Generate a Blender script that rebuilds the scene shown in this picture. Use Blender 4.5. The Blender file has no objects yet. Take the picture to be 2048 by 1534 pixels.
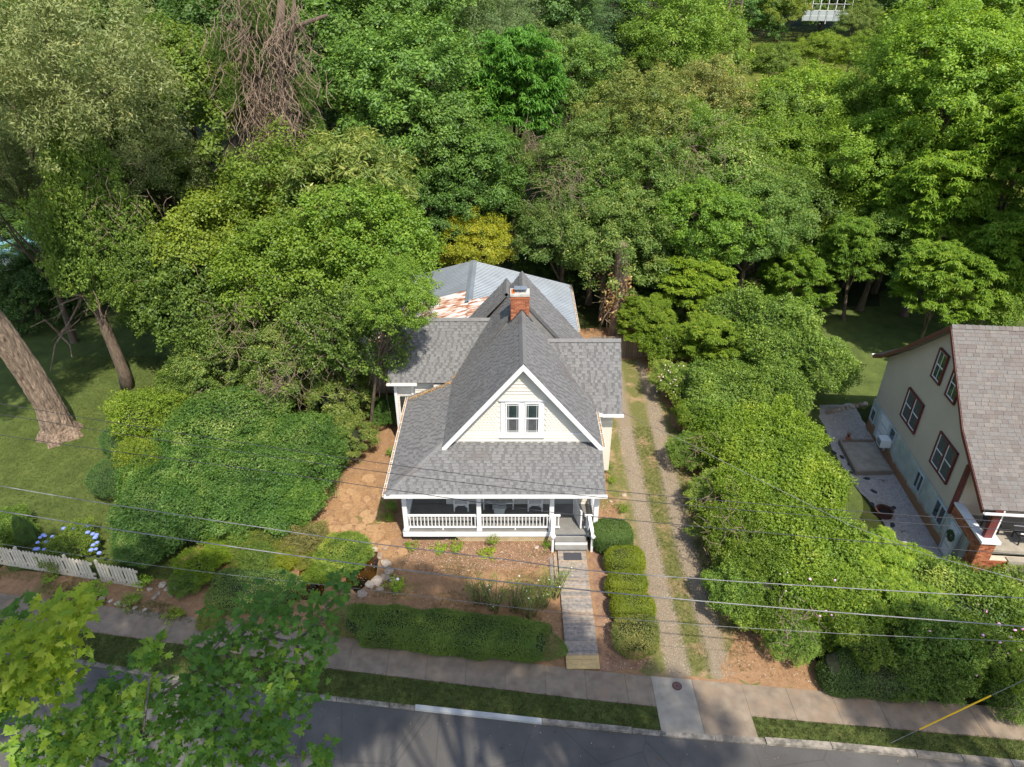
import bpy, math, random
import numpy as np
from mathutils import Matrix, Vector

# ------------------------------------------------------------------ camera, light
TH = math.radians(31.0); FPX = 1420.0; HC = 22.0
SN, CS = math.sin(TH), math.cos(TH)
scene = bpy.context.scene
COL = scene.collection
cam_d = bpy.data.cameras.new("camera"); cam = bpy.data.objects.new("camera", cam_d); COL.objects.link(cam)
cam_d.sensor_width = 36.0; cam_d.lens = FPX / 2048 * 36.0
cam_d.clip_end = 2000.0; cam_d.clip_start = 0.3
cam.location = (0, 0, HC); cam.rotation_euler = (math.radians(90) - TH, 0, 0)
scene.camera = cam
SUN_EL = math.radians(55.5); SUN_AZ = math.radians(25.0)       # sun stands in front of the houses, a little to the right
world = bpy.data.worlds.new("World"); scene.world = world; world.use_nodes = True
wn = world.node_tree.nodes; wl = world.node_tree.links
sky = wn.new("ShaderNodeTexSky"); sky.sky_type = 'NISHITA'; sky.sun_disc = False
sky.sun_elevation = SUN_EL; sky.sun_rotation = math.radians(180) - SUN_AZ
sky.air_density = 1.0; sky.dust_density = 1.6
bg = wn["Background"]; bg.inputs["Strength"].default_value = 0.15
wl.new(sky.outputs[0], bg.inputs[0])
sd = bpy.data.lights.new("sun", 'SUN'); sd.energy = 3.8; sd.angle = math.radians(0.55); sd.color = (1.0, 0.93, 0.82)
sun = bpy.data.objects.new("sun", sd); COL.objects.link(sun)
to_sun = Vector((math.sin(SUN_AZ) * math.cos(SUN_EL), -math.cos(SUN_AZ) * math.cos(SUN_EL), math.sin(SUN_EL)))
sun.rotation_euler = to_sun.to_track_quat('Z', 'Y').to_euler(); sun.location = (10, -20, 60)
scene.view_settings.view_transform = 'Standard'; scene.view_settings.look = 'None'
scene.view_settings.gamma = 1.0; scene.view_settings.exposure = 0.74
scene.view_settings.use_curve_mapping = False
scene.cycles.max_bounces = 6; scene.cycles.diffuse_bounces = 3; scene.cycles.transmission_bounces = 4
scene.cycles.transparent_max_bounces = 6
scene.cycles.use_denoising = True

rnd = random.Random(7)
NP = np.random.RandomState(11)

# ------------------------------------------------------------------ measuring helpers (place things where the photograph shows them)
def ray(px, py):
    u = (px - 1024) / FPX; v = (py - 767) / FPX
    return (u, CS - v * SN, -(SN + v * CS))
def G(px, py, z=0.0):                       # pixel -> point on the level z
    r = ray(px, py); t = (z - HC) / r[2]
    return (r[0] * t, r[1] * t)
def AtY(px, py, Y):                         # pixel -> point at distance Y
    r = ray(px, py); t = Y / r[1]
    return Vector((r[0] * t, Y, HC + r[2] * t))
def ground_h(x, y):
    d = y - 50.0
    if d <= 0: return 0.0
    side = 0.45 + 0.55 / (1 + math.exp(-(x - 2) / 9.0))
    return side * (14.5 * (1 - math.exp(-(d * d) / (35.0 * (d + 20.0))))) + 0.035 * max(0, d - 60)

# ------------------------------------------------------------------ materials
MATS = {}
def nmat(name):
    m = bpy.data.materials.new(name); m.use_nodes = True
    nt = m.node_tree; b = nt.nodes["Principled BSDF"]; MATS[name] = m
    return m, nt, b
def node(nt, kind, **kw):
    n = nt.nodes.new("ShaderNode" + kind)
    for k, v in kw.items():
        if k in n.inputs: n.inputs[k].default_value = v
        else: setattr(n, k, v)
    return n
def ramp(nt, fac, stops):
    r = nt.nodes.new("ShaderNodeValToRGB")
    while len(r.color_ramp.elements) < len(stops): r.color_ramp.elements.new(0.5)
    for e, (p, c) in zip(r.color_ramp.elements, stops):
        e.position = p; e.color = (c[0], c[1], c[2], 1)
    nt.links.new(fac, r.inputs[0]); return r.outputs[0]
def coords(nt, scale=(1, 1, 1), obj=False):
    t = nt.nodes.new("ShaderNodeTexCoord"); m = nt.nodes.new("ShaderNodeMapping")
    m.inputs["Scale"].default_value = scale
    if obj: nt.links.new(t.outputs["Object"], m.inputs[0])
    else:
        g = nt.nodes.new("ShaderNodeNewGeometry"); nt.links.new(g.outputs["Position"], m.inputs[0])
    return m.outputs[0]
def noise(nt, vec, scale, detail=4.0, rough=0.55):
    n = nt.nodes.new("ShaderNodeTexNoise"); n.inputs["Scale"].default_value = scale
    n.inputs["Detail"].default_value = detail; n.inputs["Roughness"].default_value = rough
    nt.links.new(vec, n.inputs["Vector"]); return n.outputs["Fac"]
def mix(nt, fac, a, b, mode='MIX'):
    m = nt.nodes.new("ShaderNodeMix"); m.data_type = 'RGBA'; m.blend_type = mode
    for s, v in ((0, fac), (6, a), (7, b)):
        if isinstance(v, (int, float)): m.inputs[s].default_value = v
        elif isinstance(v, tuple): m.inputs[s].default_value = (*v[:3], 1)
        else: nt.links.new(v, m.inputs[s])
    return m.outputs[2]
def bump(nt, b, h, strength=0.4, dist=0.02):
    n = nt.nodes.new("ShaderNodeBump"); n.inputs["Strength"].default_value = strength
    n.inputs["Distance"].default_value = dist
    nt.links.new(h, n.inputs["Height"]); nt.links.new(n.outputs[0], b.inputs["Normal"])
def plain(name, col, rough=0.6, var=0.12, scale=3.0, metallic=0.0, bmp=0.0, bscale=40.0, spec=0.3):
    m, nt, b = nmat(name); v = coords(nt)
    f = noise(nt, v, scale)
    lo = tuple(c * (1 - var) for c in col); hi = tuple(min(1, c * (1 + var)) for c in col)
    nt.links.new(ramp(nt, f, [(0.3, lo), (0.7, hi)]), b.inputs["Base Color"])
    b.inputs["Roughness"].default_value = rough; b.inputs["Metallic"].default_value = metallic
    b.inputs["Specular IOR Level"].default_value = spec
    if bmp: bump(nt, b, noise(nt, v, bscale), bmp)
    return m
def pieces_mat(name, stops, rough=0.85, grain=0.0, gscale=30.0, attr=True, wear=None):
    """colour by the piece: mass meshes carry 'lv' per face, single pieces use their object random"""
    m, nt, b = nmat(name)
    if attr:
        a = nt.nodes.new("ShaderNodeAttribute"); a.attribute_name = 'lv'; f = a.outputs["Fac"]
    else:
        o = nt.nodes.new("ShaderNodeObjectInfo"); f = o.outputs["Random"]
    c = ramp(nt, f, stops); v = coords(nt)
    if grain:
        g = ramp(nt, noise(nt, v, gscale, 3), [(0.25, (1 - grain,) * 3), (0.75, (1 + grain * 0.6,) * 3)])
        c = mix(nt, 1.0, c, g, 'MULTIPLY')
    if wear:
        w = ramp(nt, noise(nt, v, wear[0], 5, 0.6), [(wear[1], (0, 0, 0)), (wear[2], (1, 1, 1))])
        c = mix(nt, w, c, wear[3])
    nt.links.new(c, b.inputs["Base Color"]); b.inputs["Roughness"].default_value = rough
    b.inputs["Specular IOR Level"].default_value = 0.2
    return m
def leaf_mat(name, stops, trans=0.35, tcol=(1.25, 1.15, 0.45), gloss=0.022, rough=0.5):
    m = bpy.data.materials.new(name); m.use_nodes = True; nt = m.node_tree; MATS[name] = m
    for n in list(nt.nodes): nt.nodes.remove(n)
    out = nt.nodes.new("ShaderNodeOutputMaterial")
    a = nt.nodes.new("ShaderNodeAttribute"); a.attribute_name = 'lv'
    o = nt.nodes.new("ShaderNodeObjectInfo")
    stops = [(p, (min(.6, q[0] * 2.08), min(.6, q[1] * 1.92), q[2] * 1.7)) for p, q in stops]
    c = ramp(nt, a.outputs["Fac"], stops)
    c = mix(nt, 1.0, c, o.outputs["Color"], 'MULTIPLY')
    d = nt.nodes.new("ShaderNodeBsdfDiffuse"); nt.links.new(c, d.inputs[0])
    t = nt.nodes.new("ShaderNodeBsdfTranslucent"); nt.links.new(mix(nt, 1.0, c, tcol, 'MULTIPLY'), t.inputs[0])
    g = nt.nodes.new("ShaderNodeBsdfGlossy"); g.inputs["Roughness"].default_value = rough
    g.inputs[0].default_value = (0.9, 0.95, 1, 1)
    m1 = nt.nodes.new("ShaderNodeMixShader"); m1.inputs[0].default_value = trans
    nt.links.new(d.outputs[0], m1.inputs[1]); nt.links.new(t.outputs[0], m1.inputs[2])
    m2 = nt.nodes.new("ShaderNodeMixShader"); m2.inputs[0].default_value = gloss
    nt.links.new(m1.outputs[0], m2.inputs[1]); nt.links.new(g.outputs[0], m2.inputs[2])
    nt.links.new(m2.outputs[0], out.inputs[0])
    return m

white = plain('white_paint', (0.70, 0.70, 0.685), 0.5, 0.05, 1.5)
cream = plain('cream_siding', (0.65, 0.61, 0.53), 0.55, 0.04, 1.2)
white2 = plain('gutter_white', (0.72, 0.71, 0.68), 0.45, 0.1, 2)
beige = plain('beige_siding', (0.47, 0.385, 0.295), 0.6, 0.06, 0.8)
redtrim = plain('dark_red_trim', (0.135, 0.034, 0.03), 0.5, 0.15, 3)
glass = plain('window_glass', (0.03, 0.045, 0.045), 0.06, 0.5, 1.2, spec=0.9)
screen = plain('window_screen', (0.075, 0.08, 0.08), 0.55, 0.2, 5)
dark = plain('dark_iron', (0.03, 0.03, 0.032), 0.6)
shade_ash = plain('porch_shade_and_ash', (0.02, 0.018, 0.015), 0.9)
concrete = plain('pale_concrete', (0.30, 0.265, 0.21), 0.85, 0.18, 2.5, bmp=0.2)
porch_floor = plain('porch_floor_paint', (0.20, 0.195, 0.18), 0.6, 0.12, 3)
metal_roof = plain('galvanised_roof', (0.20, 0.23, 0.26), 0.5, 0.12, 0.8, metallic=0.2, spec=0.5)
cable_m = plain('cable_aluminium', (0.20, 0.20, 0.195), 0.5, 0.3, 4)
cable_d = plain('cable_black', (0.035, 0.035, 0.04), 0.5, 0.3, 4)
cushion = plain('grey_cushion', (0.30, 0.30, 0.27), 0.8, 0.2, 8)
yellow = plain('yellow_guard', (0.85, 0.50, 0.02), 0.4, 0.05)
slate = plain('dark_slate', (0.035, 0.04, 0.045), 0.7)
rust_iron = plain('rusty_iron', (0.09, 0.04, 0.03), 0.8, 0.4, 6)
pinkfl = plain('pink_petals', (0.75, 0.38, 0.60), 0.7, 0.2, 5)
bluefl = plain('blue_petals', (0.20, 0.27, 0.60), 0.7, 0.3, 20)
whitefl = plain('white_petals', (0.85, 0.82, 0.74), 0.7, 0.05)

sh_st = [(0.0, (0.158, 0.156, 0.153)), (0.5, (0.174, 0.172, 0.168)), (1.0, (0.190, 0.187, 0.182))]
sh_deck = plain('shingle_underlay', (0.120, 0.119, 0.118), 0.9, 0.15, 5, bmp=0.3)
shing_a = pieces_mat('grey_shingle_mass', sh_st, grain=0.25, gscale=18, wear=(0.45, 0.56, 0.78, (0.115, 0.095, 0.085)))
shing_o = pieces_mat('grey_shingle', sh_st, grain=0.25, gscale=18, attr=False)
tan_st = [(0.0, (0.135, 0.117, 0.105)), (0.35, (0.162, 0.143, 0.128)), (0.7, (0.160, 0.150, 0.140)), (1.0, (0.188, 0.168, 0.148))]
shing_t = pieces_mat('brown_shingle_mass', tan_st, grain=0.2, gscale=18)
shing_to = pieces_mat('brown_shingle', tan_st, grain=0.2, gscale=18, attr=False)
br_st = [(0.0, (0.20, 0.06, 0.03)), (0.5, (0.36, 0.12, 0.055)), (1.0, (0.48, 0.20, 0.10))]
brick_o = pieces_mat('red_brick', br_st, grain=0.3, attr=False)
brick_a = pieces_mat('red_brick_mass', br_st, grain=0.3)
mortar = plain('mortar', (0.50, 0.43, 0.34), 0.9, 0.15, 8)
plank_o = pieces_mat('weathered_plank', [(0.0, (0.22, 0.20, 0.18)), (0.5, (0.30, 0.26, 0.22)), (1.0, (0.37, 0.28, 0.20))], grain=0.4, gscale=7, attr=False)
newplank = plain('fresh_plank', (0.48, 0.34, 0.15), 0.7, 0.15, 8)
flag_o = pieces_mat('orange_flagstone', [(0.0, (0.30, 0.175, 0.085)), (0.5, (0.35, 0.21, 0.105)), (1.0, (0.40, 0.25, 0.13))], grain=0.3, gscale=9, attr=False)
rock_o = pieces_mat('grey_rock', [(0.0, (0.28, 0.20, 0.14)), (0.5, (0.40, 0.33, 0.26)), (1.0, (0.50, 0.42, 0.32))], grain=0.3, gscale=9, attr=False)
slab_o = pieces_mat('pavement_concrete', [(0.0, (0.20, 0.158, 0.115)), (0.5, (0.22, 0.174, 0.126)), (1.0, (0.24, 0.19, 0.138))], grain=0.3, gscale=2.6, attr=False, wear=(1.1, 0.5, 0.75, (0.255, 0.18, 0.12)))
kerb_o = pieces_mat('kerb_concrete', [(0.0, (0.20, 0.175, 0.14)), (1.0, (0.30, 0.265, 0.215))], grain=0.5, gscale=6, attr=False, wear=(2.5, .5, .62, (.12, .11, .09)))
picket_o = pieces_mat('cream_picket', [(0.0, (0.54, 0.47, 0.36)), (1.0, (0.66, 0.59, 0.47))], grain=0.2, gscale=7, attr=False)
board_o = pieces_mat('grey_fence_board', [(0.0, (0.16, 0.125, 0.09)), (1.0, (0.30, 0.24, 0.18))], grain=0.3, attr=False)

def asphalt():
    m, nt, b = nmat('asphalt'); v = coords(nt)
    c = ramp(nt, noise(nt, v, 60, 4, 0.7), [(0.3, (0.060, 0.056, 0.051)), (0.7, (0.106, 0.099, 0.090))])
    p = ramp(nt, noise(nt, v, 0.5, 3), [(0.35, (0.78,) * 3), (0.7, (1.2,) * 3)])
    c = mix(nt, 1, c, p, 'MULTIPLY')
    vo = nt.nodes.new("ShaderNodeTexVoronoi"); vo.feature = 'DISTANCE_TO_EDGE'; vo.inputs["Scale"].default_value = 0.45
    nt.links.new(v, vo.inputs["Vector"])
    ck = ramp(nt, vo.outputs["Distance"], [(0.0, (0.55,) * 3), (0.012, (1,) * 3)])
    c = mix(nt, 0.6, c, mix(nt, 1, c, ck, 'MULTIPLY'))
    c = mix(nt, ramp(nt, noise(nt, v, 2.3, 7, .75), [(.60, (0, 0, 0)), (.66, (.55, .55, .55))]), c, (.035, .034, .033))
    c = mix(nt, ramp(nt, noise(nt, v, 6.5, 6, .8), [(.66, (0, 0, 0)), (.72, (.5, .5, .5))]), c, (.17, .155, .13))
    nt.links.new(c, b.inputs["Base Color"]); b.inputs["Roughness"].default_value = 0.85
    bump(nt, b, noise(nt, v, 120, 2), 0.35, 0.01); return m
def dirt(name, a, b_, g, gs=0.7, lo=0.55, hi=0.7):
    m, nt, b = nmat(name); v = coords(nt)
    c = ramp(nt, noise(nt, v, 3.5, 6, 0.7), [(0.3, a), (0.7, b_)])
    sp = ramp(nt, noise(nt, v, 38, 3, 0.7), [(0.3, (0.72,) * 3), (0.65, (1.15,) * 3)])
    c = mix(nt, 1, c, sp, 'MULTIPLY')
    f = ramp(nt, noise(nt, v, gs, 6, 0.65), [(lo, (0, 0, 0)), (hi, (1, 1, 1))])
    gg = mix(nt, noise(nt, v, 25, 3), tuple(x * 0.6 for x in g), tuple(x * 1.5 for x in g))
    c = mix(nt, f, c, gg)
    nt.links.new(c, b.inputs["Base Color"]); b.inputs["Roughness"].default_value = 0.95
    b.inputs["Specular IOR Level"].default_value = 0.1
    bump(nt, b, noise(nt, v, 30, 5, 0.7), 0.6, 0.04); return m
def grassm(name, a, b_, c3, patch=(0.35, 0.24, 0.12), amt=(0.68, 0.8)):
    m, nt, b = nmat(name); v = coords(nt)
    c = ramp(nt, noise(nt, v, 16, 6, 0.8), [(0.28, a), (0.5, b_), (0.75, c3)])
    l = ramp(nt, noise(nt, v, 0.8, 6, .7), [(0.3, (0.66, .70, .7)), (0.7, (1.35, 1.27, 1.2))])
    c = mix(nt, 1, c, l, 'MULTIPLY')
    f = ramp(nt, noise(nt, v, 0.9, 6, 0.7), [(amt[0], (0, 0, 0)), (amt[1], (1, 1, 1))])
    c = mix(nt, f, c, patch)
    nt.links.new(c, b.inputs["Base Color"]); b.inputs["Roughness"].default_value = 0.95
    b.inputs["Specular IOR Level"].default_value = 0.1
    bump(nt, b, noise(nt, v, 45, 5, 0.8), 0.9, 0.05); return m
asph = asphalt()
yard_m = dirt('clay_yard', (0.235, 0.135, 0.07), (0.36, 0.22, 0.12), (0.15, 0.13, 0.045), 0.55, 0.55, 0.68)
mulch_m = dirt('mulch_bed', (0.19, 0.105, 0.065), (0.33, 0.21, 0.135), (0.14, 0.13, 0.04), 1.5, 0.6, 0.75)
gravel_m = dirt('gravel', (0.26, 0.22, 0.17), (0.45, 0.39, 0.31), (0.22, 0.17, 0.09), 1.2, 0.58, 0.8)
verge_m = grassm('verge_grass', (0.055, 0.078, 0.020), (0.095, 0.125, 0.035), (0.16, 0.17, 0.06), (0.20, 0.13, 0.06), (0.6, 0.75))
lawn_m = grassm('lawn_grass', (0.062, 0.092, 0.022), (0.098, 0.135, 0.036), (0.15, 0.18, 0.06), (0.30, 0.20, 0.09), (0.70, 0.82))
def drive_mat():
    m, nt, b = nmat('driveway'); v = coords(nt)
    def M(op, a, b_=None, c=None):
        n = nt.nodes.new("ShaderNodeMath"); n.operation = op
        for i, q in enumerate((a, b_, c)):
            if q is None: continue
            if isinstance(q, (int, float)): n.inputs[i].default_value = q
            else: nt.links.new(q, n.inputs[i])
        return n.outputs[0]
    sp = nt.nodes.new("ShaderNodeSeparateXYZ"); nt.links.new(v, sp.inputs[0]); X, Y = sp.outputs[0], sp.outputs[1]
    far = M('MAXIMUM', M('SUBTRACT', Y, 23.5), 0.0)
    x1 = M('MULTIPLY_ADD', far, .026, 5.97); x2 = M('MULTIPLY_ADD', far, .05, 7.53)
    n1 = noise(nt, v, 1.7, 6, 0.7)
    d = M('MINIMUM', M('ABSOLUTE', M('SUBTRACT', X, x1)), M('ABSOLUTE', M('SUBTRACT', X, x2)))
    d = M('ADD', d, M('MULTIPLY', M('SUBTRACT', n1, .5), .55)); d = M('ADD', d, M('MULTIPLY', M('SUBTRACT', noise(nt, v, 14, 4, .7), .5), .3))
    g_ = ramp(nt, d, [(.22, (1, 1, 1)), (.56, (0, 0, 0))])
    grass = ramp(nt, noise(nt, v, 9, 6, .75), [(.3, (.085, .10, .03)), (.5, (.14, .145, .045)), (.72, (.25, .19, .09))])
    grass = mix(nt, ramp(nt, noise(nt, v, .9, 5, .7), [(.5, (0, 0, 0)), (.66, (1, 1, 1))]), grass, (.34, .23, .13))
    st = ramp(nt, noise(nt, v, 42, 4, .8), [(.3, (.19, .145, .095)), (.55, (.27, .215, .148)), (.75, (.37, .305, .22))])
    c = mix(nt, g_, grass, st); nt.links.new(c, b.inputs["Base Color"]); b.inputs["Roughness"].default_value = .95
    b.inputs["Specular IOR Level"].default_value = 0.1
    bump(nt, b, noise(nt, v, 40, 5, .8), .7, .04); return m
strip_m = drive_mat()
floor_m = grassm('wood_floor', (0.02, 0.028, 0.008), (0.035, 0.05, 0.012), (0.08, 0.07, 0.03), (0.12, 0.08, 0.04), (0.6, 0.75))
hill_m = grassm('hill_grass', (0.07, 0.095, 0.015), (0.11, 0.135, 0.025), (0.16, 0.17, 0.04), (0.2, 0.2, 0.06), (0.7, 0.9))
patio_m = dirt('patio_gravel', (0.30, 0.28, 0.26), (0.46, 0.43, 0.40), (0.08, 0.085, 0.05), 1.4, 0.64, 0.72)

def water():
    m, nt, b = nmat('pond_water'); v = coords(nt)
    c = ramp(nt, noise(nt, v, 1.2, 3), [(0.4, (0.010, 0.007, 0.004)), (0.75, (0.10, 0.045, 0.008))])
    nt.links.new(c, b.inputs["Base Color"]); b.inputs["Roughness"].default_value = 0.08
    bump(nt, b, noise(nt, v, 6, 2), 0.2, 0.02); return m
pond_m = water()
def rusty():
    m, nt, b = nmat('rusty_tin_roof'); v = coords(nt, (0.9, 2.6, 1))
    f = noise(nt, v, 1.6, 5, 0.55)
    c = ramp(nt, f, [(0.44, (0.58, 0.57, 0.56)), (0.52, (0.50, 0.33, 0.24)), (0.62, (0.26, 0.085, 0.035))])
    nt.links.new(c, b.inputs["Base Color"]); b.inputs["Roughness"].default_value = 0.65; return m
rust_roof = rusty()
def stucco():
    m, nt, b = nmat('stained_block_wall'); g = nt.nodes.new("ShaderNodeNewGeometry")
    s = nt.nodes.new("ShaderNodeSeparateXYZ"); nt.links.new(g.outputs["Position"], s.inputs[0])
    v = coords(nt)
    c = ramp(nt, noise(nt, v, 1.5, 6, 0.65), [(0.3, (0.30, 0.33, 0.28)), (0.7, (0.50, 0.50, 0.45))])
    ad = nt.nodes.new("ShaderNodeMath"); ad.operation = 'MULTIPLY_ADD'
    nt.links.new(noise(nt, v, 2.2, 5, 0.7), ad.inputs[0]); ad.inputs[1].default_value = -0.9
    nt.links.new(s.outputs[2], ad.inputs[2])
    f = ramp(nt, ad.outputs[0], [(0.0, (1, 1, 1)), (0.22, (0, 0, 0))])
    c = mix(nt, f, c, (0.30, 0.15, 0.07))
    nt.links.new(c, b.inputs["Base Color"]); b.inputs["Roughness"].default_value = 0.85
    bump(nt, b, noise(nt, v, 14, 5), 0.4, 0.03); return m
stucco_m = stucco()
def barkm(name, a, b_, sc=4.0):
    m, nt, b = nmat(name); v = coords(nt, (sc, sc, sc * 0.18))
    f = noise(nt, v, 2.6, 6, 0.7)
    nt.links.new(ramp(nt, f, [(0.32, a), (0.68, b_)]), b.inputs["Base Color"])
    b.inputs["Roughness"].default_value = 0.95; bump(nt, b, f, 1.0, 0.12); return m
bark = barkm('brown_bark', (0.07, 0.05, 0.035), (0.22, 0.16, 0.11))
bark_big = barkm('furrowed_bark', (0.075, 0.045, 0.03), (0.42, 0.31, 0.22), 3.4)
deadwood = barkm('dead_vine_wood', (0.13, 0.09, 0.06), (0.34, 0.25, 0.18))

GRN = [(0.0, (0.030, 0.056, 0.012)), (0.4, (0.055, 0.095, 0.020)), (0.75, (0.095, 0.140, 0.030)), (1.0, (0.17, 0.20, 0.06))]
leaf_g = leaf_mat('green_leaves', GRN)
leaf_y = leaf_mat('bright_leaves', [(0.0, (0.055, 0.10, 0.012)), (0.4, (0.095, 0.155, 0.018)), (0.8, (0.15, 0.205, 0.028)), (1.0, (0.23, 0.26, 0.05))], trans=0.4)
leaf_o = leaf_mat('olive_leaves', [(0.0, (0.038, 0.062, 0.016)), (0.4, (0.068, 0.106, 0.026)), (0.75, (0.13, 0.15, 0.045)), (0.93, (0.20, 0.19, 0.07)), (1.0, (0.34, 0.27, 0.13))])
leaf_s = leaf_mat('silver_leaves', [(0.0, (0.055, 0.075, 0.030)), (0.5, (0.10, 0.130, 0.055)), (0.9, (0.16, 0.18, 0.085)), (1.0, (0.25, 0.22, 0.10))])
leaf_d = leaf_mat('dark_leaves', [(0.0, (0.018, 0.034, 0.013)), (0.6, (0.040, 0.066, 0.022)), (1.0, (0.075, 0.105, 0.035))], trans=0.2)
leaf_m = leaf_mat('maple_leaves', [(0.0, (0.030, 0.080, 0.010)), (0.45, (0.055, 0.128, 0.012)), (0.85, (0.150, 0.225, 0.014)), (1.0, (0.20, 0.26, 0.02))], trans=0.45)
leaf_b = leaf_mat('dry_leaves', [(0.0, (0.16, 0.09, 0.045)), (0.5, (0.28, 0.17, 0.09)), (1.0, (0.40, 0.26, 0.12))], trans=0.2)
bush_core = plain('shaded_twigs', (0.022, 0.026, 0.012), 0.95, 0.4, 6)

# ------------------------------------------------------------------ object helpers
def meta(o, label=None, cat=None, group=None, kind=None):
    if label: o['label'] = label
    if cat: o['category'] = cat
    if group: o['group'] = group
    if kind: o['kind'] = kind
    return o
def root(name, loc, label, cat, group=None, rz=0.0):
    o = bpy.data.objects.new(name, None); COL.objects.link(o)
    o.empty_display_size = 0.2
    o.location = loc; o.rotation_euler = (0, 0, rz)
    return meta(o, label, cat, group)
def wmat(o):
    m = Matrix.LocRotScale(o.location, o.rotation_euler, o.scale)
    return (wmat(o.parent) @ o.matrix_parent_inverse @ m) if o.parent else m
def attach(o, parent):
    if parent is not None:
        o.parent = parent; o.matrix_parent_inverse = wmat(parent).inverted()
def link(name, me, parent=None, mat4=None):
    o = bpy.data.objects.new(name, me); COL.objects.link(o)
    attach(o, parent)
    if mat4 is not None:
        l, r, s = mat4.decompose(); o.location = l; o.rotation_euler = r.to_euler(); o.scale = s
    return o
class MB:
    def __init__(s): s.v = []; s.f = []; s.m = []; s.lv = []
    def face(s, pts, m=0, lv=0.5):
        n = len(s.v); s.v += [tuple(p) for p in pts]; s.f.append(tuple(range(n, n + len(pts)))); s.m.append(m); s.lv.append(lv)
    def raw(s, vs, fs, m=0, lv=0.5):
        n = len(s.v); s.v += [tuple(p) for p in vs]
        for f in fs: s.f.append(tuple(n + i for i in f)); s.m.append(m); s.lv.append(lv)
    def box(s, c, d, m=0, lv=0.5, ax=None):
        """c centre, d full sizes, ax optional (X, Y, Z) unit vectors"""
        c = Vector(c); X, Y, Z = ax or (Vector((1, 0, 0)), Vector((0, 1, 0)), Vector((0, 0, 1)))
        X = Vector(X) * d[0] / 2; Y = Vector(Y) * d[1] / 2; Z = Vector(Z) * d[2] / 2
        vs = [c + i * X + j * Y + k * Z for k in (-1, 1) for j in (-1, 1) for i in (-1, 1)]
        s.raw(vs, [(0, 2, 3, 1), (4, 5, 7, 6), (0, 1, 5, 4), (2, 6, 7, 3), (0, 4, 6, 2), (1, 3, 7, 5)], m, lv)
    def beam(s, a, b, w, h, m=0, up=(0, 0, 1), lv=0.5):
        a = Vector(a); b = Vector(b); X = (b - a); L = X.length; X.normalize()
        Y = Vector(up).cross(X).normalized(); Z = X.cross(Y)
        s.box((a + b) / 2, (L, w, h), m, lv, (X, Y, Z))
    def tube(s, pts, rad, n=8, m=0, cap=True, lv=0.5, rough=0.0, rr=None):
        pts = [Vector(p) for p in pts]
        if not isinstance(rad, (list, tuple)): rad = [rad] * len(pts)
        rings = []; ref = Vector((0.31, 0.95, 0.1))
        for i, p in enumerate(pts):
            t = (pts[min(i + 1, len(pts) - 1)] - pts[max(i - 1, 0)])
            if t.length < 1e-6: t = Vector((0, 0, 1))
            t.normalize(); a = t.cross(ref)
            if a.length < 0.05: a = t.cross(Vector((1, 0, 0)))
            a.normalize(); b = t.cross(a)
            rings.append([p + (a * math.cos(k * 2 * math.pi / n) + b * math.sin(k * 2 * math.pi / n)) * rad[i] * (1 + (rough * (rr or rnd).uniform(-1, 1) if rough else 0)) for k in range(n)])
        base = len(s.v)
        for r in rings: s.v += [tuple(q) for q in r]
        for i in range(len(rings) - 1):
            for k in range(n):
                s.f.append((base + i * n + k, base + i * n + (k + 1) % n, base + (i + 1) * n + (k + 1) % n, base + (i + 1) * n + k)); s.m.append(m); s.lv.append(lv)
        if cap:
            s.f.append(tuple(base + k for k in reversed(range(n)))); s.m.append(m); s.lv.append(lv)
            s.f.append(tuple(base + (len(rings) - 1) * n + k for k in range(n))); s.m.append(m); s.lv.append(lv)
    def mesh(s, name, mats):
        me = bpy.data.meshes.new(name); me.from_pydata(s.v, [], s.f)
        for m in (mats if isinstance(mats, (list, tuple)) else [mats]): me.materials.append(m)
        if len(me.polygons):
            me.polygons.foreach_set('material_index', s.m)
            at = me.attributes.new('lv', 'FLOAT', 'FACE'); at.data.foreach_set('value', s.lv)
        me.update(); return me
    def build(s, name, mats, parent=None, smooth=False, kind=None):
        me = s.mesh(name, mats)
        if smooth: me.polygons.foreach_set('use_smooth', [True] * len(me.polygons))
        o = link(name, me, parent)
        if kind: o['kind'] = kind
        return o
def quick(name, mats, parent, fn, **kw):
    b = MB(); fn(b); return b.build(name, mats, parent, **kw)
def boxobj(name, mat, parent, c, d, ax=None, **kw):
    b = MB(); b.box(c, d, ax=ax); return b.build(name, mat, parent, **kw)

# ------------------------------------------------------------------ laid pieces: shingles, boards, bricks
class Frame:
    def __init__(s, O, U, V, N=None):
        s.O = Vector(O); s.U = Vector(U).normalized(); s.V = Vector(V).normalized()
        s.N = Vector(N).normalized() if N is not None else s.U.cross(s.V).normalized()
    def at(s, u, v, w=0.0): return s.O + s.U * u + s.V * v + s.N * w
    def mat(s, u, v, w=0.0):
        p = s.at(u, v, w)
        return Matrix(((s.U.x, s.V.x, s.N.x, p.x), (s.U.y, s.V.y, s.N.y, p.y), (s.U.z, s.V.z, s.N.z, p.z), (0, 0, 0, 1)))
    def uv(s, p):
        d = Vector(p) - s.O; return (d.dot(s.U), d.dot(s.V))
def clip(poly, cl):
    """clip convex poly by convex ccw polygon"""
    out = list(poly)
    for i in range(len(cl)):
        ax, ay = cl[i]; bx, by = cl[(i + 1) % len(cl)]
        ins = []
        for j in range(len(out)):
            p = out[j]; q = out[(j + 1) % len(out)]
            dp = (bx - ax) * (p[1] - ay) - (by - ay) * (p[0] - ax); dq = (bx - ax) * (q[1] - ay) - (by - ay) * (q[0] - ax)
            if dp >= 0: ins.append(p)
            if (dp >= 0) != (dq >= 0):
                t = dp / (dp - dq); ins.append((p[0] + (q[0] - p[0]) * t, p[1] + (q[1] - p[1]) * t))
        out = ins
        if len(out) < 3: return []
    return out
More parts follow.
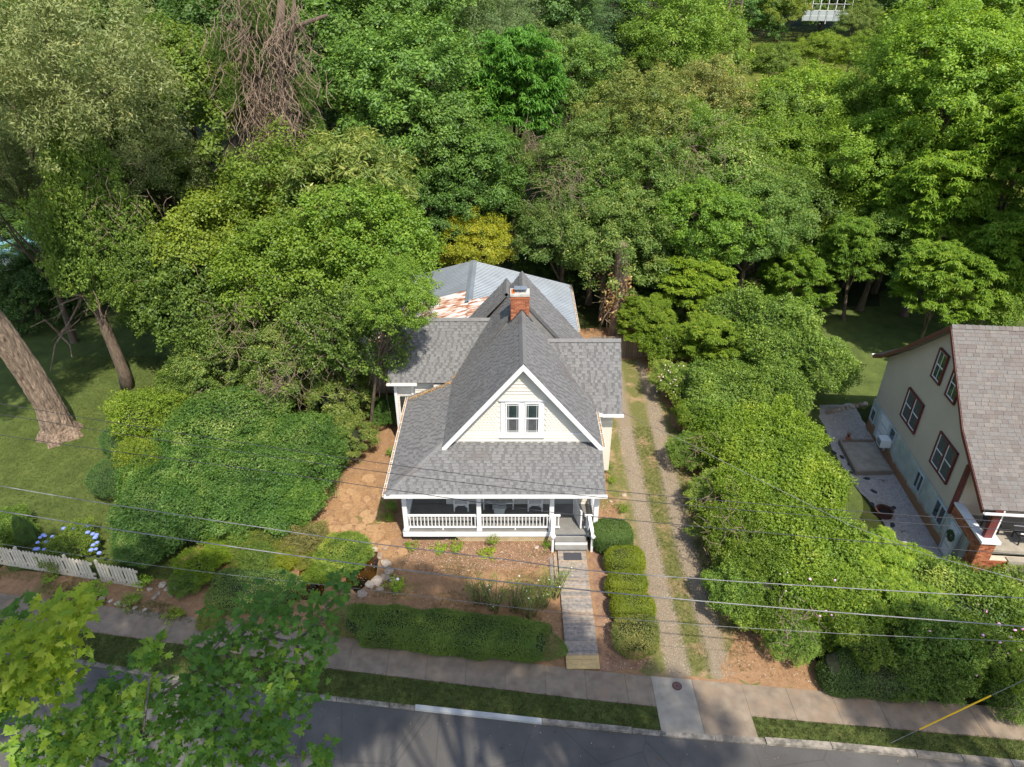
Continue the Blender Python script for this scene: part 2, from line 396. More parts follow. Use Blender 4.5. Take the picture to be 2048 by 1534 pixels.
def ccw(poly):
    a = sum(poly[i][0] * poly[(i + 1) % len(poly)][1] - poly[(i + 1) % len(poly)][0] * poly[i][1] for i in range(len(poly)))
    return list(poly) if a > 0 else list(reversed(poly))
def add_lap(mb, fr, poly, v0, v1, th, m=0, lv=0.5, base=0.0):
    w = lambda v: base + max(0.002, th * (1 - 0.85 * (v - v0) / (v1 - v0)))
    top = [fr.at(u, v, w(v)) for u, v in poly]; n = len(poly)
    bot = [fr.at(u, v, base) for u, v in poly]
    mb.raw(top + bot, [tuple(range(n))] + [(i, i + n, (i + 1) % n + n, (i + 1) % n) for i in range(n)], m, lv)
def shingle_face(roof, fr, poly, exp=0.145, mats=None, solo=0, seed=1, th=0.018, wr=(0.10, 0.28), gr=(0.07, 0.19), name='shingle', lvf=None):
    """poly is the roof face in frame coordinates; the deck is built apart"""
    mat_mass, mat_one = mats or (shing_a, shing_o)
    r = random.Random(seed); poly = ccw(poly); us = [p[0] for p in poly]; vs = [p[1] for p in poly]
    mb = MB(); v = min(vs); full = []
    protos = []
    for k in range(6):
        b = MB(); w = wr[0] + (wr[1] - wr[0]) * (k + 0.5) / 6
        add_lap(b, Frame((0, 0, 0), (1, 0, 0), (0, 1, 0)), [(0, 0), (w, 0), (w, exp * 1.02), (0, exp * 1.02)], 0, exp * 1.02, th, lv=0.5)
        protos.append((w, b.mesh(name, mat_one)))
    while v < max(vs):
        u = min(us) - r.uniform(0, 0.3)
        while u < max(us):
            w, me = protos[r.randrange(6)]
            q = clip([(u, v), (u + w, v), (u + w, v + exp * 1.02), (u, v + exp * 1.02)], poly)
            if q:
                whole = len(q) == 4 and abs(max(p[0] for p in q) - u - w) < 1e-6 and abs(min(p[0] for p in q) - u) < 1e-6
                if solo > 0 and whole and r.random() < 0.97:
                    link(name, me, roof, fr.mat(u, v, 0.004)); solo -= 1
                else:
                    add_lap(mb, fr, q, v, v + exp * 1.02, th, lv=r.random() if lvf is None else lvf(r), base=0.004)
            u += w + (r.uniform(*gr) if r.random() < 0.75 else 0.004)
        v += exp
    if mb.f: mb.build(name + '_courses', mat_mass, roof, kind='stuff')
    return solo
def slabface(mb, fr, poly, th, m=0):
    """a solid sheet whose top is the frame plane"""
    n = len(poly); poly = ccw(poly)
    top = [fr.at(u, v) for u, v in poly]; bot = [fr.at(u, v, -th) for u, v in poly]
    mb.raw(top + bot, [tuple(range(n)), tuple(reversed(range(n, 2 * n)))] + [(i, i + n, (i + 1) % n + n, (i + 1) % n) for i in range(n)], m)
def boards(parent, fr, poly, exp, mat, holes=(), th=0.034, name='siding_board', v_lo=None, v_hi=None, base=0.0):
    poly = ccw(poly); vs = [p[1] for p in poly]; us = [p[0] for p in poly]
    v = min(vs) if v_lo is None else v_lo; top = max(vs) if v_hi is None else v_hi
    while v < top - 0.01:
        v1 = min(v + exp, top); cuts = [(min(us), max(us))]
        for (a, b, c, d) in holes:           # u0, u1, v0, v1
            if v1 > c + 0.01 and v < d - 0.01:
                nc = []
                for x, y in cuts:
                    if b <= x or a >= y: nc.append((x, y))
                    else:
                        if a > x + 0.02: nc.append((x, a))
                        if b < y - 0.02: nc.append((b, y))
                cuts = nc
        for x, y in cuts:
            q = clip([(x, v), (y, v), (y, v1 - .018), (x, v1 - .018)], poly)
            if q:
                mb = MB(); add_lap(mb, fr, q, v, v1, th, base=base); mb.build(name, mat, parent)
        v += exp
def brick_face(parent, fr, u0, u1, v0, v1, solo, seed=3, bw=0.2, bh=0.062, jt=0.011, clipper=None, th=0.012, ext=None):
    r = random.Random(seed); protos = {}; mb = MB(); row = 0; v = v0
    while v < v1 - 0.01:
        h = min(bh, v1 - v); u = u0 - (bw + jt) / 2 * (row % 2)
        while u < u1 - 0.005:
            a, b = max(u, u0), min(u + bw, u1)
            if b - a > 0.02 and (clipper is None or clipper((a + b) / 2, v + h / 2)):
                key = (round(b - a, 3), round(h, 3))
                if solo > 0:
                    if key not in protos:
                        pb = MB(); pb.box(((b - a) / 2, h / 2, 0), (b - a, h, th * 2)); protos[key] = pb.mesh('brick', brick_o)
                    link('brick', protos[key], parent, fr.mat(a, v, r.uniform(-0.003, 0.003))); solo -= 1
                else:
                    mb.box(fr.at((a + b) / 2, v + h / 2), (b - a, h, th * 2), lv=r.random(), ax=(fr.U, fr.V, fr.N))
            u += bw + jt
        v += bh + jt; row += 1
    if mb.f: mb.build('bricks', brick_a, parent, kind='stuff')
    return solo

# ------------------------------------------------------------------ ground and street
def ground():
    xs = sorted(set([-400, -300, -220, -160] + list(range(-120, 150, 3)) + [200, 280, 400]))
    ys = sorted(set([-200, -120, -70] + list(range(-40, 200, 3)) + [240, 320, 450]))
    v = [(x, y, ground_h(x, min(y, 260)) + (0 if y < 49 else rnd.uniform(-.12, .12))) for y in ys for x in xs]
    nx = len(xs); f = [(j * nx + i, j * nx + i + 1, (j + 1) * nx + i + 1, (j + 1) * nx + i) for j in range(len(ys) - 1) for i in range(nx - 1)]
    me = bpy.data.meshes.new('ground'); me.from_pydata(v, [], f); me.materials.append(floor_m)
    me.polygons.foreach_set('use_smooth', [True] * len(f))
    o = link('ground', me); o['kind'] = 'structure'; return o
ground()
def ragged(pts, amt=0.12, step=0.5, seed=0):
    r = random.Random(seed); out = []
    for i in range(len(pts)):
        a = Vector((*pts[i], 0)); b = Vector((*pts[(i + 1) % len(pts)], 0)); L = (b - a).length; n = max(1, int(L / step))
        nr = Vector((-(b - a).y, (b - a).x, 0)).normalized() if L > 0 else Vector()
        for k in range(n):
            p = a.lerp(b, k / n) + nr * (r.gauss(0, amt) if amt else 0); out.append((p.x, p.y))
    return out
def sheet(name, pts, z, mat, amt=0.0, step=0.5, seed=0, kind='structure', parent=None):
    pp = ragged(pts, amt, step, seed) if amt else pts
    import bmesh
    bm = bmesh.new(); vs = [bm.verts.new((x, y, z)) for x, y in pp]; es = [bm.edges.new((vs[i], vs[(i + 1) % len(vs)])) for i in range(len(vs))]
    bmesh.ops.triangle_fill(bm, use_beauty=True, use_dissolve=False, edges=es)
    bmesh.ops.recalc_face_normals(bm, faces=bm.faces)
    for f in bm.faces:
        if f.normal.z < 0: f.normal_flip()
    me = bpy.data.meshes.new(name); bm.to_mesh(me); bm.free(); me.materials.append(mat)
    o = link(name, me, parent)
    if kind: o['kind'] = kind
    return o
def g(*pp): return [G(*p) for p in pp]
# lines of the street read off the photograph: walk north edge, walk south edge, road north edge
WN = [(-60, 26.8)] + g((15, 1190), (427, 1240), (1150, 1340), (1501, 1371), (2048, 1420)) + [(70, 9.4)]
WS = [(-60, 25.2)] + g((137, 1259), (376, 1292), (625, 1334), (1150, 1398), (1535, 1437), (2048, 1482)) + [(70, 8.2)]
RN = [(-60, 24.0)] + g((171, 1328), (342, 1358), (697, 1404), (1150, 1454), (1410, 1478), (1700, 1499), (2048, 1534)) + [(70, 7.0)]
def yat(line, x):
    for (a, b), (c, d) in zip(line, line[1:]):
        if a <= x <= c: return b + (d - b) * (x - a) / (c - a)
    return line[-1][1]
RS = [(x, y - 7.6) for x, y in RN]
sheet('lawn', [(-60, 27.0), (-9, 20), (-9.4, 31), (-12, 50), (-60, 52)], 0.004, lawn_m, 0.2, seed=1)
sheet('front_yard', g((0, 1140), (330, 1160), (560, 900), (700, 840), (700, 700)) + [(-7.5, 44), (13, 44), (13, 36), (10.5, 30), (10, 22), (11.5, 15.3), (2.2, 16.2), (-12, 18.4), (-22, 20)], 0.008, yard_m, 0.12, seed=2)
sheet('back_lawn', [(12, 56), (11, 30), (14.5, 23), (15.5, 22.6), (19, 34), (50, 31), (60, 54)], 0.012, lawn_m, 0.15, seed=3)
def draped(name, x0, x1, y0, y1, step, mat, dz):
    nx = int((x1 - x0) / step) + 1; ny = int((y1 - y0) / step) + 1
    v = [(x0 + i * step, y0 + j * step, ground_h(x0 + i * step, y0 + j * step) + dz) for j in range(ny) for i in range(nx)]
    f = [(j * nx + i, j * nx + i + 1, (j + 1) * nx + i + 1, (j + 1) * nx + i) for j in range(ny - 1) for i in range(nx - 1)]
    me = bpy.data.meshes.new(name); me.from_pydata(v, [], f); me.materials.append(mat)
    me.polygons.foreach_set('use_smooth', [True] * len(f))
    link(name, me)['kind'] = 'structure'
draped('hill_lawn', 16, 64, 62, 125, 3, hill_m, 0.3)
sheet('mulch_bed', g((800, 1080), (1110, 1085), (1112, 1130), (960, 1140), (820, 1118), (780, 1060)), 0.012, mulch_m, 0.08, 0.3, seed=4)
sheet('mulch_strip', g((1180, 1110), (1200, 1040), (1280, 1050), (1330, 1330), (1205, 1345)), 0.012, mulch_m, 0.08, 0.3, seed=5)
sheet('driveway', [(4.6, 16.5), (4.9, 24), (4.6, 31), (5.2, 39.6), (8.2, 39.6), (9.3, 30), (8.7, 21), (8.9, 17.5), (9.0, 16.0), (8.2, 16.1)], 0.013, strip_m, 0.15, 0.4, seed=6)
sheet('bare_bank', g((1470, 1260), (1540, 1300), (1650, 1375), (1640, 1381), (1500, 1370), (1440, 1350)), 0.016, yard_m, 0.06, 0.3, seed=9)
sheet('verge', WS + [(x, y + 0.02) for x, y in reversed(RN)], 0.016, verge_m)
sheet('road', [(x, y - 0.02) for x, y in RN] + list(reversed(RS)), -0.0 + 0.004, asph)
sheet('far_verge', RS + [(70, -12), (-60, 5)], 0.010, verge_m)
# pavement slabs, each its own piece
sw = bpy.data.objects.new('sidewalk', None); COL.objects.link(sw); sw['kind'] = 'structure'
x = -40.0
DR0, DR1, DR2 = G(1310, 1400)[0], G(1392, 1400)[0], G(1492, 1400)[0]
cuts = []
while x < DR0 - 0.9: cuts.append(x); x += 1.42
cuts += [DR0, DR1, DR2]; x = DR2 + 1.5
while x < 40: cuts.append(x); x += 1.5
def prism(mb, pts, z0, z1, inset=0.0):
    n = len(pts); mb.raw([(x, y, z1) for x, y in pts] + [(x, y, z0) for x, y in pts], [tuple(range(n))] + [(i, (i + 1) % n, (i + 1) % n + n, i + n)[::-1] for i in range(n)])
for a, b in zip(cuts, cuts[1:]):
    gp = 0.004; ap = abs(a - DR0) < 1e-6 or abs(a - DR1) < 1e-6
    s0 = yat(RN, a) + 0.02 if ap else yat(WS, a); s1 = yat(RN, b) + 0.02 if ap else yat(WS, b)
    lift = 0.045 + rnd.uniform(-0.004, 0.004)
    mb = MB(); prism(mb, ccw([(a + gp, s0), (b - gp, s1), (b - gp, yat(WN, b)), (a + gp, yat(WN, a))]), -0.05, lift)
    o = mb.build('slab', concrete if abs(a - DR0) < 1e-6 else slab_o, sw)
# kerb stones
kb = bpy.data.objects.new('kerb', None); COL.objects.link(kb); kb['kind'] = 'structure'
x = -24.0
while x < 30:
    L = rnd.uniform(1.4, 3.2) if x > -3 else rnd.uniform(1.0, 2.0); b = x + L
    if x < -3.31 < b: b = -3.31
    if abs(x + 3.31) < 1e-6: b = G(1084, 1445)[0]
    inapron = DR0 - 0.1 < (x + b) / 2 < DR2 + 0.1
    hgt = 0.11 if x >= -3.32 else 0.05
    if inapron: hgt = 0.06
    w = 0.17 if x < DR0 else 0.22
    mb = MB(); prism(mb, ccw([(x + .01, yat(RN, x) - w * .3), (b - .01, yat(RN, b) - w * .3), (b - .01, yat(RN, b) + w * .7), (x + .01, yat(RN, x) + w * .7)]), -0.05, hgt)
    mb.build('kerb_stone', plain('new_kerb', (0.38, 0.385, 0.37), 0.8, 0.08, 3) if abs(x + 3.31) < 1e-6 else kerb_o, kb)
    x = b
# water meter cover in the slab
cx, cy = G(1354, 1372, 0.05)
t = root('meter_cover', (cx, cy, 0.05), 'round rusty iron meter cover set in the pale driveway slab', 'meter cover')
quick('rim', rust_iron, t, lambda b: b.tube([(cx, cy, 0.035), (cx, cy, 0.056)], 0.17, 20))
quick('lid', plain('iron_lid', (0.13, 0.075, 0.06), 0.7, 0.2, 20), t, lambda b: b.tube([(cx, cy, 0.05), (cx, cy, 0.061)], 0.14, 20))
boxobj('keyhole', dark, t, (cx, cy, 0.062), (0.06, 0.03, 0.006))

# flagstone path on the left of the house
path = bpy.data.objects.new('path', None); COL.objects.link(path); path['kind'] = 'structure'
def stone_mesh(r, rx, ry, h, n=7):
    mb = MB(); a0 = r.uniform(0, 6); pts = [(math.cos(a0 + k * 2 * math.pi / n) * rx * r.uniform(.82, 1.1), math.sin(a0 + k * 2 * math.pi / n) * ry * r.uniform(.82, 1.1)) for k in range(n)]
    top = [(x * .93, y * .93, h) for x, y in pts]; bot = [(x, y, -0.02) for x, y in pts]
    mb.raw(top + bot, [tuple(range(n))] + [(i, (i + 1) % n, (i + 1) % n + n, i + n)[::-1] for i in range(n)])
    return mb.mesh('flagstone', flag_o)
fr_ = random.Random(5); fm = [stone_mesh(fr_, 0.34, 0.30, 0.03) for _ in range(8)]
def inpoly(p, poly):
    c = False
    for i in range(len(poly)):
        a, b = poly[i], poly[i - 1]
        if (a[1] > p[1]) != (b[1] > p[1]) and p[0] < (b[0] - a[0]) * (p[1] - a[1]) / (b[1] - a[1]) + a[0]: c = not c
    return c
reg = g((655, 1010), (690, 960), (740, 950), (775, 1000), (775, 1060), (790, 1085), (815, 1110), (810, 1145), (775, 1130), (750, 1090), (700, 1085), (650, 1060))
yy = 20.0; row = 0
while yy < 29:
    xx = -11 + 0.3 * (row % 2)
    while xx < -4:
        p = (xx + fr_.uniform(-.08, .08), yy + fr_.uniform(-.08, .08))
        if inpoly(p, reg):
            s = fr_.uniform(0.85, 1.2)
            link('flagstone', fr_.choice(fm), path, Matrix.LocRotScale(Vector((p[0], p[1], 0.012 + fr_.uniform(0, .01))), Matrix.Rotation(fr_.uniform(0, 6), 3, 'Z').to_euler(), Vector((s, s * fr_.uniform(.75, 1), 1))))
        xx += 0.60
    yy += 0.50; row += 1
sheet('pond', g((690, 1165), (700, 1120), (745, 1095), (762, 1110), (752, 1150), (715, 1185)), 0.016, pond_m, 0.03, 0.3, seed=12)
sheet('pond', g((590, 1200), (600, 1140), (640, 1120), (655, 1160), (640, 1200)), 0.016, pond_m, 0.03, 0.3, seed=13)
def rock_mesh(r):
    import bmesh
    bm = bmesh.new(); bmesh.ops.create_icosphere(bm, subdivisions=1, radius=1.0)
    for v in bm.verts: v.co = Vector((v.co.x, v.co.y, v.co.z * .55)) * r.uniform(.75, 1.1)
    me = bpy.data.meshes.new('rock'); bm.to_mesh(me); bm.free(); me.materials.append(rock_o); return me
rocks = [rock_mesh(fr_) for _ in range(6)]
def rock(px, py, s, label, group=None, name='rock', z=0.0, cat='rock'):
    x, y = G(px, py, z); o = link(name, fr_.choice(rocks), None, Matrix.LocRotScale(Vector((x, y, z + s * .25)), Matrix.Rotation(fr_.uniform(0, 6), 3, 'Z').to_euler(), Vector((s, s * fr_.uniform(.6, 1), s * .8))))
    meta(o, label, cat, group); return o
for p in ((722, 1082, .28), (735, 1092, .2), (748, 1100, .25), (760, 1115, .26), (772, 1128, .3), (778, 1145, .24), (770, 1158, .28), (755, 1165, .3), (740, 1172, .26), (760, 1180, .2), (725, 1190, .28), (785, 1160, .18), (705, 1085, .24), (744, 1112, .16), (770, 1098, .15)):
    rock(*p, 'pale rounded stone edging the dark garden pond', 'stones round the pond')
for p in ((188, 1196, .14), (205, 1199, .16), (222, 1203, .14), (236, 1208, .18), (250, 1212, .12), (310, 1196, .2), (325, 1172, .22), (334, 1180, .18), (350, 1176, .16), (300, 1180, .16), (342, 1192, .2), (318, 1188, .12), (270, 1217, .13), (290, 1221, .12), (345, 1168, .12)):
    rock(*p, 'small pale rubble stone between the picket fence and pavement', 'rubble beside the sidewalk')
for p, lb in (((1248, 992, .17), 'single tan rock beside the gravel driveway near the porch corner'), ((1222, 1004, .12), 'small pale rock in the mulch at the porch corner'), ((893, 1079, .13), 'broken red brick lying in mulch before the porch'), ((1074, 1096, .16), 'white quartz rock in the mulch before the porch')):
    rock(*p, lb)

# ------------------------------------------------------------------ the cream cottage
house = root('cottage', (-0.5, 30, 0), 'cream cottage with steep grey shingled gable roof and white front porch', 'house')
ZF = 0.60                                  # porch floor
XP0, XP1, YP = -4.68, 3.72, 23.12          # porch floor extents and front edge
SL = 1.19; XR = 0.45; ZR = 8.10; HW = 3.42 # steep roof: slope, ridge x, ridge height, half width
def zroof(x): return ZR - SL * abs(x - XR)
ZE = zroof(XR + HW)
# walls
def walls(b):
    b.box((0.3, 27.6, 2.2), (6.6, 5.24, 3.3))                     # front room
    b.box((-0.1, 32.7, 2.05), (7.6, 5.0, 3.5))
    b.box((-4.2, 32.2, 2.1), (3.4, 3.4, 3.6)); b.box((4.05, 29.5, 2.1), (1.4, 3.4, 3.6))
    b.box((-2.3, 39.3, 1.7), (12.0, 8.4, 2.9))
quick('wall', cream, house, walls)
# gable wall (prism up to the roof)
def gablewall(b):
    pts = [(XR - HW + .05, 3.2), (XR + HW - .05, 3.2), (XR + HW - .05, ZE - .08), (XR, ZR - .12), (XR - HW + .05, ZE - .08)]
    b.raw([(x, 25.0, z) for x, z in pts] + [(x, 25.2, z) for x, z in pts], [(0, 1, 2, 3, 4), (9, 8, 7, 6, 5)])
quick('gable_wall', cream, house, gablewall)
gf = Frame((0, 25.0, 0), (1, 0, 0), (0, 0, 1))
def gpx(px, py): p = AtY(px, py, 24.98); return p.x, p.z
gpoly = [(XR - HW + .06, 3.5), (XR + HW - .06, 3.5), (XR + HW - .06, ZE - .07), (XR, ZR - .13), (XR - HW + .06, ZE - .07)]
wx0, wz1 = gpx(1001, 801); wx1, wz0 = gpx(1087, 872)
_, zband = gpx(1040, 799)
_, zskirt = gpx(1000, 868)
boards(house, gf, gpoly, 0.165, cream, name='siding_board', th=.05, v_lo=zband + .10, v_hi=ZR)
boards(house, gf, gpoly, 0.165, cream, name='siding_board', th=.05, v_lo=3.62, v_hi=zskirt - .02)
def cl_band(v0, v1, th, name, m=white):
    q = clip([(-4, v0), (5, v0), (5, v1), (-4, v1)], ccw(gpoly)); mb = MB(); add_lap(mb, gf, q, v0, v1 + .4, th); mb.build(name, m, house)
cl_band(zband - .02, zband + .10, .035, 'band_board', cream); cl_band(zskirt - .02, zskirt + .06, .05, 'water_table')
# fish-scale courses beside the window
mb = MB(); v = zskirt + .06; row = 0; cp = ccw(gpoly)
while v < zband - .03:
    u = -3.2 + 0.075 * (row % 2)
    while u < 4.2:
        if u + .14 < wx0 or u > wx1:
            q = clip([(u, v + .05), (u + .035, v + .012), (u + .073, v), (u + .11, v + .012), (u + .145, v + .05), (u + .145, v + .15), (u, v + .15)], cp)
            q = clip(q, [(-9, v), (9, v), (9, zband - .02), (-9, zband - .02)]) if q else []
            if q: add_lap(mb, gf, q, v, v + .15, .04, lv=rnd.random())
        u += .15
    v += .135; row += 1
mb.build('scale_shingles', cream, house, kind='stuff')
# twin window
win = boxobj('window', white, house, ((wx0 + wx1) / 2, 24.99, (wz0 + wz1) / 2), (wx1 - wx0, 0.06, wz1 - wz0))
boxobj('window_head', white, house, ((wx0 + wx1) / 2, 24.955, wz1 + .03), (wx1 - wx0 + .12, 0.12, .05))
boxobj('window_sill', white, house, ((wx0 + wx1) / 2, 24.95, wz0 - .02), (wx1 - wx0 + .1, 0.13, .05))
for (a, b_) in ((1013, 1038), (1052, 1077)):
    xa, zt = gpx(a, 806); xb, zb = gpx(b_, 865)
    zm = (zt + zb) / 2
    boxobj('pane', glass, win, ((xa + xb) / 2, 24.958, (zm + zt) / 2), (xb - xa, 0.012, zt - zm - .02))
    boxobj('pane', screen, win, ((xa + xb) / 2, 24.956, (zm + zb) / 2), (xb - xa, 0.012, zm - zb - .02))
    def sash(b):
        for z in (zt, zb): b.box(((xa + xb) / 2, 24.945, z), (xb - xa + .1, .05, .05))
        b.box(((xa + xb) / 2, 24.94, zm), (xb - xa + .06, .05, .045))
        for x_ in (xa, xb): b.box((x_, 24.945, zm), (.05, .048, zt - zb))
        for x_ in (xa + .09, xb - .09): b.box((x_, 24.946, zm), (.014, .02, zt - zb - .06))
        for z in (zt - .1, zb + .1): b.box(((xa + xb) / 2, 24.9455, z), (xb - xa - .02, .02, .014))
    quick('sash', white, win, sash)
# ---- roofs
def roof_plane(parent, p0, p1, p2, p3, exp=.145, solo=0, seed=1, th=.14, mats=None, deck=sh_deck, name='roof', **kw):
    """p0-p1 eave, p2-p3 upper edge, all in one plane, seen from above counter-clockwise"""
    p0, p1, p2, p3 = map(Vector, (p0, p1, p2, p3))
    U = (p1 - p0).normalized(); V = (p3 - p0) - U * (p3 - p0).dot(U); V.normalize()
    fr = Frame(p0, U, V); poly = [fr.uv(p) for p in (p0, p1, p2, p3)]
    o = quick(name, deck, parent, lambda b: slabface(b, fr, poly, th))
    shingle_face(o, fr, poly, exp, mats, solo, seed, **kw); return o, fr
YG = 24.66; YB = 29.62
xl, xr_ = XR - HW, XR + HW
roof_plane(house, (xl, YB + .6, ZE), (xl, YG, ZE), (XR, YG, ZR), (XR, YB, ZR), seed=2)
roof_plane(house, (xr_, YG, ZE), (xr_, YB + .6, ZE), (XR, YB, ZR), (XR, YG, ZR), seed=3)
# rear, taller part
Z2 = 8.52; Y2 = 33.3; S2 = 1.15
def z2(x): return Z2 - (S2 if x > .5 else 1.30) * abs(x - .5)
roof_plane(house, (-3.3, Y2, z2(-3.3)), (-3.3, 30.0, z2(-3.3)), (.5, 30.0, Z2), (.5, Y2, Z2), seed=4)
roof_plane(house, (4.45, 30.0, z2(4.45)), (4.45, Y2, z2(4.45)), (.5, Y2, Z2), (.5, 30.0, Z2), seed=5)
roof_plane(house, (-3.2, 34.0, 7.85 - 1.1 * 2.92), (-3.2, 32.2, 7.85 - 1.1 * 2.92), (-.28, 32.2, 7.85), (-.28, 34.0, 7.85), seed=6)
roof_plane(house, (1.0, 32.2, 7.85 - 1.4), (1.0, 34.0, 7.85 - 1.4), (-.28, 34.0, 7.85), (-.28, 32.2, 7.85), seed=7)
# step between the two parts
def step(b):
    b.raw([(-3.2, 30.05, z2(-3.2) - .1), (4.35, 30.05, z2(4.35) - .1), (.5, 30.05, Z2 - .05), (-3.2, 33.2, z2(-3.2) - .1), (4.35, 33.2, z2(4.35) - .1), (.5, 33.2, Z2 - .05)], [(0, 1, 2), (4, 3, 5)])
quick('roof_gable', plain('grey_roof_face', (.21, .205, .195), .9), house, step)
# wings
roof_plane(house, (-6.15, 30.1, 3.95), (xl + .1, 30.1, 3.95), (-0.9, 32.2, 6.46), (-6.15, 32.2, 6.46), seed=8)
roof_plane(house, (0, 34.3, 3.95), (-6.15, 34.3, 3.95), (-6.15, 32.2, 6.46), (-.9, 32.2, 6.46), seed=9)
roof_plane(house, (xr_ - .25, 27.35, 3.92), (5.1, 27.35, 3.92), (5.1, 29.55, 6.66), (1.55, 29.55, 6.66), seed=10)
roof_plane(house, (5.1, 31.8, 3.92), (3, 31.8, 3.92), (1.5, 29.55, 6.66), (5.1, 29.55, 6.66), seed=11)
# porch roof
XE0, XE1, YE, ZEV = -5.22, 3.88, 22.72, 3.0
PS = (ZE - ZEV) / (xl - XE0)
YT = YE + (xl - XE0)
left = roof_plane(house, (XE0, YE, ZEV), (XE1, YE, ZEV), (XE1, YT + .25, ZE + .25 * PS), (xl, YT, ZE), solo=300, seed=12)
roof_plane(house, (XE0, 30.35, ZEV), (XE0, YE, ZEV), (xl, YT, ZE), (xl, 30.2, ZE), seed=13)
boxobj('porch_ceiling', white, house, ((XE0 + XE1) / 2, 24.0, 2.80), (XE1 - XE0 - .3, 2.2, .06))
boxobj('porch_beam', white, house, ((XP0 + XP1) / 2, YP + .12, 2.72), (XP1 - XP0, .16, .22))
boxobj('porch_beam', white, house, (XP0 + .08, 26.6, 2.72), (.16, 6.6, .22))
# hip and ridge caps
def caps(name, a, b_, w, slopes, m=shing_a, n_=None):
    a = Vector(a); b_ = Vector(b_); L = (b_ - a).length; n = max(2, int(L / .21)); d = (b_ - a) / n
    side = Vector((0, 0, 1)).cross(d).normalized(); mb = MB()
    for i in range(n):
        p = a + d * i; q = a + d * (i + 1.12); up = Vector((0, 0, .035 + .012)); dn = Vector((0, 0, .035))
        l = side * w - Vector((0, 0, w * slopes)); r = -side * w - Vector((0, 0, w * slopes))
        mb.raw([p + up, q + dn, p + l + up, q + l + dn, p + r + up, q + r + dn], [(0, 1, 3, 2), (1, 0, 4, 5)], lv=rnd.uniform(.35, .9))
        mb.raw([p + up, p + l + up, p + l, p, p + r, p + r + up], [(0, 1, 2, 3), (0, 3, 4, 5)], lv=.4)
    mb.build(name, m, house, kind='stuff')
caps('ridge_caps', (XR, YG, ZR), (XR, YB, ZR), .15, SL); caps('ridge_caps', (.5, 30.0, Z2), (.5, Y2, Z2), .15, S2)
caps('ridge_caps', (-6.15, 32.2, 6.46), (-.95, 32.2, 6.46), .14, .9); caps('ridge_caps', (5.1, 29.55, 6.66), (1.6, 29.55, 6.66), .14, .9)
caps('ridge_caps', (-.28, 32.2, 7.85), (-.28, 34.0, 7.85), .14, 1.1)
caps('hip_caps', (XE0, YE, ZEV), (xl, YT, ZE), .17, .3)
# rakes, fascias, gutters
def rake(name, x0, z0, x1, z1, y, m=white, w=.20):
    quick(name, m, house, lambda b: b.beam((x0, y, z0 - w * .62), (x1, y, z1 - w * .62), .05, w, up=(0, 1, 0)) if False else b.raw(
        [(x0, y - .03, z0 - .02), (x1, y - .03, z1 - .02), (x1, y - .03, z1 - .02 - w * 1.45), (x0, y - .03, z0 - .02 - w * 1.45),
         (x0, y + .03, z0 - .02), (x1, y + .03, z1 - .02), (x1, y + .03, z1 - .02 - w * 1.45), (x0, y + .03, z0 - .02 - w * 1.45)],
        [(3, 2, 1, 0), (4, 5, 6, 7), (0, 1, 5, 4), (7, 6, 2, 3), (0, 4, 7, 3), (1, 2, 6, 5)]))
rake('rake_board', xl - .03, ZE - .03, XR, ZR, YG - .02); rake('rake_board', xr_ + .03, ZE - .03, XR, ZR, YG - .02)
rake('rake_board', 4.5, z2(4.5), .5, Z2, Y2 + .02, w=.12); rake('rake_board', -3.3, z2(-3.3), .5, Z2, Y2 + .02, w=.12)
def gutter(a, b_, m=white2, out=(0, -1, 0), debris=False):
    a = Vector(a); b_ = Vector(b_); o = Vector(out)
    def fn(b):
        b.beam(a + o * .11, b_ + o * .11, .018, .10); b.beam(a + o * .01, b_ + o * .01, .018, .12); b.beam(a + o * .06 - Vector((0, 0, .05)), b_ + o * .06 - Vector((0, 0, .05)), .11, .018)
        n = int((b_ - a).length / .7)
        for i in range(1, n): p = a.lerp(b_, i / n); b.box(p + o * .06 + Vector((0, 0, .045)), (.03, .12, .012) if abs(o.y) > .5 else (.12, .03, .012))
    quick('gutter', m, house, fn)
    if debris:
        mb = MB(); r = random.Random(int(a.x * 10))
        for i in range(int((b_ - a).length * 150)):
            p = a.lerp(b_, r.random()) + o * r.uniform(-.12 if debris > 1 else .02, .1) + Vector((0, 0, r.uniform(-.02, .035)))
            s = r.uniform(.02, .045); d = Vector((r.uniform(-1, 1), r.uniform(-1, 1), r.uniform(-.3, .3))).normalized() * s; e = Vector((-d.y, d.x, r.uniform(-.01, .01))) * .6
            mb.face([p - d, p + e, p + d, p - e], lv=r.random())
        mb.build('leaf_litter', leaf_b, house, kind='stuff')
gutter((XE0 - .05, YE - .02, ZEV - .04), (XE1 + .05, YE - .02, ZEV - .04))
gutter((XE0 - .02, 30.3, ZEV - .04), (XE0 - .02, YE - .05, ZEV - .04), out=(-1, 0, 0), debris=1)
gutter((-6.2, 30.08, 3.9), (-4.7, 30.08, 3.9), debris=2)
gutter((xr_ + .02, YG + .1, ZE - .06), (xr_ + .02, 27.4, ZE - .06), out=(1, 0, 0), debris=1)
gutter((xr_ + .3, 27.33, 3.87), (5.15, 27.33, 3.87), debris=0)
boxobj('gutter_end', white2, house, (xr_ + .18, 27.3, 3.9), (.22, .16, .12))
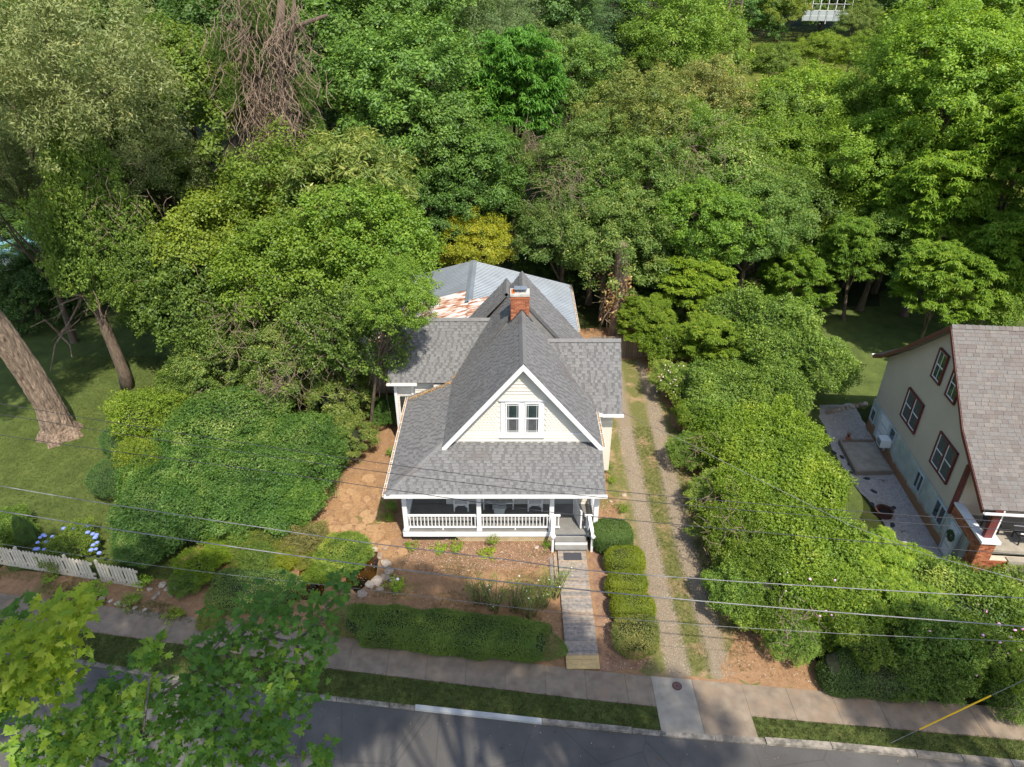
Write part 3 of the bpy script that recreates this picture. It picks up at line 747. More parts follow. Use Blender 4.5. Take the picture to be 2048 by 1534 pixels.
# leaf drift where porch roof meets the left wing
mb = MB(); r = random.Random(3)
for i in range(330):
    t_ = r.random(); x = XE0 + .1 + t_ * (xl - XE0 - .1); y = 30.1 - abs(r.gauss(0, .14)) ; z = ZEV + (x - XE0) * PS + .03 + r.uniform(0, .03)
    s = r.uniform(.02, .045); d = Vector((r.uniform(-1, 1), r.uniform(-1, 1), r.uniform(-.3, .3))).normalized() * s; e = Vector((-d.y, d.x, 0)) * .6; p = Vector((x, y, z))
    mb.face([p - d, p + e, p + d, p - e], lv=r.random())
for i in range(260):
    t_ = abs(r.gauss(0, .4)); x = xl - .02 + t_; y = 30.15 + r.uniform(-.12, .05) + t_ * .75; z = 3.97 + (y - 30.1) * 1.2 + r.uniform(0.03, .06)
    s = r.uniform(.02, .04); d = Vector((r.uniform(-1, 1), r.uniform(-1, 1), r.uniform(-.3, .3))).normalized() * s; e = Vector((-d.y, d.x, 0)) * .6; p = Vector((x, y, z))
    mb.face([p - d, p + e, p + d, p - e], lv=r.random())
mb.build('leaf_litter', leaf_b, house, kind='stuff')
# downpipes / corner boards on the right
boxobj('corner_board', white, house, (3.72, 25.1, 1.9), (.16, .16, 3.6)); boxobj('corner_board', white, house, (4.0, 27.95, 2.0), (.3, .14, 3.7))
quick('downpipe', white2, house, lambda b: (b.tube([(xr_ + .05, 24.75, ZE - .1), (xr_ - .02, 24.85, ZE - .5), (3.83, 24.95, 2.4), (3.83, 24.95, .1)], .045, 8)))
boards(house, Frame((0, 30.48, 0), (1, 0, 0), (0, 0, 1)), [(-5.9, .3), (-2.6, .3), (-2.6, 3.85), (-5.9, 3.85)], .15, cream)
quick('corner_board', white, house, lambda b: (b.box((-5.85, 30.42, 2), (.14, .12, 3.7)), b.box((-5.0, 30.42, 2), (.12, .1, 3.7))))
boxobj('window', glass, house, (-5.42, 30.45, 2.3), (.5, .06, 1.3))
boards(house, Frame((-5.92, 30.5, 0), (0, 1, 0), (0, 0, 1), (-1, 0, 0)), [(0, .3), (3.4, .3), (3.4, 3.85), (0, 3.85)], .15, cream)

# chimney
CX0, CX1, CY0, CY1 = -0.05, .78, 29.72, 30.35
chim = boxobj('chimney', mortar, house, ((CX0 + CX1) / 2, (CY0 + CY1) / 2, 8.0), (CX1 - CX0, CY1 - CY0, 1.56))
n = brick_face(chim, Frame((CX0, CY0, 0), (1, 0, 0), (0, 0, 1)), 0, CX1 - CX0, 7.25, 8.74, 120, 21)
brick_face(chim, Frame((CX0, CY1, 0), (0, -1, 0), (0, 0, 1)), 0, CY1 - CY0, 7.25, 8.74, 60, 22)
brick_face(chim, Frame((CX1, CY0, 0), (0, 1, 0), (0, 0, 1)), 0, CY1 - CY0, 7.25, 8.74, 60, 23)
boxobj('brick_band', brick_a, chim, ((CX0 + CX1) / 2, (CY0 + CY1) / 2, 8.66), (CX1 - CX0 + .08, CY1 - CY0 + .08, .07))
def crown_(b):
    b.box(((CX0 + CX1) / 2, (CY0 + CY1) / 2, 8.815), (CX1 - CX0 + .06, CY1 - CY0 + .06, .11))
quick('chimney_crown', plain('crown_mortar', (0.46, 0.44, 0.40), 0.8, 0.2, 4), chim, crown_)
boxobj('crown_patch', plain('orange_lichen', (0.50, 0.12, 0.02), 0.9, 0.4, 12), chim, (CX0 + .1, (CY0 + CY1) / 2, 8.874), (.16, .5, .012))
for dx in (-.16, .14):
    def hood(b):
        c = (CX0 + CX1) / 2 + dx + .04
        b.tube([(c, 30.03, 8.86), (c, 30.03, 8.97)], .10, 14)
        b.box((c, 30.03, 9.05), (.29, .40, .02)); b.box((c, 30.21, 9.0), (.27, .015, .10))
        for sx in (-.12, .12): b.box((c + sx, 29.86, 8.99), (.015, .015, .11))
    quick('chimney_cap', metal_roof, chim, hood)
# dark flashing where the front roof ends
quick('flashing', dark, house, lambda b: (b.beam((XR - .5, YB + .03, ZR - .5 * SL), (XR, YB + .03, ZR + .02), .05, .10, up=(0, 1, 0)), b.beam((XR + .5, YB + .03, ZR - .5 * SL), (XR, YB + .03, ZR + .02), .05, .10, up=(0, 1, 0))))

# metal roofs at the back
def ribbed(name, p0, p1, p2, p3, m, pitch=.23, w=.03, h=.022):
    p0, p1, p2, p3 = map(Vector, (p0, p1, p2, p3)); U = (p1 - p0).normalized(); V = (p3 - p0).normalized(); fr = Frame(p0, U, V)
    poly = [fr.uv(p) for p in (p0, p1, p2, p3)]
    o = quick(name, m, house, lambda b: slabface(b, fr, poly, .05)); L = (p1 - p0).length; S = (p3 - p0).length; mb = MB(); u = .05
    while u < L:
        mb.raw([fr.at(u - w, 0, .0), fr.at(u - w * .4, 0, h), fr.at(u + w * .4, 0, h), fr.at(u + w, 0, 0), fr.at(u - w, S, 0), fr.at(u - w * .4, S, h), fr.at(u + w * .4, S, h), fr.at(u + w, S, 0)],
               [(0, 1, 5, 4), (1, 2, 6, 5), (2, 3, 7, 6), (3, 2, 1, 0)]); u += pitch
    mb.build('rib', m, o, kind='stuff'); return o
RZ, EZ, RX = 5.0, 3.3, -2.5
ribbed('metal_roof', (3.85, 34.5, EZ), (3.85, 43.9, EZ), (RX, 43.9, RZ), (RX, 34.5, RZ), metal_roof)
ribbed('metal_roof', (-8.85, 43.9, EZ), (-8.85, 39.3, EZ), (RX, 39.3, RZ), (RX, 43.9, RZ), metal_roof)
ribbed('rusty_roof', (-8.85, 39.4, EZ - .06), (-8.85, 34.2, EZ - .06), (RX, 34.2, RZ - .06), (RX, 39.4, RZ - .06), rust_roof, .33, .02, .02)
ribbed('rusty_roof', (RX, 37.6, RZ + .02), (RX, 34.2, RZ + .02), (-1.0, 34.2, RZ + .32), (-1.0, 37.6, RZ + .32), rust_roof, .33, .02, .02)
quick('ridge_flashing', metal_roof, house, lambda b: b.raw([(RX - .22, 37.4, RZ - .02), (RX, 37.4, RZ + .05), (RX + .22, 37.4, RZ - .02), (RX - .22, 43.9, RZ - .02), (RX, 43.9, RZ + .05), (RX + .22, 43.9, RZ - .02)], [(0, 1, 4, 3), (1, 2, 5, 4)]))
gutter((3.87, 37.2, EZ - .04), (3.87, 43.9, EZ - .04), out=(1, 0, 0), debris=1)

# ---- porch
porch = boxobj('porch', white, house, ((XP0 + XP1) / 2, YP + .04, ZF - .16), (XP1 - XP0 + .1, .10, .24))
boxobj('porch_side', white, porch, (XP0 - .02, 26.4, ZF - .16), (.10, 6.5, .24))
mb = MB(); x = XP0 + .05
while x < XP1 - .04:
    mb.box((x, 24.07, ZF - .015), (.078, 1.84, .03), lv=rnd.random()); x += .084
mb.build('floorboards', porch_floor, porch, kind='stuff')
mb = MB(); y = 25.0
while y < 30.3: mb.box((-3.8, y, ZF - .015), (1.7, .078, .03), lv=rnd.random()); y += .084
mb.build('floorboards', porch_floor, porch, kind='stuff')
boards(porch, Frame((0, 24.975, 0), (1, 0, 0), (0, 0, 1)), [(-3.0, ZF), (3.6, ZF), (3.6, 2.75), (-3.0, 2.75)], .15, cream, holes=[(1.75, 2.85, ZF, 2.65), (-2.3, -.9, 1.25, 2.6)])
boxobj('front_door', plain('door_paint', (.30, .30, .27), .5), porch, (2.3, 24.97, 1.62), (.95, .06, 2.02))
quick('door_casing', white, porch, lambda b: (b.box((1.77, 24.95, 1.65), (.1, .08, 2.1)), b.box((2.83, 24.95, 1.65), (.1, .08, 2.1)), b.box((2.3, 24.95, 2.7), (1.16, .08, .1))))
boxobj('window', glass, porch, (-1.6, 24.965, 1.92), (1.2, .04, 1.2))
def post(px0, px1, py, w=None):
    a, _ = G(px0, py, ZF); b_, _ = G(px1, py, ZF); return (a + b_) / 2, (b_ - a)
PO = [XP0 + .10, G(959, 1060, ZF)[0], G(1102, 1060, ZF)[0], XP1 - .12]
for i, x in enumerate(PO):
    quick('post', white, porch, lambda b: (b.box((x, YP + .14, 1.7), (.19, .19, 2.2)), b.box((x, YP + .14, ZF + .06), (.23, .23, .12)), b.box((x, YP + .14, 2.55), (.24, .24, .06))))
boxobj('post', white, porch, (XP0 + .10, 27.2, 1.7), (.19, .19, 2.2)); boxobj('half_post', white, porch, (XP1 - .1, 24.9, 1.7), (.16, .14, 2.2))
def rail(x0, x1, y=YP + .14, z0=ZF + .14, z1=ZF + .80):
    r_ = boxobj('railing', white, porch, ((x0 + x1) / 2, y, z1), (x1 - x0, .10, .055))
    boxobj('bottom_rail', white, r_, ((x0 + x1) / 2, y, z0), (x1 - x0, .07, .07))
    n = max(2, round((x1 - x0) / .155)); me = None
    for i in range(n):
        x = x0 + (i + .5) * (x1 - x0) / n
        if me is None: b = MB(); b.box((0, 0, 0), (.042, .042, z1 - z0 - .06)); me = b.mesh('baluster', white)
        link('baluster', me, r_, Matrix.Translation((x, y, (z0 + z1) / 2)))
    if x1 - x0 > 1: boxobj('rail_foot', white, r_, ((x0 + x1) / 2, y, ZF + .05), (.06, .06, .11))
rail(PO[0] + .1, PO[1] - .1); rail(PO[1] + .1, PO[2] - .1)
xs0 = G(1120, 1062, ZF)[0]; xs1 = G(1168, 1062, ZF)[0]
rail(PO[2] + .1, xs0); rail(xs1, PO[3] - .1)
def ryrail(y0, y1, x):
    r_ = boxobj('railing', white, porch, (x, (y0 + y1) / 2, ZF + .8), (.10, y1 - y0, .055)); boxobj('bottom_rail', white, r_, (x, (y0 + y1) / 2, ZF + .14), (.07, y1 - y0, .07))
    n = round((y1 - y0) / .155)
    for i in range(n): boxobj('baluster', white, r_, (x, y0 + (i + .5) * (y1 - y0) / n, ZF + .47), (.042, .042, .6))
ryrail(YP + .25, 24.8, XP1 - .10); ryrail(YP + .25, 27.1, XP0 + .1)
# lattice under the porch
lat = MB(); la, lb_ = G(925, 1075, .2)[0], XP1 - 1.0
u = la
while u < lb_:
    for s in (-1, 1): lat.beam((u, YP + .035, .02), (u + s * .30, YP + .03 + .006 * s, .32), .008, .028, up=(0, 1, 0))
    u += .085
lat.build('lattice', plain('lattice_wood', (.62, .50, .32), .8), porch, kind='stuff')
boxobj('crawl_space_shade', shade_ash, porch, (-.4, YP + .14, .17), (8.0, .06, .3))  # thin near-black panel stands in for the shade under the porch
# gate standing open inward
ga = Vector((*G(1161, 1058, ZF), ZF)); gb = Vector((*G(1147, 1029, ZF), ZF))
gd = (gb - ga).normalized(); gate = quick('gate', plain('gate_white', (.62, .62, .58), .6), porch, lambda b: b.beam(ga + Vector((0, 0, .5)), gb + Vector((0, 0, .5)), .035, .82))
quick('gate_frame', white, gate, lambda b: (b.beam(ga + Vector((0, 0, .95)), gb + Vector((0, 0, .95)), .06, .05), b.beam(ga + Vector((0, 0, .09)), gb + Vector((0, 0, .09)), .055, .06), b.box(ga + Vector((0, 0, .52)), (.07, .07, .92)), b.box(gb + Vector((0, 0, .52)), (.06, .06, .9))))
# steps
SX0, SX1 = G(1110, 1090, .3)[0], G(1175, 1090, .3)[0]
st = boxobj('steps', white, porch, ((SX0 + SX1) / 2, YP - .14, .36), (SX1 - SX0, .04, .13))
boxobj('tread', porch_floor, st, ((SX0 + SX1) / 2, YP - .0, .585), (SX1 - SX0, .30, .045))
boxobj('tread', porch_floor, st, ((SX0 + SX1) / 2, YP - .30, .42), (SX1 - SX0, .30, .045))
boxobj('riser', white, st, ((SX0 + SX1) / 2, YP - .44, .31), (SX1 - SX0, .03, .17))
boxobj('tread', porch_floor, st, ((SX0 + SX1) / 2, YP - .58, .235), (SX1 - SX0, .30, .045))
quick('stringer', dark, st, lambda b: b.box(((SX0 + SX1) / 2, YP - .35, .15), (SX1 - SX0 - .1, .6, .14)))
def handrail(x, flare):
    def fn(b):
        b.beam((x, YP + .12, ZF + .86), (x + flare * .3, YP - .62, .93), .14, .07)
        b.tube([(x + flare * .3 - .01, YP - .66, .93), (x + flare * .3 + .01, YP - .66, 1.0)], .11, 14)
        b.tube([(x + flare * .3, YP - .66, .90), (x + flare * .3, YP - .66, 1.0)], .105, 14)
        b.box((x + flare * .25, YP - .6, .5), (.10, .10, .95)); b.box((x, YP + .12, .9), (.10, .10, 1.1))
    quick('handrail', white, porch, fn)
handrail(SX0 - .08, -.1); handrail(SX1 + .06, .45)
# porch furniture
def chair(px, label, sc=1.0):
    x, y = G(px, 1020, ZF); y += .15
    t = root('porch_chair', (x, y, ZF), label, 'chair', 'white porch chairs')
    W = .62
    boxobj('seat', white2, t, (x, y + .02, ZF + .42), (W, .52, .04))
    for sx in (-1, 1):
        quick('leg', white2, t, lambda b: b.box((x + sx * W / 2, y - .24, ZF + .33), (.06, .06, .64)))
        quick('leg', white2, t, lambda b: b.box((x + sx * W / 2, y + .27, ZF + .5), (.05, .05, 1.0)))
        boxobj('armrest', white2, t, (x + sx * W / 2, y, ZF + .66), (.1, .62, .035))
    def back(b):
        for i in range(7): b.box((x - W / 2 + .07 + i * (W - .14) / 6, y + .29, ZF + .74), (.055, .02, .6))
        b.box((x, y + .29, ZF + 1.03), (W, .04, .09))
    quick('backrest', white2, t, back)
    def apron(b):
        b.box((x, y - .25, ZF + .38), (W - .06, .02, .08))
        for i in range(4):
            for sx in (-1, 1): b.box((x + sx * (W / 2 - .05 - i * .035), y - .25, ZF + .33 - (3 - i) * .02 + .02), (.035, .02, .10 - i * .015))
    quick('apron', white2, t, apron)
chair(923, 'white porch chair on the left, behind the first railing section', 1); chair(1070, 'white porch chair beside the front door, near the gate')
x, y = G(997, 1018, ZF); y += .1
t = root('porch_swing', (x, y, ZF), 'grey cushioned white bench between the two porch chairs', 'bench')
boxobj('seat', cushion, t, (x, y + .1, ZF + .44), (1.3, .5, .1)); boxobj('backrest', cushion, t, (x, y + .38, ZF + .75), (1.3, .1, .5))
for sx in (-1, 1): boxobj('leg', white2, t, (x + sx * .66, y - .12, ZF + .3), (.05, .05, .6)); boxobj('armrest', white2, t, (x + sx * .66, y + .1, ZF + .62), (.07, .55, .04))
boxobj('front_rail', white2, t, (x, y - .13, ZF + .36), (1.3, .03, .06))
x, y = G(999, 1024, ZF); y -= .12
t = root('porch_table', (x, y, ZF), 'small pale grey coffee table with flared sides before the porch bench', 'table')
greyp = plain('pale_grey_paint', (.42, .46, .46), .5)
boxobj('tabletop', greyp, t, (x, y, ZF + .44), (.62, .38, .03))
quick('body', greyp, t, lambda b: b.raw([(x - .26, y - .14, ZF + .42), (x + .26, y - .14, ZF + .42), (x + .20, y - .12, ZF), (x - .20, y - .12, ZF), (x - .26, y + .14, ZF + .42), (x + .26, y + .14, ZF + .42), (x + .20, y + .12, ZF), (x - .20, y + .12, ZF)], [(0, 3, 2, 1), (4, 5, 6, 7), (0, 4, 7, 3), (1, 2, 6, 5)]))

# boardwalk of weathered planks
bw = root('boardwalk', (2.55, 19.4, 0), 'narrow grey weathered plank walk from the porch steps to the sidewalk', 'boardwalk')
y = 16.62; xa, xb = 1.96, 3.16; k = 0
protos = []
for i in range(5): b = MB(); b.box((0, 0, 0), (xb - xa, .098, .04)); protos.append(b.mesh('plank', plank_o))
while y < 22.62:
    if k < 3:
        boxobj('plank', newplank, bw, ((xa + xb) / 2, y + .04, .10), (xb - xa, .18, .045)); y += .188
    else:
        o = link('plank', protos[k % 5], bw, Matrix.Translation(((xa + xb) / 2 + rnd.uniform(-.01, .01), y, .115 + rnd.uniform(-.004, .004)))); y += .104
    k += 1
boxobj('joist', dark, bw, (xa + .1, 19.6, .05), (.06, 6.0, .09)); boxobj('joist', dark, bw, (xb - .1, 19.6, .05), (.06, 6.0, .09))
for i, dx in enumerate((.0, .17)): boxobj('side_plank', plank_o, bw, (xa - .12 - dx * 1.1, 21.5 - dx, .06), (.13, 1.6, .03))
x, y = G(1145, 1113, .14)
t = link('doormat', None) if False else boxobj('doormat', plain('mat_rubber', (.055, .055, .062), .9, .2, 30), None, (x, y, .148), (.76, .42, .018))
meta(t, 'dark rectangular doormat on the boardwalk below the porch steps', 'doormat')

# ------------------------------------------------------------------ the beige neighbour house
NA = Vector((19.3, 31.9, 0)); NS = Vector((-.0862, -.9963, 0)); NE = Vector((.9963, -.0862, 0)); UP = Vector((0, 0, 1))
nh = root('beige_house', (24, 26, 0), 'tall beige sided house with dark red trim and brown shingled roof', 'house')
def W(s, z, e=0.0): return NA + NS * s + UP * z + NE * e
wf = Frame(NA, NS, UP, -NE)                    # wall frame: u along the wall to the street, v up
SMAX = 9.0
prof = [(0, 4.55), (1.7, 5.85), (5.05, 8.70), (8.35, 5.62), (11.25, 3.95)]      # roofline (s, z)
def zr(s):
    for (a, b), (c, d) in zip(prof, prof[1:]):
        if s <= c: return b + (d - b) * (s - a) / (c - a)
    return prof[-1][1]
def body(b):
    pts = [(0, 0), (SMAX, 0), (SMAX, zr(SMAX) - .12), (8.35, 5.5), (5.05, 8.58), (1.7, 5.73), (0, 4.43)]
    n = len(pts); b.raw([W(s, z, .06) for s, z in pts] + [W(s, z, 12) for s, z in pts], [tuple(range(n)), tuple(reversed(range(n, 2 * n)))] + [(i, i + n, (i + 1) % n + n, (i + 1) % n) for i in range(n)])
quick('wall', beige, nh, body)
quick('basement_wall', stucco_m, nh, lambda b: b.box(W(SMAX / 2 + .85, .93, .1), (SMAX + 1.9, .2, 1.84), ax=(NS, NE, UP)))
wins = [(4.26, 5.12, 5.78, 7.24, 0, 'W'), (5.77, 6.63, 5.72, 7.18, 0, 'W'), (2.88, 4.55, 2.76, 4.36, 1, 'D'), (6.44, 8.1, 2.62, 4.28, 1, 'D')]
polys = [[(0, 1.88), (SMAX, 1.88), (SMAX, 5.2), (8.35, 5.5), (5.05, 8.58), (1.7, 5.73), (0, 4.4)]]
# the profile is not convex at the kinks, so it is clad in three bays
hl = [(a, b, c, d) for a, b, c, d, _, _ in wins]
bays = [[(0, 1.88), (1.7, 1.88), (1.7, 5.72), (0, 4.4)], [(1.7, 1.88), (8.35, 1.88), (8.35, 5.5), (5.05, 8.56), (1.7, 5.72)], [(8.35, 1.88), (SMAX, 1.88), (SMAX, 5.1), (8.35, 5.48)]]
for bp in bays: boards(nh, wf, bp, .15, beige, holes=hl, name='siding_board', th=.032, base=-.05, v_lo=1.88)
for a, b_, c, d, dbl, _ in wins:
    t_ = .065
    w_ = quick('window', redtrim, nh, lambda b: ([b.box(W((a + b_) / 2, z, -.03), (b_ - a, .09, t_), ax=(NS, NE, UP)) for z in (c + t_ / 2, d - t_ / 2)], [b.box(W(s, (c + d) / 2, -.032), (t_, .09, d - c), ax=(NS, NE, UP)) for s in ((a + t_ / 2, b_ - t_ / 2) + (((a + b_) / 2,) if dbl else ()))]))
    cells = [(a + t_, (a + b_) / 2 - t_ / 2), ((a + b_) / 2 + t_ / 2, b_ - t_)] if dbl else [(a + t_, b_ - t_)]
    for s0, s1 in cells:
        z0, z1 = c + t_, d - t_; zm = (z0 + z1) / 2
        boxobj('pane', screen if dbl else glass, w_, W((s0 + s1) / 2, (z0 + z1) / 2, .01), (s1 - s0, .03, z1 - z0), ax=(NS, NE, UP))
        def sash(b):
            for z in (z0 + .03, z1 - .03, zm): b.box(W((s0 + s1) / 2, z, -.012), (s1 - s0, .03, .045), ax=(NS, NE, UP))
            for s in (s0 + .022, s1 - .022): b.box(W(s, zm, -.013), (.045, .03, z1 - z0), ax=(NS, NE, UP))
            if not dbl: b.box(W((s0 + s1) / 2, zm, -.01), (.02, .02, z1 - z0 - .1), ax=(NS, NE, UP))
        quick('sash', white2, w_, sash)
# basement openings
for a, b_, c, d, lab in ((.12, .62, .75, 1.42, 0), (5.9, 6.55, .84, 1.74, 1), (7.96, 8.85, .85, 1.78, 1), (2.5, 3.1, 1.22, 1.84, 0)):
    w_ = boxobj('window', glass, nh, W((a + b_) / 2, (c + d) / 2, -.01), (b_ - a, .04, d - c), ax=(NS, NE, UP))
    def fr_w(b):
        for z in (c, d): b.box(W((a + b_) / 2, z, -.04), (b_ - a + .07, .06, .06), ax=(NS, NE, UP))
        for s in (a, b_) + (((a + b_) / 2,) if lab else ()): b.box(W(s, (c + d) / 2, -.042), (.06, .06, d - c), ax=(NS, NE, UP))
    quick('window_frame', greyp, w_, fr_w)
for a, b_, c, d in ((1.12, 2.42, .30, 1.86), (9.35, 10.1, .10, 1.72)):
    d_ = boxobj('door', plain('pale_door', (.50, .53, .55), .5, .1, 3), nh, W((a + b_) / 2, (c + d) / 2, -.02), (b_ - a, .06, d - c), ax=(NS, NE, UP))
    boxobj('door_frame', greyp, d_, W(a - .04, (c + d) / 2, -.03), (.08, .1, d - c), ax=(NS, NE, UP)); boxobj('door_frame', greyp, d_, W(b_ + .04, (c + d) / 2, -.03), (.08, .1, d - c), ax=(NS, NE, UP))
    for k in range(3): boxobj('door_panel', white2, d_, W((a + b_) / 2, c + (d - c) * (k + .5) / 3, -.055), ((b_ - a) * .7, .012, (d - c) * .24), ax=(NS, NE, UP))
# air conditioner and wreath are things hanging on the wall
t = root('air_conditioner', W(2.72, 1.0, -.3), 'white window air conditioner sticking out of the stained basement wall', 'air conditioner')
boxobj('casing', white2, t, W(2.72, 1.03, -.28), (.52, .52, .42), ax=(NS, NE, UP)); boxobj('grille', dark, t, W(2.72, 1.03, -.548), (.40, .01, .30), ax=(NS, NE, UP))
for k in range(6): boxobj('louvre', greyp, t, W(2.72, .91 + k * .05, -.556), (.38, .008, .012), ax=(NS, NE, UP))
def torus_leaves(name, c, R, r, nrm, mat, label, cat, n=260):
    mb = MB(); rr = random.Random(4); N_ = Vector(nrm); A_ = NS; B_ = UP
    for i in range(n):
        a = rr.uniform(0, 6.28); p = Vector(c) + (A_ * math.cos(a) + B_ * math.sin(a)) * (R + rr.uniform(-r, r)) + N_ * rr.uniform(-r, r)
        d = Vector([rr.uniform(-1, 1) for _ in range(3)]).normalized() * .055; e = d.cross(Vector([rr.uniform(-1, 1) for _ in range(3)])).normalized() * .03
        mb.face([p - d, p + e, p + d, p - e], lv=rr.random())
    o = mb.build(name, mat); meta(o, label, cat); return o
torus_leaves('wreath', W(9.75, 1.25, -.12), .19, .05, -NE, leaf_d, 'round dark green wreath hanging on the pale basement door', 'wreath')
# roof planes
def nroof(i, seed, e0=-.35, e1=12.3, solo=0, **kw):
    (a, b), (c, d) = prof[i], prof[i + 1]
    if i < 2: q = [W(a - (.85 if i == 0 else 0), b - (.45 if i == 0 else 0), e1), W(a - (.85 if i == 0 else 0), b - (.45 if i == 0 else 0), e0), W(c, d, e0), W(c, d, e1)]
    else: q = [W(c, d, e0), W(c, d, e1), W(a, b, e1), W(a, b, e0)]
    return roof_plane(nh, *q, exp=.175, th=.13, mats=(shing_t, shing_to), deck=plain('brown_deck', (.20, .165, .15), .9), seed=seed, solo=solo, wr=(.2, .36), gr=(.0, .02), **kw)
nroof(0, 40); nroof(1, 41); nroof(2, 42, solo=200); nroof(3, 43, solo=100)
caps_h = quick('ridge_caps', shing_t, nh, lambda b: [b.raw([W(5.05, 8.76, e), W(5.05, 8.74, e + .3), W(4.9, 8.62, e), W(4.9, 8.61, e + .3), W(5.2, 8.62, e), W(5.2, 8.61, e + .3)], [(0, 1, 3, 2), (1, 0, 4, 5)], lv=rnd.random()) for e in np.arange(-.35, 12, .27)]); caps_h['kind'] = 'stuff'
def rk(b):
    pr = [(-.85, 4.10)] + prof
    for (s0, z0), (s1, z1) in zip(pr, pr[1:]):
        b.raw([W(s0, z0 - .02, -.38), W(s1, z1 - .02, -.38), W(s1, z1 - .22, -.38), W(s0, z0 - .22, -.38), W(s0, z0 - .02, -.33), W(s1, z1 - .02, -.33), W(s1, z1 - .22, -.33), W(s0, z0 - .22, -.33)],
              [(0, 1, 2, 3), (7, 6, 5, 4), (4, 5, 1, 0), (3, 2, 6, 7)])
quick('rake_board', redtrim, nh, rk)
quick('gutter', white2, nh, lambda b: (b.beam(W(11.4, 3.86, -.4), W(11.4, 3.86, 12.3), .12, .02), b.beam(W(11.46, 3.92, -.4), W(11.46, 3.92, 12.3), .02, .12), b.beam(W(-.95, 4.0, -.4), W(-.95, 4.0, 12.3), .12, .12)))
# corner trim and porch
quick('corner_board', redtrim, nh, lambda b: (b.box(W(9.02, 3.1, -.02), (.13, .16, 2.5), ax=(NS, NE, UP)), b.beam(W(9.02, 4.35, .0), W(8.95, 5.1, 0), .1, .12)))
quick('porch_wall', beige, nh, lambda b: b.box(W(9.06, 3.3, 6), (.06, 11.8, 3.4), ax=(NS, NE, UP)))
boards(nh, Frame(W(9.10, 0, 0), NE, UP, NS), [(0.1, 1.9), (6, 1.9), (6, 4.9), (.1, 4.9)], .15, beige)
boxobj('porch_floor', concrete, nh, W(10.1, 1.80, 6), (2.2, 11.8, .18), ax=(NS, NE, UP))
pw = boxobj('porch_parapet', mortar, nh, W(10.1, 1.2, .12), (2.1, .22, 2.4), ax=(NS, NE, UP))
brick_face(pw, Frame(W(9.05, 0, .012), NS, UP, -NE), 0, 2.1, 1.88, 2.42, 110, 31)
brick_face(pw, Frame(W(9.05, 0, .012), NS, UP, -NE), 1.15, 2.1, .02, 1.87, 0, 32)
pier = boxobj('brick_pier', mortar, nh, W(11.2, 1.2, .28), (.42, .56, 2.4), ax=(NS, NE, UP))
brick_face(pier, Frame(W(11.41, 0, 0), NE, UP, NS), 0, .56, .03, 2.42, 120, 33)
brick_face(pier, Frame(W(10.99, 0, -.005), NS, UP, -NE), 0, .42, .03, 2.42, 60, 34)
fwall = boxobj('front_wall', mortar, nh, W(11.2, .75, 1.3), (.3, 1.6, 1.5), ax=(NS, NE, UP))
brick_face(fwall, Frame(W(11.35, 0, .5), NE, UP, NS), 0, 1.6, .03, 1.48, 70, 35)
boxobj('parapet_cap', white, nh, W(10.1, 2.46, .12), (2.1, .34, .08), ax=(NS, NE, UP)); boxobj('pier_cap', white, nh, W(11.22, 2.48, .3), (.56, .72, .11), ax=(NS, NE, UP))
boxobj('post', redtrim, nh, W(11.15, 3.2, .26), (.2, .3, 1.4), ax=(NS, NE, UP)); boxobj('post_edge', white2, nh, W(11.15, 3.2, .44), (.21, .06, 1.4), ax=(NS, NE, UP))
quick('porch_step', white, nh, lambda b: b.box(W(12.2, .56, 3.4), (1.7, 4.4, .12), ax=(NS, NE, UP)))
quick('porch_step_base', mortar, nh, lambda b: b.box(W(12.15, .25, 3.4), (1.6, 4.3, .5), ax=(NS, NE, UP)))
for k in range(3): boxobj('stair', concrete, nh, W(11.3 + k * .0, .7 + k * .35, 1.9), (.5 - k * .12, 1.2, .3), ax=(NS, NE, UP))
t = root('porch_rocker', W(10.0, 1.9, 1.1), 'dark wooden rocking chair behind the white parapet of the beige house', 'chair')
boxobj('seat', dark, t, W(10.0, 2.3, 1.1), (.5, .5, .04), ax=(NS, NE, UP)); boxobj('backrest', dark, t, W(9.74, 2.65, 1.1), (.05, .5, .7), ax=(NS, NE, UP))
for a in (-.22, .22):
    for c in (-.22, .22): boxobj('leg', dark, t, W(10.0 + a, 2.09, 1.1 + c), (.05, .05, .4), ax=(NS, NE, UP))
t = root('lounge_chair', W(10.6, 1.9, 2.2), 'folding lounge chair with pale arms on the shaded porch of the beige house', 'chair')
boxobj('seat', dark, t, W(10.6, 2.28, 2.2), (.6, .9, .05), ax=(NS, NE, UP)); quick('frame', white2, t, lambda b: (b.beam(W(10.35, 2.5, 1.7), W(10.35, 2.45, 2.7), .04, .04), b.beam(W(10.85, 2.5, 1.7), W(10.85, 2.45, 2.7), .04, .04)))
quick('backrest', dark, t, lambda b: b.beam(W(10.6, 2.3, 2.6), W(10.6, 2.8, 2.95), .6, .05))
for a in (-.24, .24):
    for c in (-.4, .4): boxobj('leg', dark, t, W(10.6 + a, 2.08, 2.2 + c), (.04, .04, .38), ax=(NS, NE, UP))
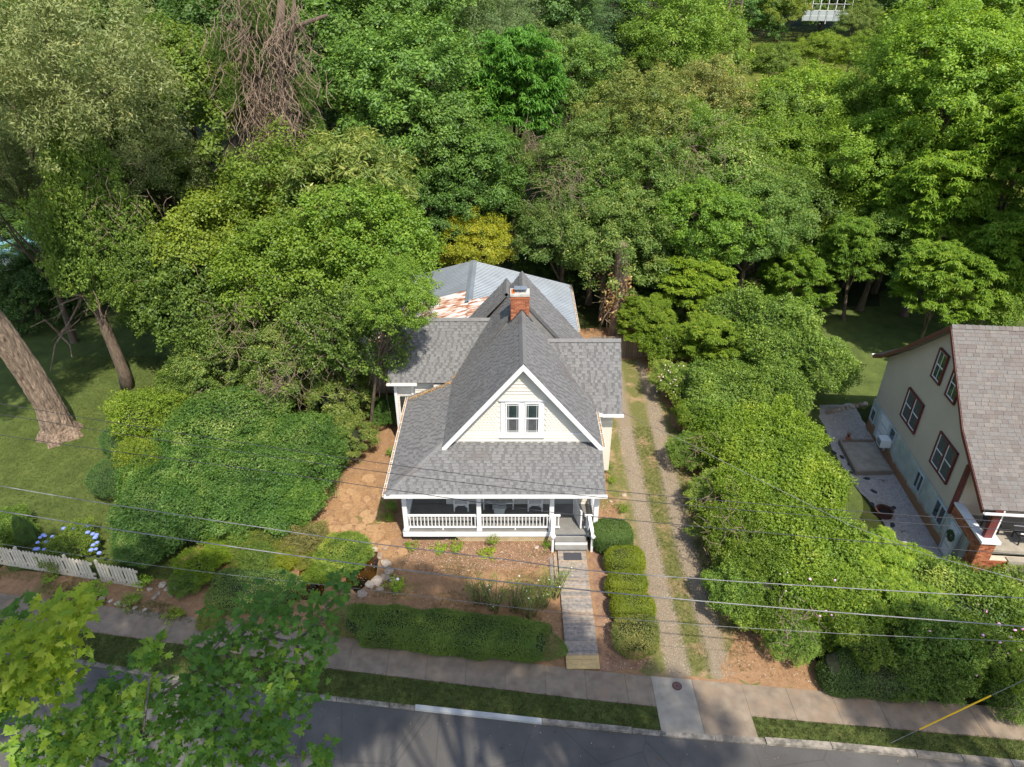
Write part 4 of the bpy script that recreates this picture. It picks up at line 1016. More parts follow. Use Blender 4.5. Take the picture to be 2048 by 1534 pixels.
# yard of the neighbour: gravel patio, slab, fire ring
sheet('patio', [(16.95, 24.9), (16.6, 22.9), (17.4, 21.8), (18.6, 20.9), (19.35, 32), (19.6, 34.3), (17.6, 34.2), (17.2, 33.0), (16.7, 30.0), (16.6, 27.3)], 0.020, patio_m, 0.04, 0.3, seed=20)
ps = [(17.27, 30.37), (17.05, 27.83), (18.75, 27.91), (19.0, 30.37)]
t = root('patio_slab', (18, 29.1, 0), 'raised pale concrete slab with a low kerb beside the beige house', 'slab')
quick('slab', concrete, t, lambda b: prism(b, ccw(ps), 0, .16))
quick('slab_kerb', plain('dirty_concrete', (.24, .20, .16), .9), t, lambda b: (b.beam((17.22, 30.42, .14), (17.0, 27.8, .14), .1, .28), b.beam((17.0, 27.8, .14), (18.8, 27.86, .14), .1, .27), b.beam((17.2, 30.45, .14), (19.0, 30.45, .14), .1, .3)))
fx, fy = G(1768, 1024, .15)
t = root('fire_ring', (fx, fy, 0), 'rusty round fire pit ring on the grey gravel patio', 'fire pit')
def ring(b):
    n = 20
    for zz, R in ((.0, .36), (.24, .38)): pass
    ro = [(fx + math.cos(a) * .38, fy + math.sin(a) * .38) for a in [k * 2 * math.pi / n for k in range(n)]]; ri = [(fx + math.cos(a) * .33, fy + math.sin(a) * .33) for a in [k * 2 * math.pi / n for k in range(n)]]
    b.raw([(x, y, .02) for x, y in ro] + [(x, y, .27) for x, y in ro] + [(x, y, .27) for x, y in ri] + [(x, y, .03) for x, y in ri], sum([[(i, (i + 1) % n, n + (i + 1) % n, n + i), (n + i, n + (i + 1) % n, 2 * n + (i + 1) % n, 2 * n + i), (2 * n + i, 2 * n + (i + 1) % n, 3 * n + (i + 1) % n, 3 * n + i)] for i in range(n)], []))
quick('ring', rust_iron, t, ring); quick('ash_bed', shade_ash, t, lambda b: b.tube([(fx, fy, .02), (fx, fy, .08)], .34, 18))
quick('rim', rust_iron, t, lambda b: b.tube([(fx + math.cos(a) * .385, fy + math.sin(a) * .385, .275) for a in [k * 2 * math.pi / 20 for k in range(21)]], .02, 6, cap=False))
SLB = ['northernmost slate piece near the slab corner', 'slate piece just below the slab corner', 'slate piece in the upper middle of the patio', 'angular slate piece in the middle of the patio', 'slate piece left above the fire ring', 'slate piece touching the fire ring on its right', 'slate piece right below the fire ring', 'slate piece lowest on the patio', 'slate sliver at the left patio edge', 'slate sliver beside the concrete slab kerb']
for i, p in enumerate(((1684, 914), (1700, 928), (1734, 957), (1748, 983), (1744, 1009), (1786, 1016), (1785, 1050), (1779, 1069), (1700, 945), (1668, 905))):
    x, y = G(*p, .03); o = link('stepping_stone', stone_mesh(fr_, .2, .12, .03, 5), None, Matrix.LocRotScale(Vector((x, y, .022)), Matrix.Rotation(fr_.uniform(0, 6), 3, 'Z').to_euler(), Vector((1, 1, 1))))
    o.data.materials[0] = slate; meta(o, 'dark ' + SLB[i], 'slate', 'slate pieces on the patio')
for i in range(9):
    rock(1655 + i * 9.5, 826 - i * 2.2, .24, ['first', 'second', 'third', 'fourth', 'fifth', 'sixth', 'seventh', 'eighth', 'ninth'][i] + ' boulder from the left in the edging row behind the patio', 'edging boulders behind the patio', cat='boulder')
# potted red plant on the slab
x, y = G(1695, 880, .2)
t = root('potted_plant', (x, y, .16), 'terracotta pot with reddish spiky leaves at the slab corner', 'potted plant')
quick('pot', plain('terracotta', (.32, .13, .07), .8), t, lambda b: b.tube([(x, y, .16), (x, y, .32), (x, y, .36)], [.09, .14, .15], 12))
def spikes(b):
    for i in range(22):
        a = rnd.uniform(0, 6.28); h = rnd.uniform(.25, .6); q = Vector((x, y, .34)); e = q + Vector((math.cos(a) * h * .5, math.sin(a) * h * .5, h)); s = Vector((-math.sin(a), math.cos(a), 0)) * .022
        b.face([q - s, q + s, e], lv=rnd.random())
quick('foliage', pieces_mat('red_foliage', [(0, (.05, .08, .02)), (.5, (.12, .10, .03)), (1, (.35, .06, .08))]), t, spikes)

# ------------------------------------------------------------------ fences
def picket_fence(pa, pb, label, n0):
    a = Vector((*pa, 0)); b_ = Vector((*pb, 0)); L = (b_ - a).length; d = (b_ - a).normalized(); nrm = Vector((d.y, -d.x, 0))
    t = root('picket_fence', a, label, 'fence', 'picket fence sections on the left')
    for z in (.30, .88): quick('rail', picket_o, t, lambda b: b.beam(a + UP * z + nrm * .0, b_ + UP * z + nrm * .0, .05, .09))
    quick('base_board', picket_o, t, lambda b: b.beam(a + UP * .07 + nrm * .03, b_ + UP * .07 + nrm * .03, .03, .14))
    mb = MB(); w = .11
    mb.raw([(-w / 2, -.01, 0), (w / 2, -.01, 0), (w / 2, -.01, .92), (0, -.01, 1.0), (-w / 2, -.01, .92), (-w / 2, .012, 0), (w / 2, .012, 0), (w / 2, .012, .92), (0, .012, 1.0), (-w / 2, .012, .92)],
           [(0, 1, 2, 3, 4), (9, 8, 7, 6, 5)] + [(i, i + 5, (i + 1) % 5 + 5, (i + 1) % 5) for i in range(5)])
    me = mb.mesh('picket', picket_o); u = .08; k = 0
    while u < L:
        p = a + d * u + nrm * .035 + UP * .08; link('picket', me, t, Matrix(((d.x, -nrm.x, 0, p.x), (d.y, -nrm.y, 0, p.y), (0, 0, 1, p.z), (0, 0, 0, 1)))); u += .145 if k % 4 != 3 else .19; k += 1
    for u in np.arange(0.02, L + .1, 2.3): quick('fence_post', picket_o, t, lambda b: b.box(a + d * min(u, L) - nrm * .05 + UP * .55, (.09, .09, 1.1), ax=(d, nrm, UP)))
picket_fence(G(-140, 1104, 0), G(196, 1159, 0), 'weathered cream picket fence section under the blue hydrangea, leftmost', 1)
picket_fence(G(204, 1161, 0), G(286, 1175, 0), 'short cream picket fence section ending by the rubble stones', 2)
def board_fence(x0, x1, y, label):
    t = root('board_fence', (x0, y, 0), label, 'fence'); x = x0
    quick('rail', board_o, t, lambda b: (b.box(((x0 + x1) / 2, y + .03, .4), (x1 - x0, .05, .09)), b.box(((x0 + x1) / 2, y + .03, 1.2), (x1 - x0, .05, .09))))
    while x < x1:
        boxobj('board', board_o, t, (x + .07, y - .01, .75 + rnd.uniform(-.02, .02)), (.125, .022, 1.5)); x += .148
board_fence(4.9, 8.9, 39.9, 'weathered brown board fence across the end of the driveway')

# fenced garden deck on the hill
p = AtY(1604, 42, 104); hz = ground_h(p.x, 104)
dx = p.x; t = root('garden_enclosure', (dx, 104, hz), 'grey panelled fence enclosure on the hilltop lawn', 'fence')
hzz = p.z
for k in range(7):
    q = Vector((dx + k * .95, 104 - k * .18, hzz)); boxobj('fence_post', white2, t, q + UP * 1.35, (.07, .07, 2.7 if k != 3 else 3.3))
    if k < 6:
        boxobj('panel', pieces_mat('grey_panel', [(0, (.30, .34, .34)), (1, (.38, .42, .42))], attr=False), t, q + Vector((.475, -.09, .62)), (.86, .04, 1.15))
        boxobj('rail', white2, t, q + Vector((.475, -.09, 1.25)), (.95, .05, .06)); boxobj('rail', white2, t, q + Vector((.475, -.09, .62)), (.9, .055, .04)); boxobj('rail', white2, t, q + Vector((.475, -.09, 2.0)), (.95, .04, .04))
boxobj('wooden_panel', newplank, t, (dx + .5, 103.95, hzz + 1.65), (1.0, .05, .6))
# pool glimpsed on the far left
x, y = G(30, 500, .6)
t = root('swimming_pool', (x, y, 0), 'round above-ground pool with turquoise water behind the left trees', 'pool')
quick('pool_wall', white2, t, lambda b: b.tube([(x, y, 0), (x, y, 1.1)], 3.6, 28)); quick('water', plain('turquoise_water', (.16, .34, .34), .1), t, lambda b: b.tube([(x, y, 1.08), (x, y, 1.13)], 3.4, 28))

# ------------------------------------------------------------------ cables along the street
def street_plane(px, py, off=0.0):
    r_ = ray(px, py); m = (13.6 - 18.4) / 38.0      # plane y = 16 + off + m x
    t_ = (16.0 + off) / (r_[1] - m * r_[0]); return Vector((r_[0] * t_, r_[1] * t_, HC + r_[2] * t_))
def cable(pts, rad, mat, label, off=0.0, wob=0.0):
    P3 = [street_plane(px, py, off) for px, py in pts]
    d0 = P3[0] - P3[1]; d1 = P3[-1] - P3[-2]; P3 = [P3[0] + d0.normalized() * 12 + UP * .5] + P3 + [P3[-1] + d1.normalized() * 12 + UP * .3]
    out = []
    for i in range(len(P3) - 1):                       # smooth sag
        p0 = P3[max(i - 1, 0)]; p1 = P3[i]; p2 = P3[i + 1]; p3 = P3[min(i + 2, len(P3) - 1)]
        for k in range(6):
            s = k / 6; out.append(0.5 * ((2 * p1) + (p2 - p0) * s + (2 * p0 - 5 * p1 + 4 * p2 - p3) * s * s + (3 * p1 - p0 - 3 * p2 + p3) * s ** 3))
    out.append(P3[-1])
    if wob: out = [q + UP * rnd.uniform(-wob, wob) for q in out]
    mb = MB(); mb.tube(out, rad, 6); o = mb.build('power_cable', mat, smooth=True); meta(o, label, 'cable', 'cables strung along the street'); return o
cable([(0, 1022), (700, 1126), (1270, 1190), (2048, 1253)], .018, cable_m, 'thickest grey street cable, lowest of the bright ones, crossing above the front hedge')
cable([(0, 972), (600, 1066), (1000, 1118), (1280, 1149), (2048, 1196)], .014, cable_m, 'grey cable just above the thickest one, crossing the plank walk', wob=.012)
cable([(0, 870), (550, 945), (1024, 1014), (1280, 1042), (2048, 1110)], .010, cable_d, 'thin black cable crossing the porch opening of the cottage')
cable([(0, 828), (740, 941), (1280, 1002), (2048, 1062)], .009, cable_d, 'thin black cable crossing the porch gutter, middle of three')
cable([(0, 807), (740, 923), (1280, 987), (2048, 1046)], .009, cable_d, 'thin black cable crossing the front porch roof, highest of three')
cable([(300, 1130), (740, 1180), (1150, 1228), (1526, 1258), (2048, 1283)], .007, cable_m, 'thin pale cable below the thickest one, passing over the rose bushes')
mb = MB(); q = [Vector((5.0, 27.6, 3.9))] + [AtY(1360, 878, 25.3), AtY(1480, 940, 23.2), AtY(1700, 1050, 20.2), AtY(1850, 1108, 18.4), AtY(2060, 1165, 16.3)]
mb.tube(q, .010, 6); meta(mb.build('service_cable', cable_m, smooth=True), 'thin service cable running from the cottage right wing over the thicket', 'cable')
ga_ = Vector((12.3, 13.8, 0)); gdir = Vector((.74, -.1, 1))
t = root('guy_wire', ga_, 'slanted guy wire with a yellow plastic guard beside the sidewalk', 'guy wire')
quick('wire', cable_m, t, lambda b: b.tube([ga_, ga_ + gdir * 9], .009, 6)); quick('guard', yellow, t, lambda b: b.tube([ga_ + gdir * .92, ga_ + gdir * 2.9], .024, 10))

# ------------------------------------------------------------------ foliage
def nrmz(a): return a / np.maximum(np.linalg.norm(a, axis=1, keepdims=True), 1e-6)
def leaves_mesh(name, P, N, D, L, Wd, lv, mat, fold=0.25, frond=False, droop=0.0):
    n = len(P); N = nrmz(N); D = nrmz(D - N * np.sum(D * N, 1)[:, None]); B = np.cross(N, D)
    L = L[:, None]; Wd = Wd[:, None]
    if not frond:
        base = P - D * L / 2; tip = P + D * L / 2 - N * L * droop
        l = P + B * Wd / 2 - N * Wd * fold; r = P - B * Wd / 2 - N * Wd * fold
        V = np.stack([base, l, tip, r], 1).reshape(-1, 3)
        i = np.arange(n)[:, None] * 4
        F = np.concatenate([i + [0, 2, 1], i + [0, 3, 2]], 1).reshape(-1, 3); k = 2
    else:
        dn = np.array([[0, 0, 1.0]])
        q0 = P; q1 = P + D * L * .4 - dn * L * .04; q2 = P + D * L * .75 - dn * L * .20; tip = P + D * L - dn * L * .42
        V = np.stack([q0, q1 + B * Wd / 2 - dn * Wd * .2, q1 - B * Wd / 2 - dn * Wd * .2, q2 + B * Wd * .42 - dn * Wd * .2, q2 - B * Wd * .42 - dn * Wd * .2, tip], 1).reshape(-1, 3)
        i = np.arange(n)[:, None] * 6
        F = np.concatenate([i + [0, 2, 1], i + [1, 2, 4], i + [1, 4, 3], i + [3, 4, 5]], 1).reshape(-1, 3); k = 4
    me = bpy.data.meshes.new(name); me.vertices.add(len(V)); me.vertices.foreach_set('co', V.astype(np.float32).ravel())
    me.loops.add(len(F) * 3); me.loops.foreach_set('vertex_index', F.astype(np.int32).ravel())
    me.polygons.add(len(F)); me.polygons.foreach_set('loop_start', np.arange(0, len(F) * 3, 3, dtype=np.int32))
    try: me.polygons.foreach_set('loop_total', np.full(len(F), 3, dtype=np.int32))
    except Exception: pass
    at = me.attributes.new('lv', 'FLOAT', 'FACE'); at.data.foreach_set('value', np.repeat(np.clip(lv, 0, 1), k).astype(np.float32))
    me.materials.append(mat); me.update(); me.validate(); return me
def udir(R, n): return nrmz(R.normal(size=(n, 3)))
def lobed(d, R, amp, freq=3.0, k=5):
    s = np.zeros(len(d))
    for _ in range(k):
        v = udir(R, 1)[0]; s += np.cos(freq * R.uniform(.7, 1.5) * (d @ v) + R.uniform(0, 6))
    return 1 + amp * s / math.sqrt(k)
def crown(name, seed, mat, R=5.0, hz=0.9, ncl=150, per=190, cr=1.0, LL=.26, LW=.11, amp=.16, zmin=-.6, flat=.6, frond=False, tilt=.45, up=.75, droop=0.05, cone=0.0, gap=0.0, inner=.3, hue=.3):
    Q = np.random.RandomState(seed); d = udir(Q, ncl * 3); d = d[d[:, 2] > zmin][:ncl]; ncl = len(d)
    rad = R * lobed(d, Q, amp) * np.where(Q.rand(ncl) < 1 - inner, Q.uniform(.80, 1.02, ncl), Q.uniform(.35, .8, ncl))
    C = d * rad[:, None]; C[:, 2] *= hz
    if cone:
        h = (C[:, 2] / (R * hz) + 1) / 2; C[:, :2] *= (1.25 - cone * h)[:, None]
    cs = cr * Q.uniform(.55, 1.25, ncl); cnt = (per * (cs / cr) ** 1.6 * Q.uniform(.7, 1.3, ncl)).astype(int)
    idx = np.repeat(np.arange(ncl), cnt); n = len(idx)
    o = udir(Q, n); rr = Q.rand(n) ** .42
    off = o * rr[:, None]; off[:, 2] = np.where(off[:, 2] < -.2, off[:, 2] * .5, off[:, 2])
    off *= np.array([1, 1, flat]); off += Q.normal(size=(n, 3)) * .10
    P = C[idx] + off * cs[idx][:, None]; P[:, 2] -= .35 * cs[idx] * (off[:, 0] ** 2 + off[:, 1] ** 2) * .6
    N = o * .45 + d[idx] * .35 + np.array([0, 0, up]) + Q.normal(size=(n, 3)) * tilt
    D = np.cross(N, udir(Q, n)) + (o + d[idx]) * .5 * np.array([1, 1, .2])
    lv = .42 + hue * (Q.rand(ncl)[idx] - .5) + .42 * (Q.rand(n) - .5) + .10 * (Q.rand(n) > .96) * 3 + .12 * o[:, 2]
    if frond:
        m = 6; P = np.repeat(P, m, 0); a = np.tile(np.arange(m) * 2 * math.pi / m, n) + np.repeat(Q.rand(n) * 6.28, m)
        D = np.stack([np.cos(a), np.sin(a), Q.uniform(-.15, .35, n * m)], 1); N = np.tile([0, 0, 1.0], (n * m, 1)) + Q.normal(size=(n * m, 3)) * .25; lv = np.repeat(lv, m) + Q.uniform(-.12, .12, n * m); n = n * m
    L = LL * Q.uniform(.65, 1.3, n); Wd = LW * Q.uniform(.7, 1.25, n)
    return leaves_mesh(name, P, N, D, L, Wd, lv, mat, frond=frond, droop=droop), C
def surf(name, seed, mat, R=1.6, hz=.85, n=26000, LL=.085, LW=.042, zmin=-.35, amp=.16, mid=.07, depth=.07, tilt=.75, up=.45, hue=.3, tier=0.0, fine=.3):
    """leafy skin of a bushy mound: many small leaves over a many-lobed surface"""
    Q = np.random.RandomState(seed); d = udir(Q, int(n * 1.7)); d = d[d[:, 2] > zmin][:n]; n = len(d)
    def field(dd, f, k, sd):
        q = np.random.RandomState(sd); s_ = np.zeros(len(dd))
        for _ in range(k): v = udir(q, 1)[0]; s_ += np.cos(f * q.uniform(.7, 1.4) * (dd @ v) + q.uniform(0, 6))
        return s_ / math.sqrt(k)
    def rr_(dd):
        a = field(dd, 3.2, 5, seed + 1); b_ = field(dd, 9, 9, seed + 2); c = field(dd, 21, 14, seed + 3); e = field(dd, 46, 20, seed + 4)
        r = 1 + amp * a + mid * b_ + mid * .7 * c + mid * fine * e
        if tier: r = r + tier * np.abs(np.sin((dd[:, 2] * 1.0) * 9 + 1.5 * a + b_))
        return r, a, b_, c
    r0, a, b_, c = rr_(d); eps = .04
    t1 = nrmz(np.cross(d, [0.2, 0.1, 1.0])); t2 = np.cross(d, t1)
    g1 = (rr_(nrmz(d + t1 * eps))[0] - r0) / eps; g2 = (rr_(nrmz(d + t2 * eps))[0] - r0) / eps
    nm = nrmz(d * r0[:, None] - t1 * g1[:, None] - t2 * g2[:, None])
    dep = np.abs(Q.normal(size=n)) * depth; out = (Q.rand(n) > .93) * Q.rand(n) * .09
    P = d * (R * (r0 - dep + out))[:, None]; P[:, 2] *= hz
    N = nm * .8 + np.array([0, 0, up]) + Q.normal(size=(n, 3)) * tilt; D = np.cross(N, udir(Q, n)) + nm * .4
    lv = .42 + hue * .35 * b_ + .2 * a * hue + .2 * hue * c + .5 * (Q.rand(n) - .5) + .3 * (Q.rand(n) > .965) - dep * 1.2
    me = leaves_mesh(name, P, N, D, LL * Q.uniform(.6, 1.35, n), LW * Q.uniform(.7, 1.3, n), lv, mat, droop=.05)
    sel = Q.choice(n, 40); return me, P[sel]
PROTO = {}
def proto(key, *a, **k): PROTO[key] = (*crown('crown', *a, **k), k.get('R', 5.0))
def sproto(key, *a, **k): PROTO[key] = (*surf('foliage', *a, **k), k.get('R', 1.6))
proto('broad1', 101, leaf_g, R=5, ncl=430, per=95, cr=.66, LL=.23, LW=.12, flat=.8, inner=.42)
proto('broad2', 102, leaf_g, R=5, ncl=360, per=115, cr=.75, LL=.24, LW=.12, amp=.24, flat=.8, inner=.42)
proto('bright1', 103, leaf_y, R=5, ncl=420, per=95, cr=.66, LL=.23, LW=.12, amp=.22, flat=.8, inner=.42)
proto('bright2', 104, leaf_y, R=5, ncl=300, per=140, cr=.82, LL=.20, LW=.10, amp=.26, flat=.75, inner=.42)
proto('frond1', 105, leaf_y, R=5, ncl=300, per=40, cr=.8, LL=.36, LW=.10, frond=True, flat=.5, amp=.22, inner=.42)
proto('frond2', 106, leaf_y, R=5, ncl=260, per=46, cr=.9, LL=.35, LW=.10, frond=True, flat=.45, amp=.26, inner=.42)
proto('olive1', 107, leaf_o, R=5, ncl=430, per=95, cr=.6, LL=.24, LW=.085, amp=.2, tilt=.6, flat=.8, inner=.4)
proto('olive2', 108, leaf_o, R=5, ncl=360, per=110, cr=.7, LL=.24, LW=.09, amp=.24, tilt=.6, flat=.8, inner=.4)
proto('fine', 109, leaf_s, R=5, ncl=520, per=105, cr=.62, LL=.19, LW=.05, amp=.2, tilt=.8, up=.5, inner=.45, flat=.9)
proto('dark1', 110, leaf_d, R=4, ncl=200, per=150, cr=.75, LL=.22, LW=.10, cone=.85, hz=1.6, zmin=-.95)
proto('pine', 111, leaf_d, R=4, ncl=90, per=300, cr=1.1, LL=.30, LW=.03, flat=.22, cone=.8, hz=1.7, zmin=-.8, tilt=.7, inner=.5)
proto('vinetree', 120, leaf_y, R=4, ncl=460, per=95, cr=.55, LL=.16, LW=.11, hz=.95, zmin=-.6, inner=.35, amp=.2, tilt=.6, flat=.95)
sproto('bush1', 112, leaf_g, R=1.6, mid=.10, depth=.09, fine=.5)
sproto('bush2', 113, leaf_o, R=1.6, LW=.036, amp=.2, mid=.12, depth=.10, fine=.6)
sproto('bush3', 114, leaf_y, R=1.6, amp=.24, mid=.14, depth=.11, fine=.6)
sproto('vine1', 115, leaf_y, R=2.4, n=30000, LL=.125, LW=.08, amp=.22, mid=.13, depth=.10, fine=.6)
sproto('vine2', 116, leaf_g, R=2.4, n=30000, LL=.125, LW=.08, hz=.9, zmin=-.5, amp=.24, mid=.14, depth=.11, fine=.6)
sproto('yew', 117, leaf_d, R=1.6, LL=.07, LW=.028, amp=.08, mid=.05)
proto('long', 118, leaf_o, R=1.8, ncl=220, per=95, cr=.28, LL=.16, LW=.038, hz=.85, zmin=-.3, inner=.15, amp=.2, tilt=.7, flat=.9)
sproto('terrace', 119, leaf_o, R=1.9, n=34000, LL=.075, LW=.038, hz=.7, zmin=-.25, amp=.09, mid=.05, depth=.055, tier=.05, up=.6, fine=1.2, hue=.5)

proto('plantlet', 121, leaf_y, R=.5, ncl=34, per=12, cr=.16, LL=.13, LW=.05, hz=.8, zmin=-.1, inner=.5, amp=.25, tilt=.5, up=.4, droop=.2, flat=.8)
def limbs(mb, base, top, C, r0, rr, nl=9, bend=.3, mi=0):
    base = Vector(base); top = Vector(top); H = top - base; pts = []; n = 7
    ox, oy = rr.uniform(-bend, bend), rr.uniform(-bend, bend)
    for i in range(n + 1):
        s = i / n; pts.append(base + H * s + Vector((ox * math.sin(s * 3.1), oy * math.sin(s * 2.4), 0)))
    mb.tube([base - UP * .3] + pts, [r0 * 1.55, r0 * 1.3] + [r0 * (1 - .8 * i / n) for i in range(1, n + 1)], 9, rough=.07, rr=rr)
    if C is None: return pts
    pk = [C[i] for i in rr.sample(range(len(C)), min(nl, len(C)))]
    for c in pk:
        c = Vector(c); s = min(.95, max(.3, rr.uniform(.35, .9))); k = int(s * n); a = pts[k]
        mid = a.lerp(c, .5) + Vector((rr.uniform(-.3, .3), rr.uniform(-.3, .3), rr.uniform(.0, .5)))
        mb.tube([a, a.lerp(mid, .5), mid, c.lerp(mid, .3), c], [r0 * .42 * (1 - s * .4), r0 * .33, r0 * .22, r0 * .13, r0 * .05], 6)
    return pts
CORE = {}
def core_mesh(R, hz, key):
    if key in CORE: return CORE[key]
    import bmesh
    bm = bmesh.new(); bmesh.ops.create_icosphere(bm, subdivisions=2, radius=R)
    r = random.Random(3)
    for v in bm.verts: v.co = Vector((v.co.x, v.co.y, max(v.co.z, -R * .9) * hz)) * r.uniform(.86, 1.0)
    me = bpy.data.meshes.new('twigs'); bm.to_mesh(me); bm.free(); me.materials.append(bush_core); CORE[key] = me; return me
tree_r = random.Random(77)
def plant(kind, name, cat, label, c, R, tint=(1, 1, 1), base=None, group=None, zs=1.0, trunk=0.0, xs=1.0, ys=1.0, rz=None, core=0.0, lean=None, nl=9, bmat=None):
    """c = crown centre, R = crown radius; the root stands at the foot of the stem"""
    me, C, R0 = PROTO[kind]; s = R / R0; c = Vector(c); rz = tree_r.uniform(0, 6.28) if rz is None else rz
    bx, by = (base if base else (c.x, c.y)); gz = ground_h(bx, by)
    t = root(name, (bx, by, gz), label, cat, group)
    M = Matrix.LocRotScale(c, Matrix.Rotation(rz, 3, 'Z').to_euler(), Vector((s * xs, s * ys, s * zs)))
    o = link('crown' if cat == 'tree' else 'foliage', me, t, M)
    v = tree_r.uniform(.88, 1.12); o.color = (tint[0] * v, tint[1] * v, tint[2] * v, 1)
    if trunk:
        mb = MB(); CC = [M @ Vector(q) for q in C]; CC = [q for q in CC if q.z < c.z + R * zs * .5]
        limbs(mb, (bx, by, gz), c + UP * R * zs * .45, CC, trunk, tree_r, nl + 4)
        mb.build('trunk', bmat or bark, t, smooth=True)
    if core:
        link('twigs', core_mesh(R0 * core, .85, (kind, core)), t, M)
    return t
def tree(label, px, py, Y, R, kind, tint=(1, 1, 1), zs=1.0, base=None, trunk=.22, group=None, **k):
    c = AtY(px, py, Y)
    return plant(kind, 'tree', 'tree', label, c, R, tint, base, group, zs, trunk, **k)
def shrub(label, px, py, z, R, kind, tint=(1, 1, 1), zs=1.0, name='shrub', cat='shrub', group=None, core=.66, **k):
    x, y = G(px, py, z); z = max(z, 0.0)
    return plant(kind, name, cat, label, (x, y, z), R, tint, None, group, zs, 0.0, core=core, **k)

FG = 'trees of the wood behind the cottage'
# far row on the hill
FAR = ['shaded crown in the very top left corner'] + [o_ + ' crown along the top edge, counted from the left corner' for o_ in ('second', 'third', 'fourth', 'fifth', 'sixth', 'seventh', 'eighth', 'ninth', 'tenth')] + ['dark crown at the top edge left of the hilltop enclosure', 'dark crown at the top edge right of the hilltop enclosure', 'crown at the top edge above the walnut trees', 'crown in the very top right corner', 'dark crown directly behind the hilltop enclosure', 'pine at the top edge above the bare trunks', 'pine at the top edge above the bright tree', 'bright crown behind the upper right walnut', 'dark crown behind the forked dead tree', 'dark crown behind the silvery corner tree', 'dark crown behind the left dead trunk']
for i, (px, py, Y, R, k, tint, zs) in enumerate([
    (-40, 10, 80, 8, 'broad2', (.8, .9, .9), 1), (90, -20, 88, 8, 'broad1', (.8, .95, 1), 1), (250, -10, 84, 8, 'broad2', (.75, .9, .9), 1), (400, -20, 88, 8, 'broad1', (.75, .9, .9), 1),
    (560, -10, 82, 8, 'broad2', (.8, .95, .9), 1), (700, -10, 84, 8, 'broad1', (.8, 1, 1), 1), (840, 0, 80, 7, 'broad2', (.85, 1.05, 1.05), 1), (960, -10, 88, 7, 'fine', (.85, 1, 1.1), 1),
    (1080, 20, 92, 7, 'broad1', (.8, 1, 1.1), 1), (1540, -30, 118, 8, 'broad1', (.9, 1, 1), 1), (1760, -30, 118, 8, 'broad2', (.8, .95, .9), 1), (1880, -20, 104, 9, 'broad1', (.8, .9, .85), 1),
    (2030, -30, 96, 9, 'broad2', (.95, 1.1, .9), 1), (1660, -50, 124, 8, 'broad2', (.6, .7, .7), 1), (1420, -40, 112, 8, 'pine', (.8, .9, .9), 1.2), (1300, -40, 110, 8, 'pine', (.9, 1, 1), 1.2), (1980, 90, 74, 8, 'bright1', (.9, 1, .9), 1), (660, 70, 70, 6, 'broad1', (.8, .9, .8), 1), (120, 90, 66, 7, 'broad1', (.7, .85, .75), 1), (440, 90, 66, 6, 'broad2', (.65, .8, .7), 1)]):
    c = AtY(px, py, Y); plant(k, 'tree', 'tree', FAR[i], c, R, tint, None, 'distant trees along the top', zs, .28, nl=5)
T = tree
T('dark blue-green pine with layered boughs, left of the two pines at top centre', 1145, 45, 92, 5.0, 'pine', (1.5, 1.7, 1.5))
T('dark layered pine right of its twin, above the dense spruce', 1225, 15, 94, 5.0, 'pine', (1.4, 1.6, 1.5))
T('dense dark green conifer just left of the bright tree at the top', 1240, 85, 76, 3.9, 'dark1', (1.0, 1.2, 1.2), .8)
T('tall bright green tree at top centre right beside the dark conifer', 1360, 70, 72, 5.6, 'bright2', (.85, .95, .9))
T('rounded deep green tree left of the grey hilltop enclosure', 1510, 30, 100, 4.6, 'broad1', (1.0, 1.3, 1.3))
T('pale yellow-green small tree beside the left end of the hilltop enclosure', 1570, 8, 98, 3.2, 'bright1', (1.1, 1, 1))
T('small pale round tree at the lower edge of the hilltop lawn', 1440, 90, 80, 3.0, 'broad2', (1.5, 1.5, 1.2), core=0)
T('loose thin tree in front of the right end of the hilltop enclosure', 1715, 40, 92, 2.6, 'olive2', (1.2, 1.3, 1), .9)
for i, (px, Y) in enumerate(((1428, 88), (1440, 90), (1452, 89), (1465, 91), (1476, 90))):
    p = AtY(px, 50, Y); t = root('pine_trunk', (p.x, Y, ground_h(p.x, Y)), 'bare slender pine trunk in the dark gap at the top of the wood', 'tree trunk', 'bare pine trunks in the gap')
    quick('stem', bark, t, lambda b: (b.tube([(p.x, Y, ground_h(p.x, Y) - .3), (p.x + .1, Y, p.z + 7)], [.22, .14], 7), [b.tube([(p.x, Y, p.z + q), (p.x + tree_r.uniform(-1.6, 1.6), Y - 1, p.z + q + .3)], [.05, .02], 4) for q in (-1.5, -.5, .4, 1.3, 2.2)]))
# middle rows
T('large silvery fine-leaved tree filling the upper left corner', 110, 150, 38, 6.0, 'fine', (1.1, 1.1, 1.0), trunk=.22, base=(-26, 44))
T('second silvery fine-leaved crown below and right of the corner tree', 240, 300, 42, 4.2, 'fine', (.95, 1, .9), base=(-22, 50))
T('silvery tree at the left edge above the swimming pool', 30, 350, 42, 4.0, 'fine', (.8, .9, .75))
T('fresh green broadleaf tree between the silvery tree and the dead vines', 370, 190, 48, 5.2, 'bright1', (.78, .82, .9))
T('green tree crown under the fresh green one, left of the dead vine tree', 330, 360, 46, 3.6, 'broad2', (1.1, 1.1, 1))
T('dark green crown behind the dead vines on their right', 650, 180, 58, 5.0, 'broad1', (.6, .75, .6))
T('mid green crown touching the right side of the vine-hung dead tree', 700, 60, 60, 5.5, 'broad2', (.9, 1.1, .8))
T('large dense green crown in the middle of the upper left wood', 800, 190, 52, 5.4, 'broad1', (1.05, 1.3, 1.05))
T('dense green crown lower right of the large one, above the vine mass', 870, 290, 50, 4.4, 'broad2', (1.05, 1.25, 1))
T('tall green crown at the top left of centre', 830, 60, 64, 5.5, 'broad1', (1, 1.2, 1))
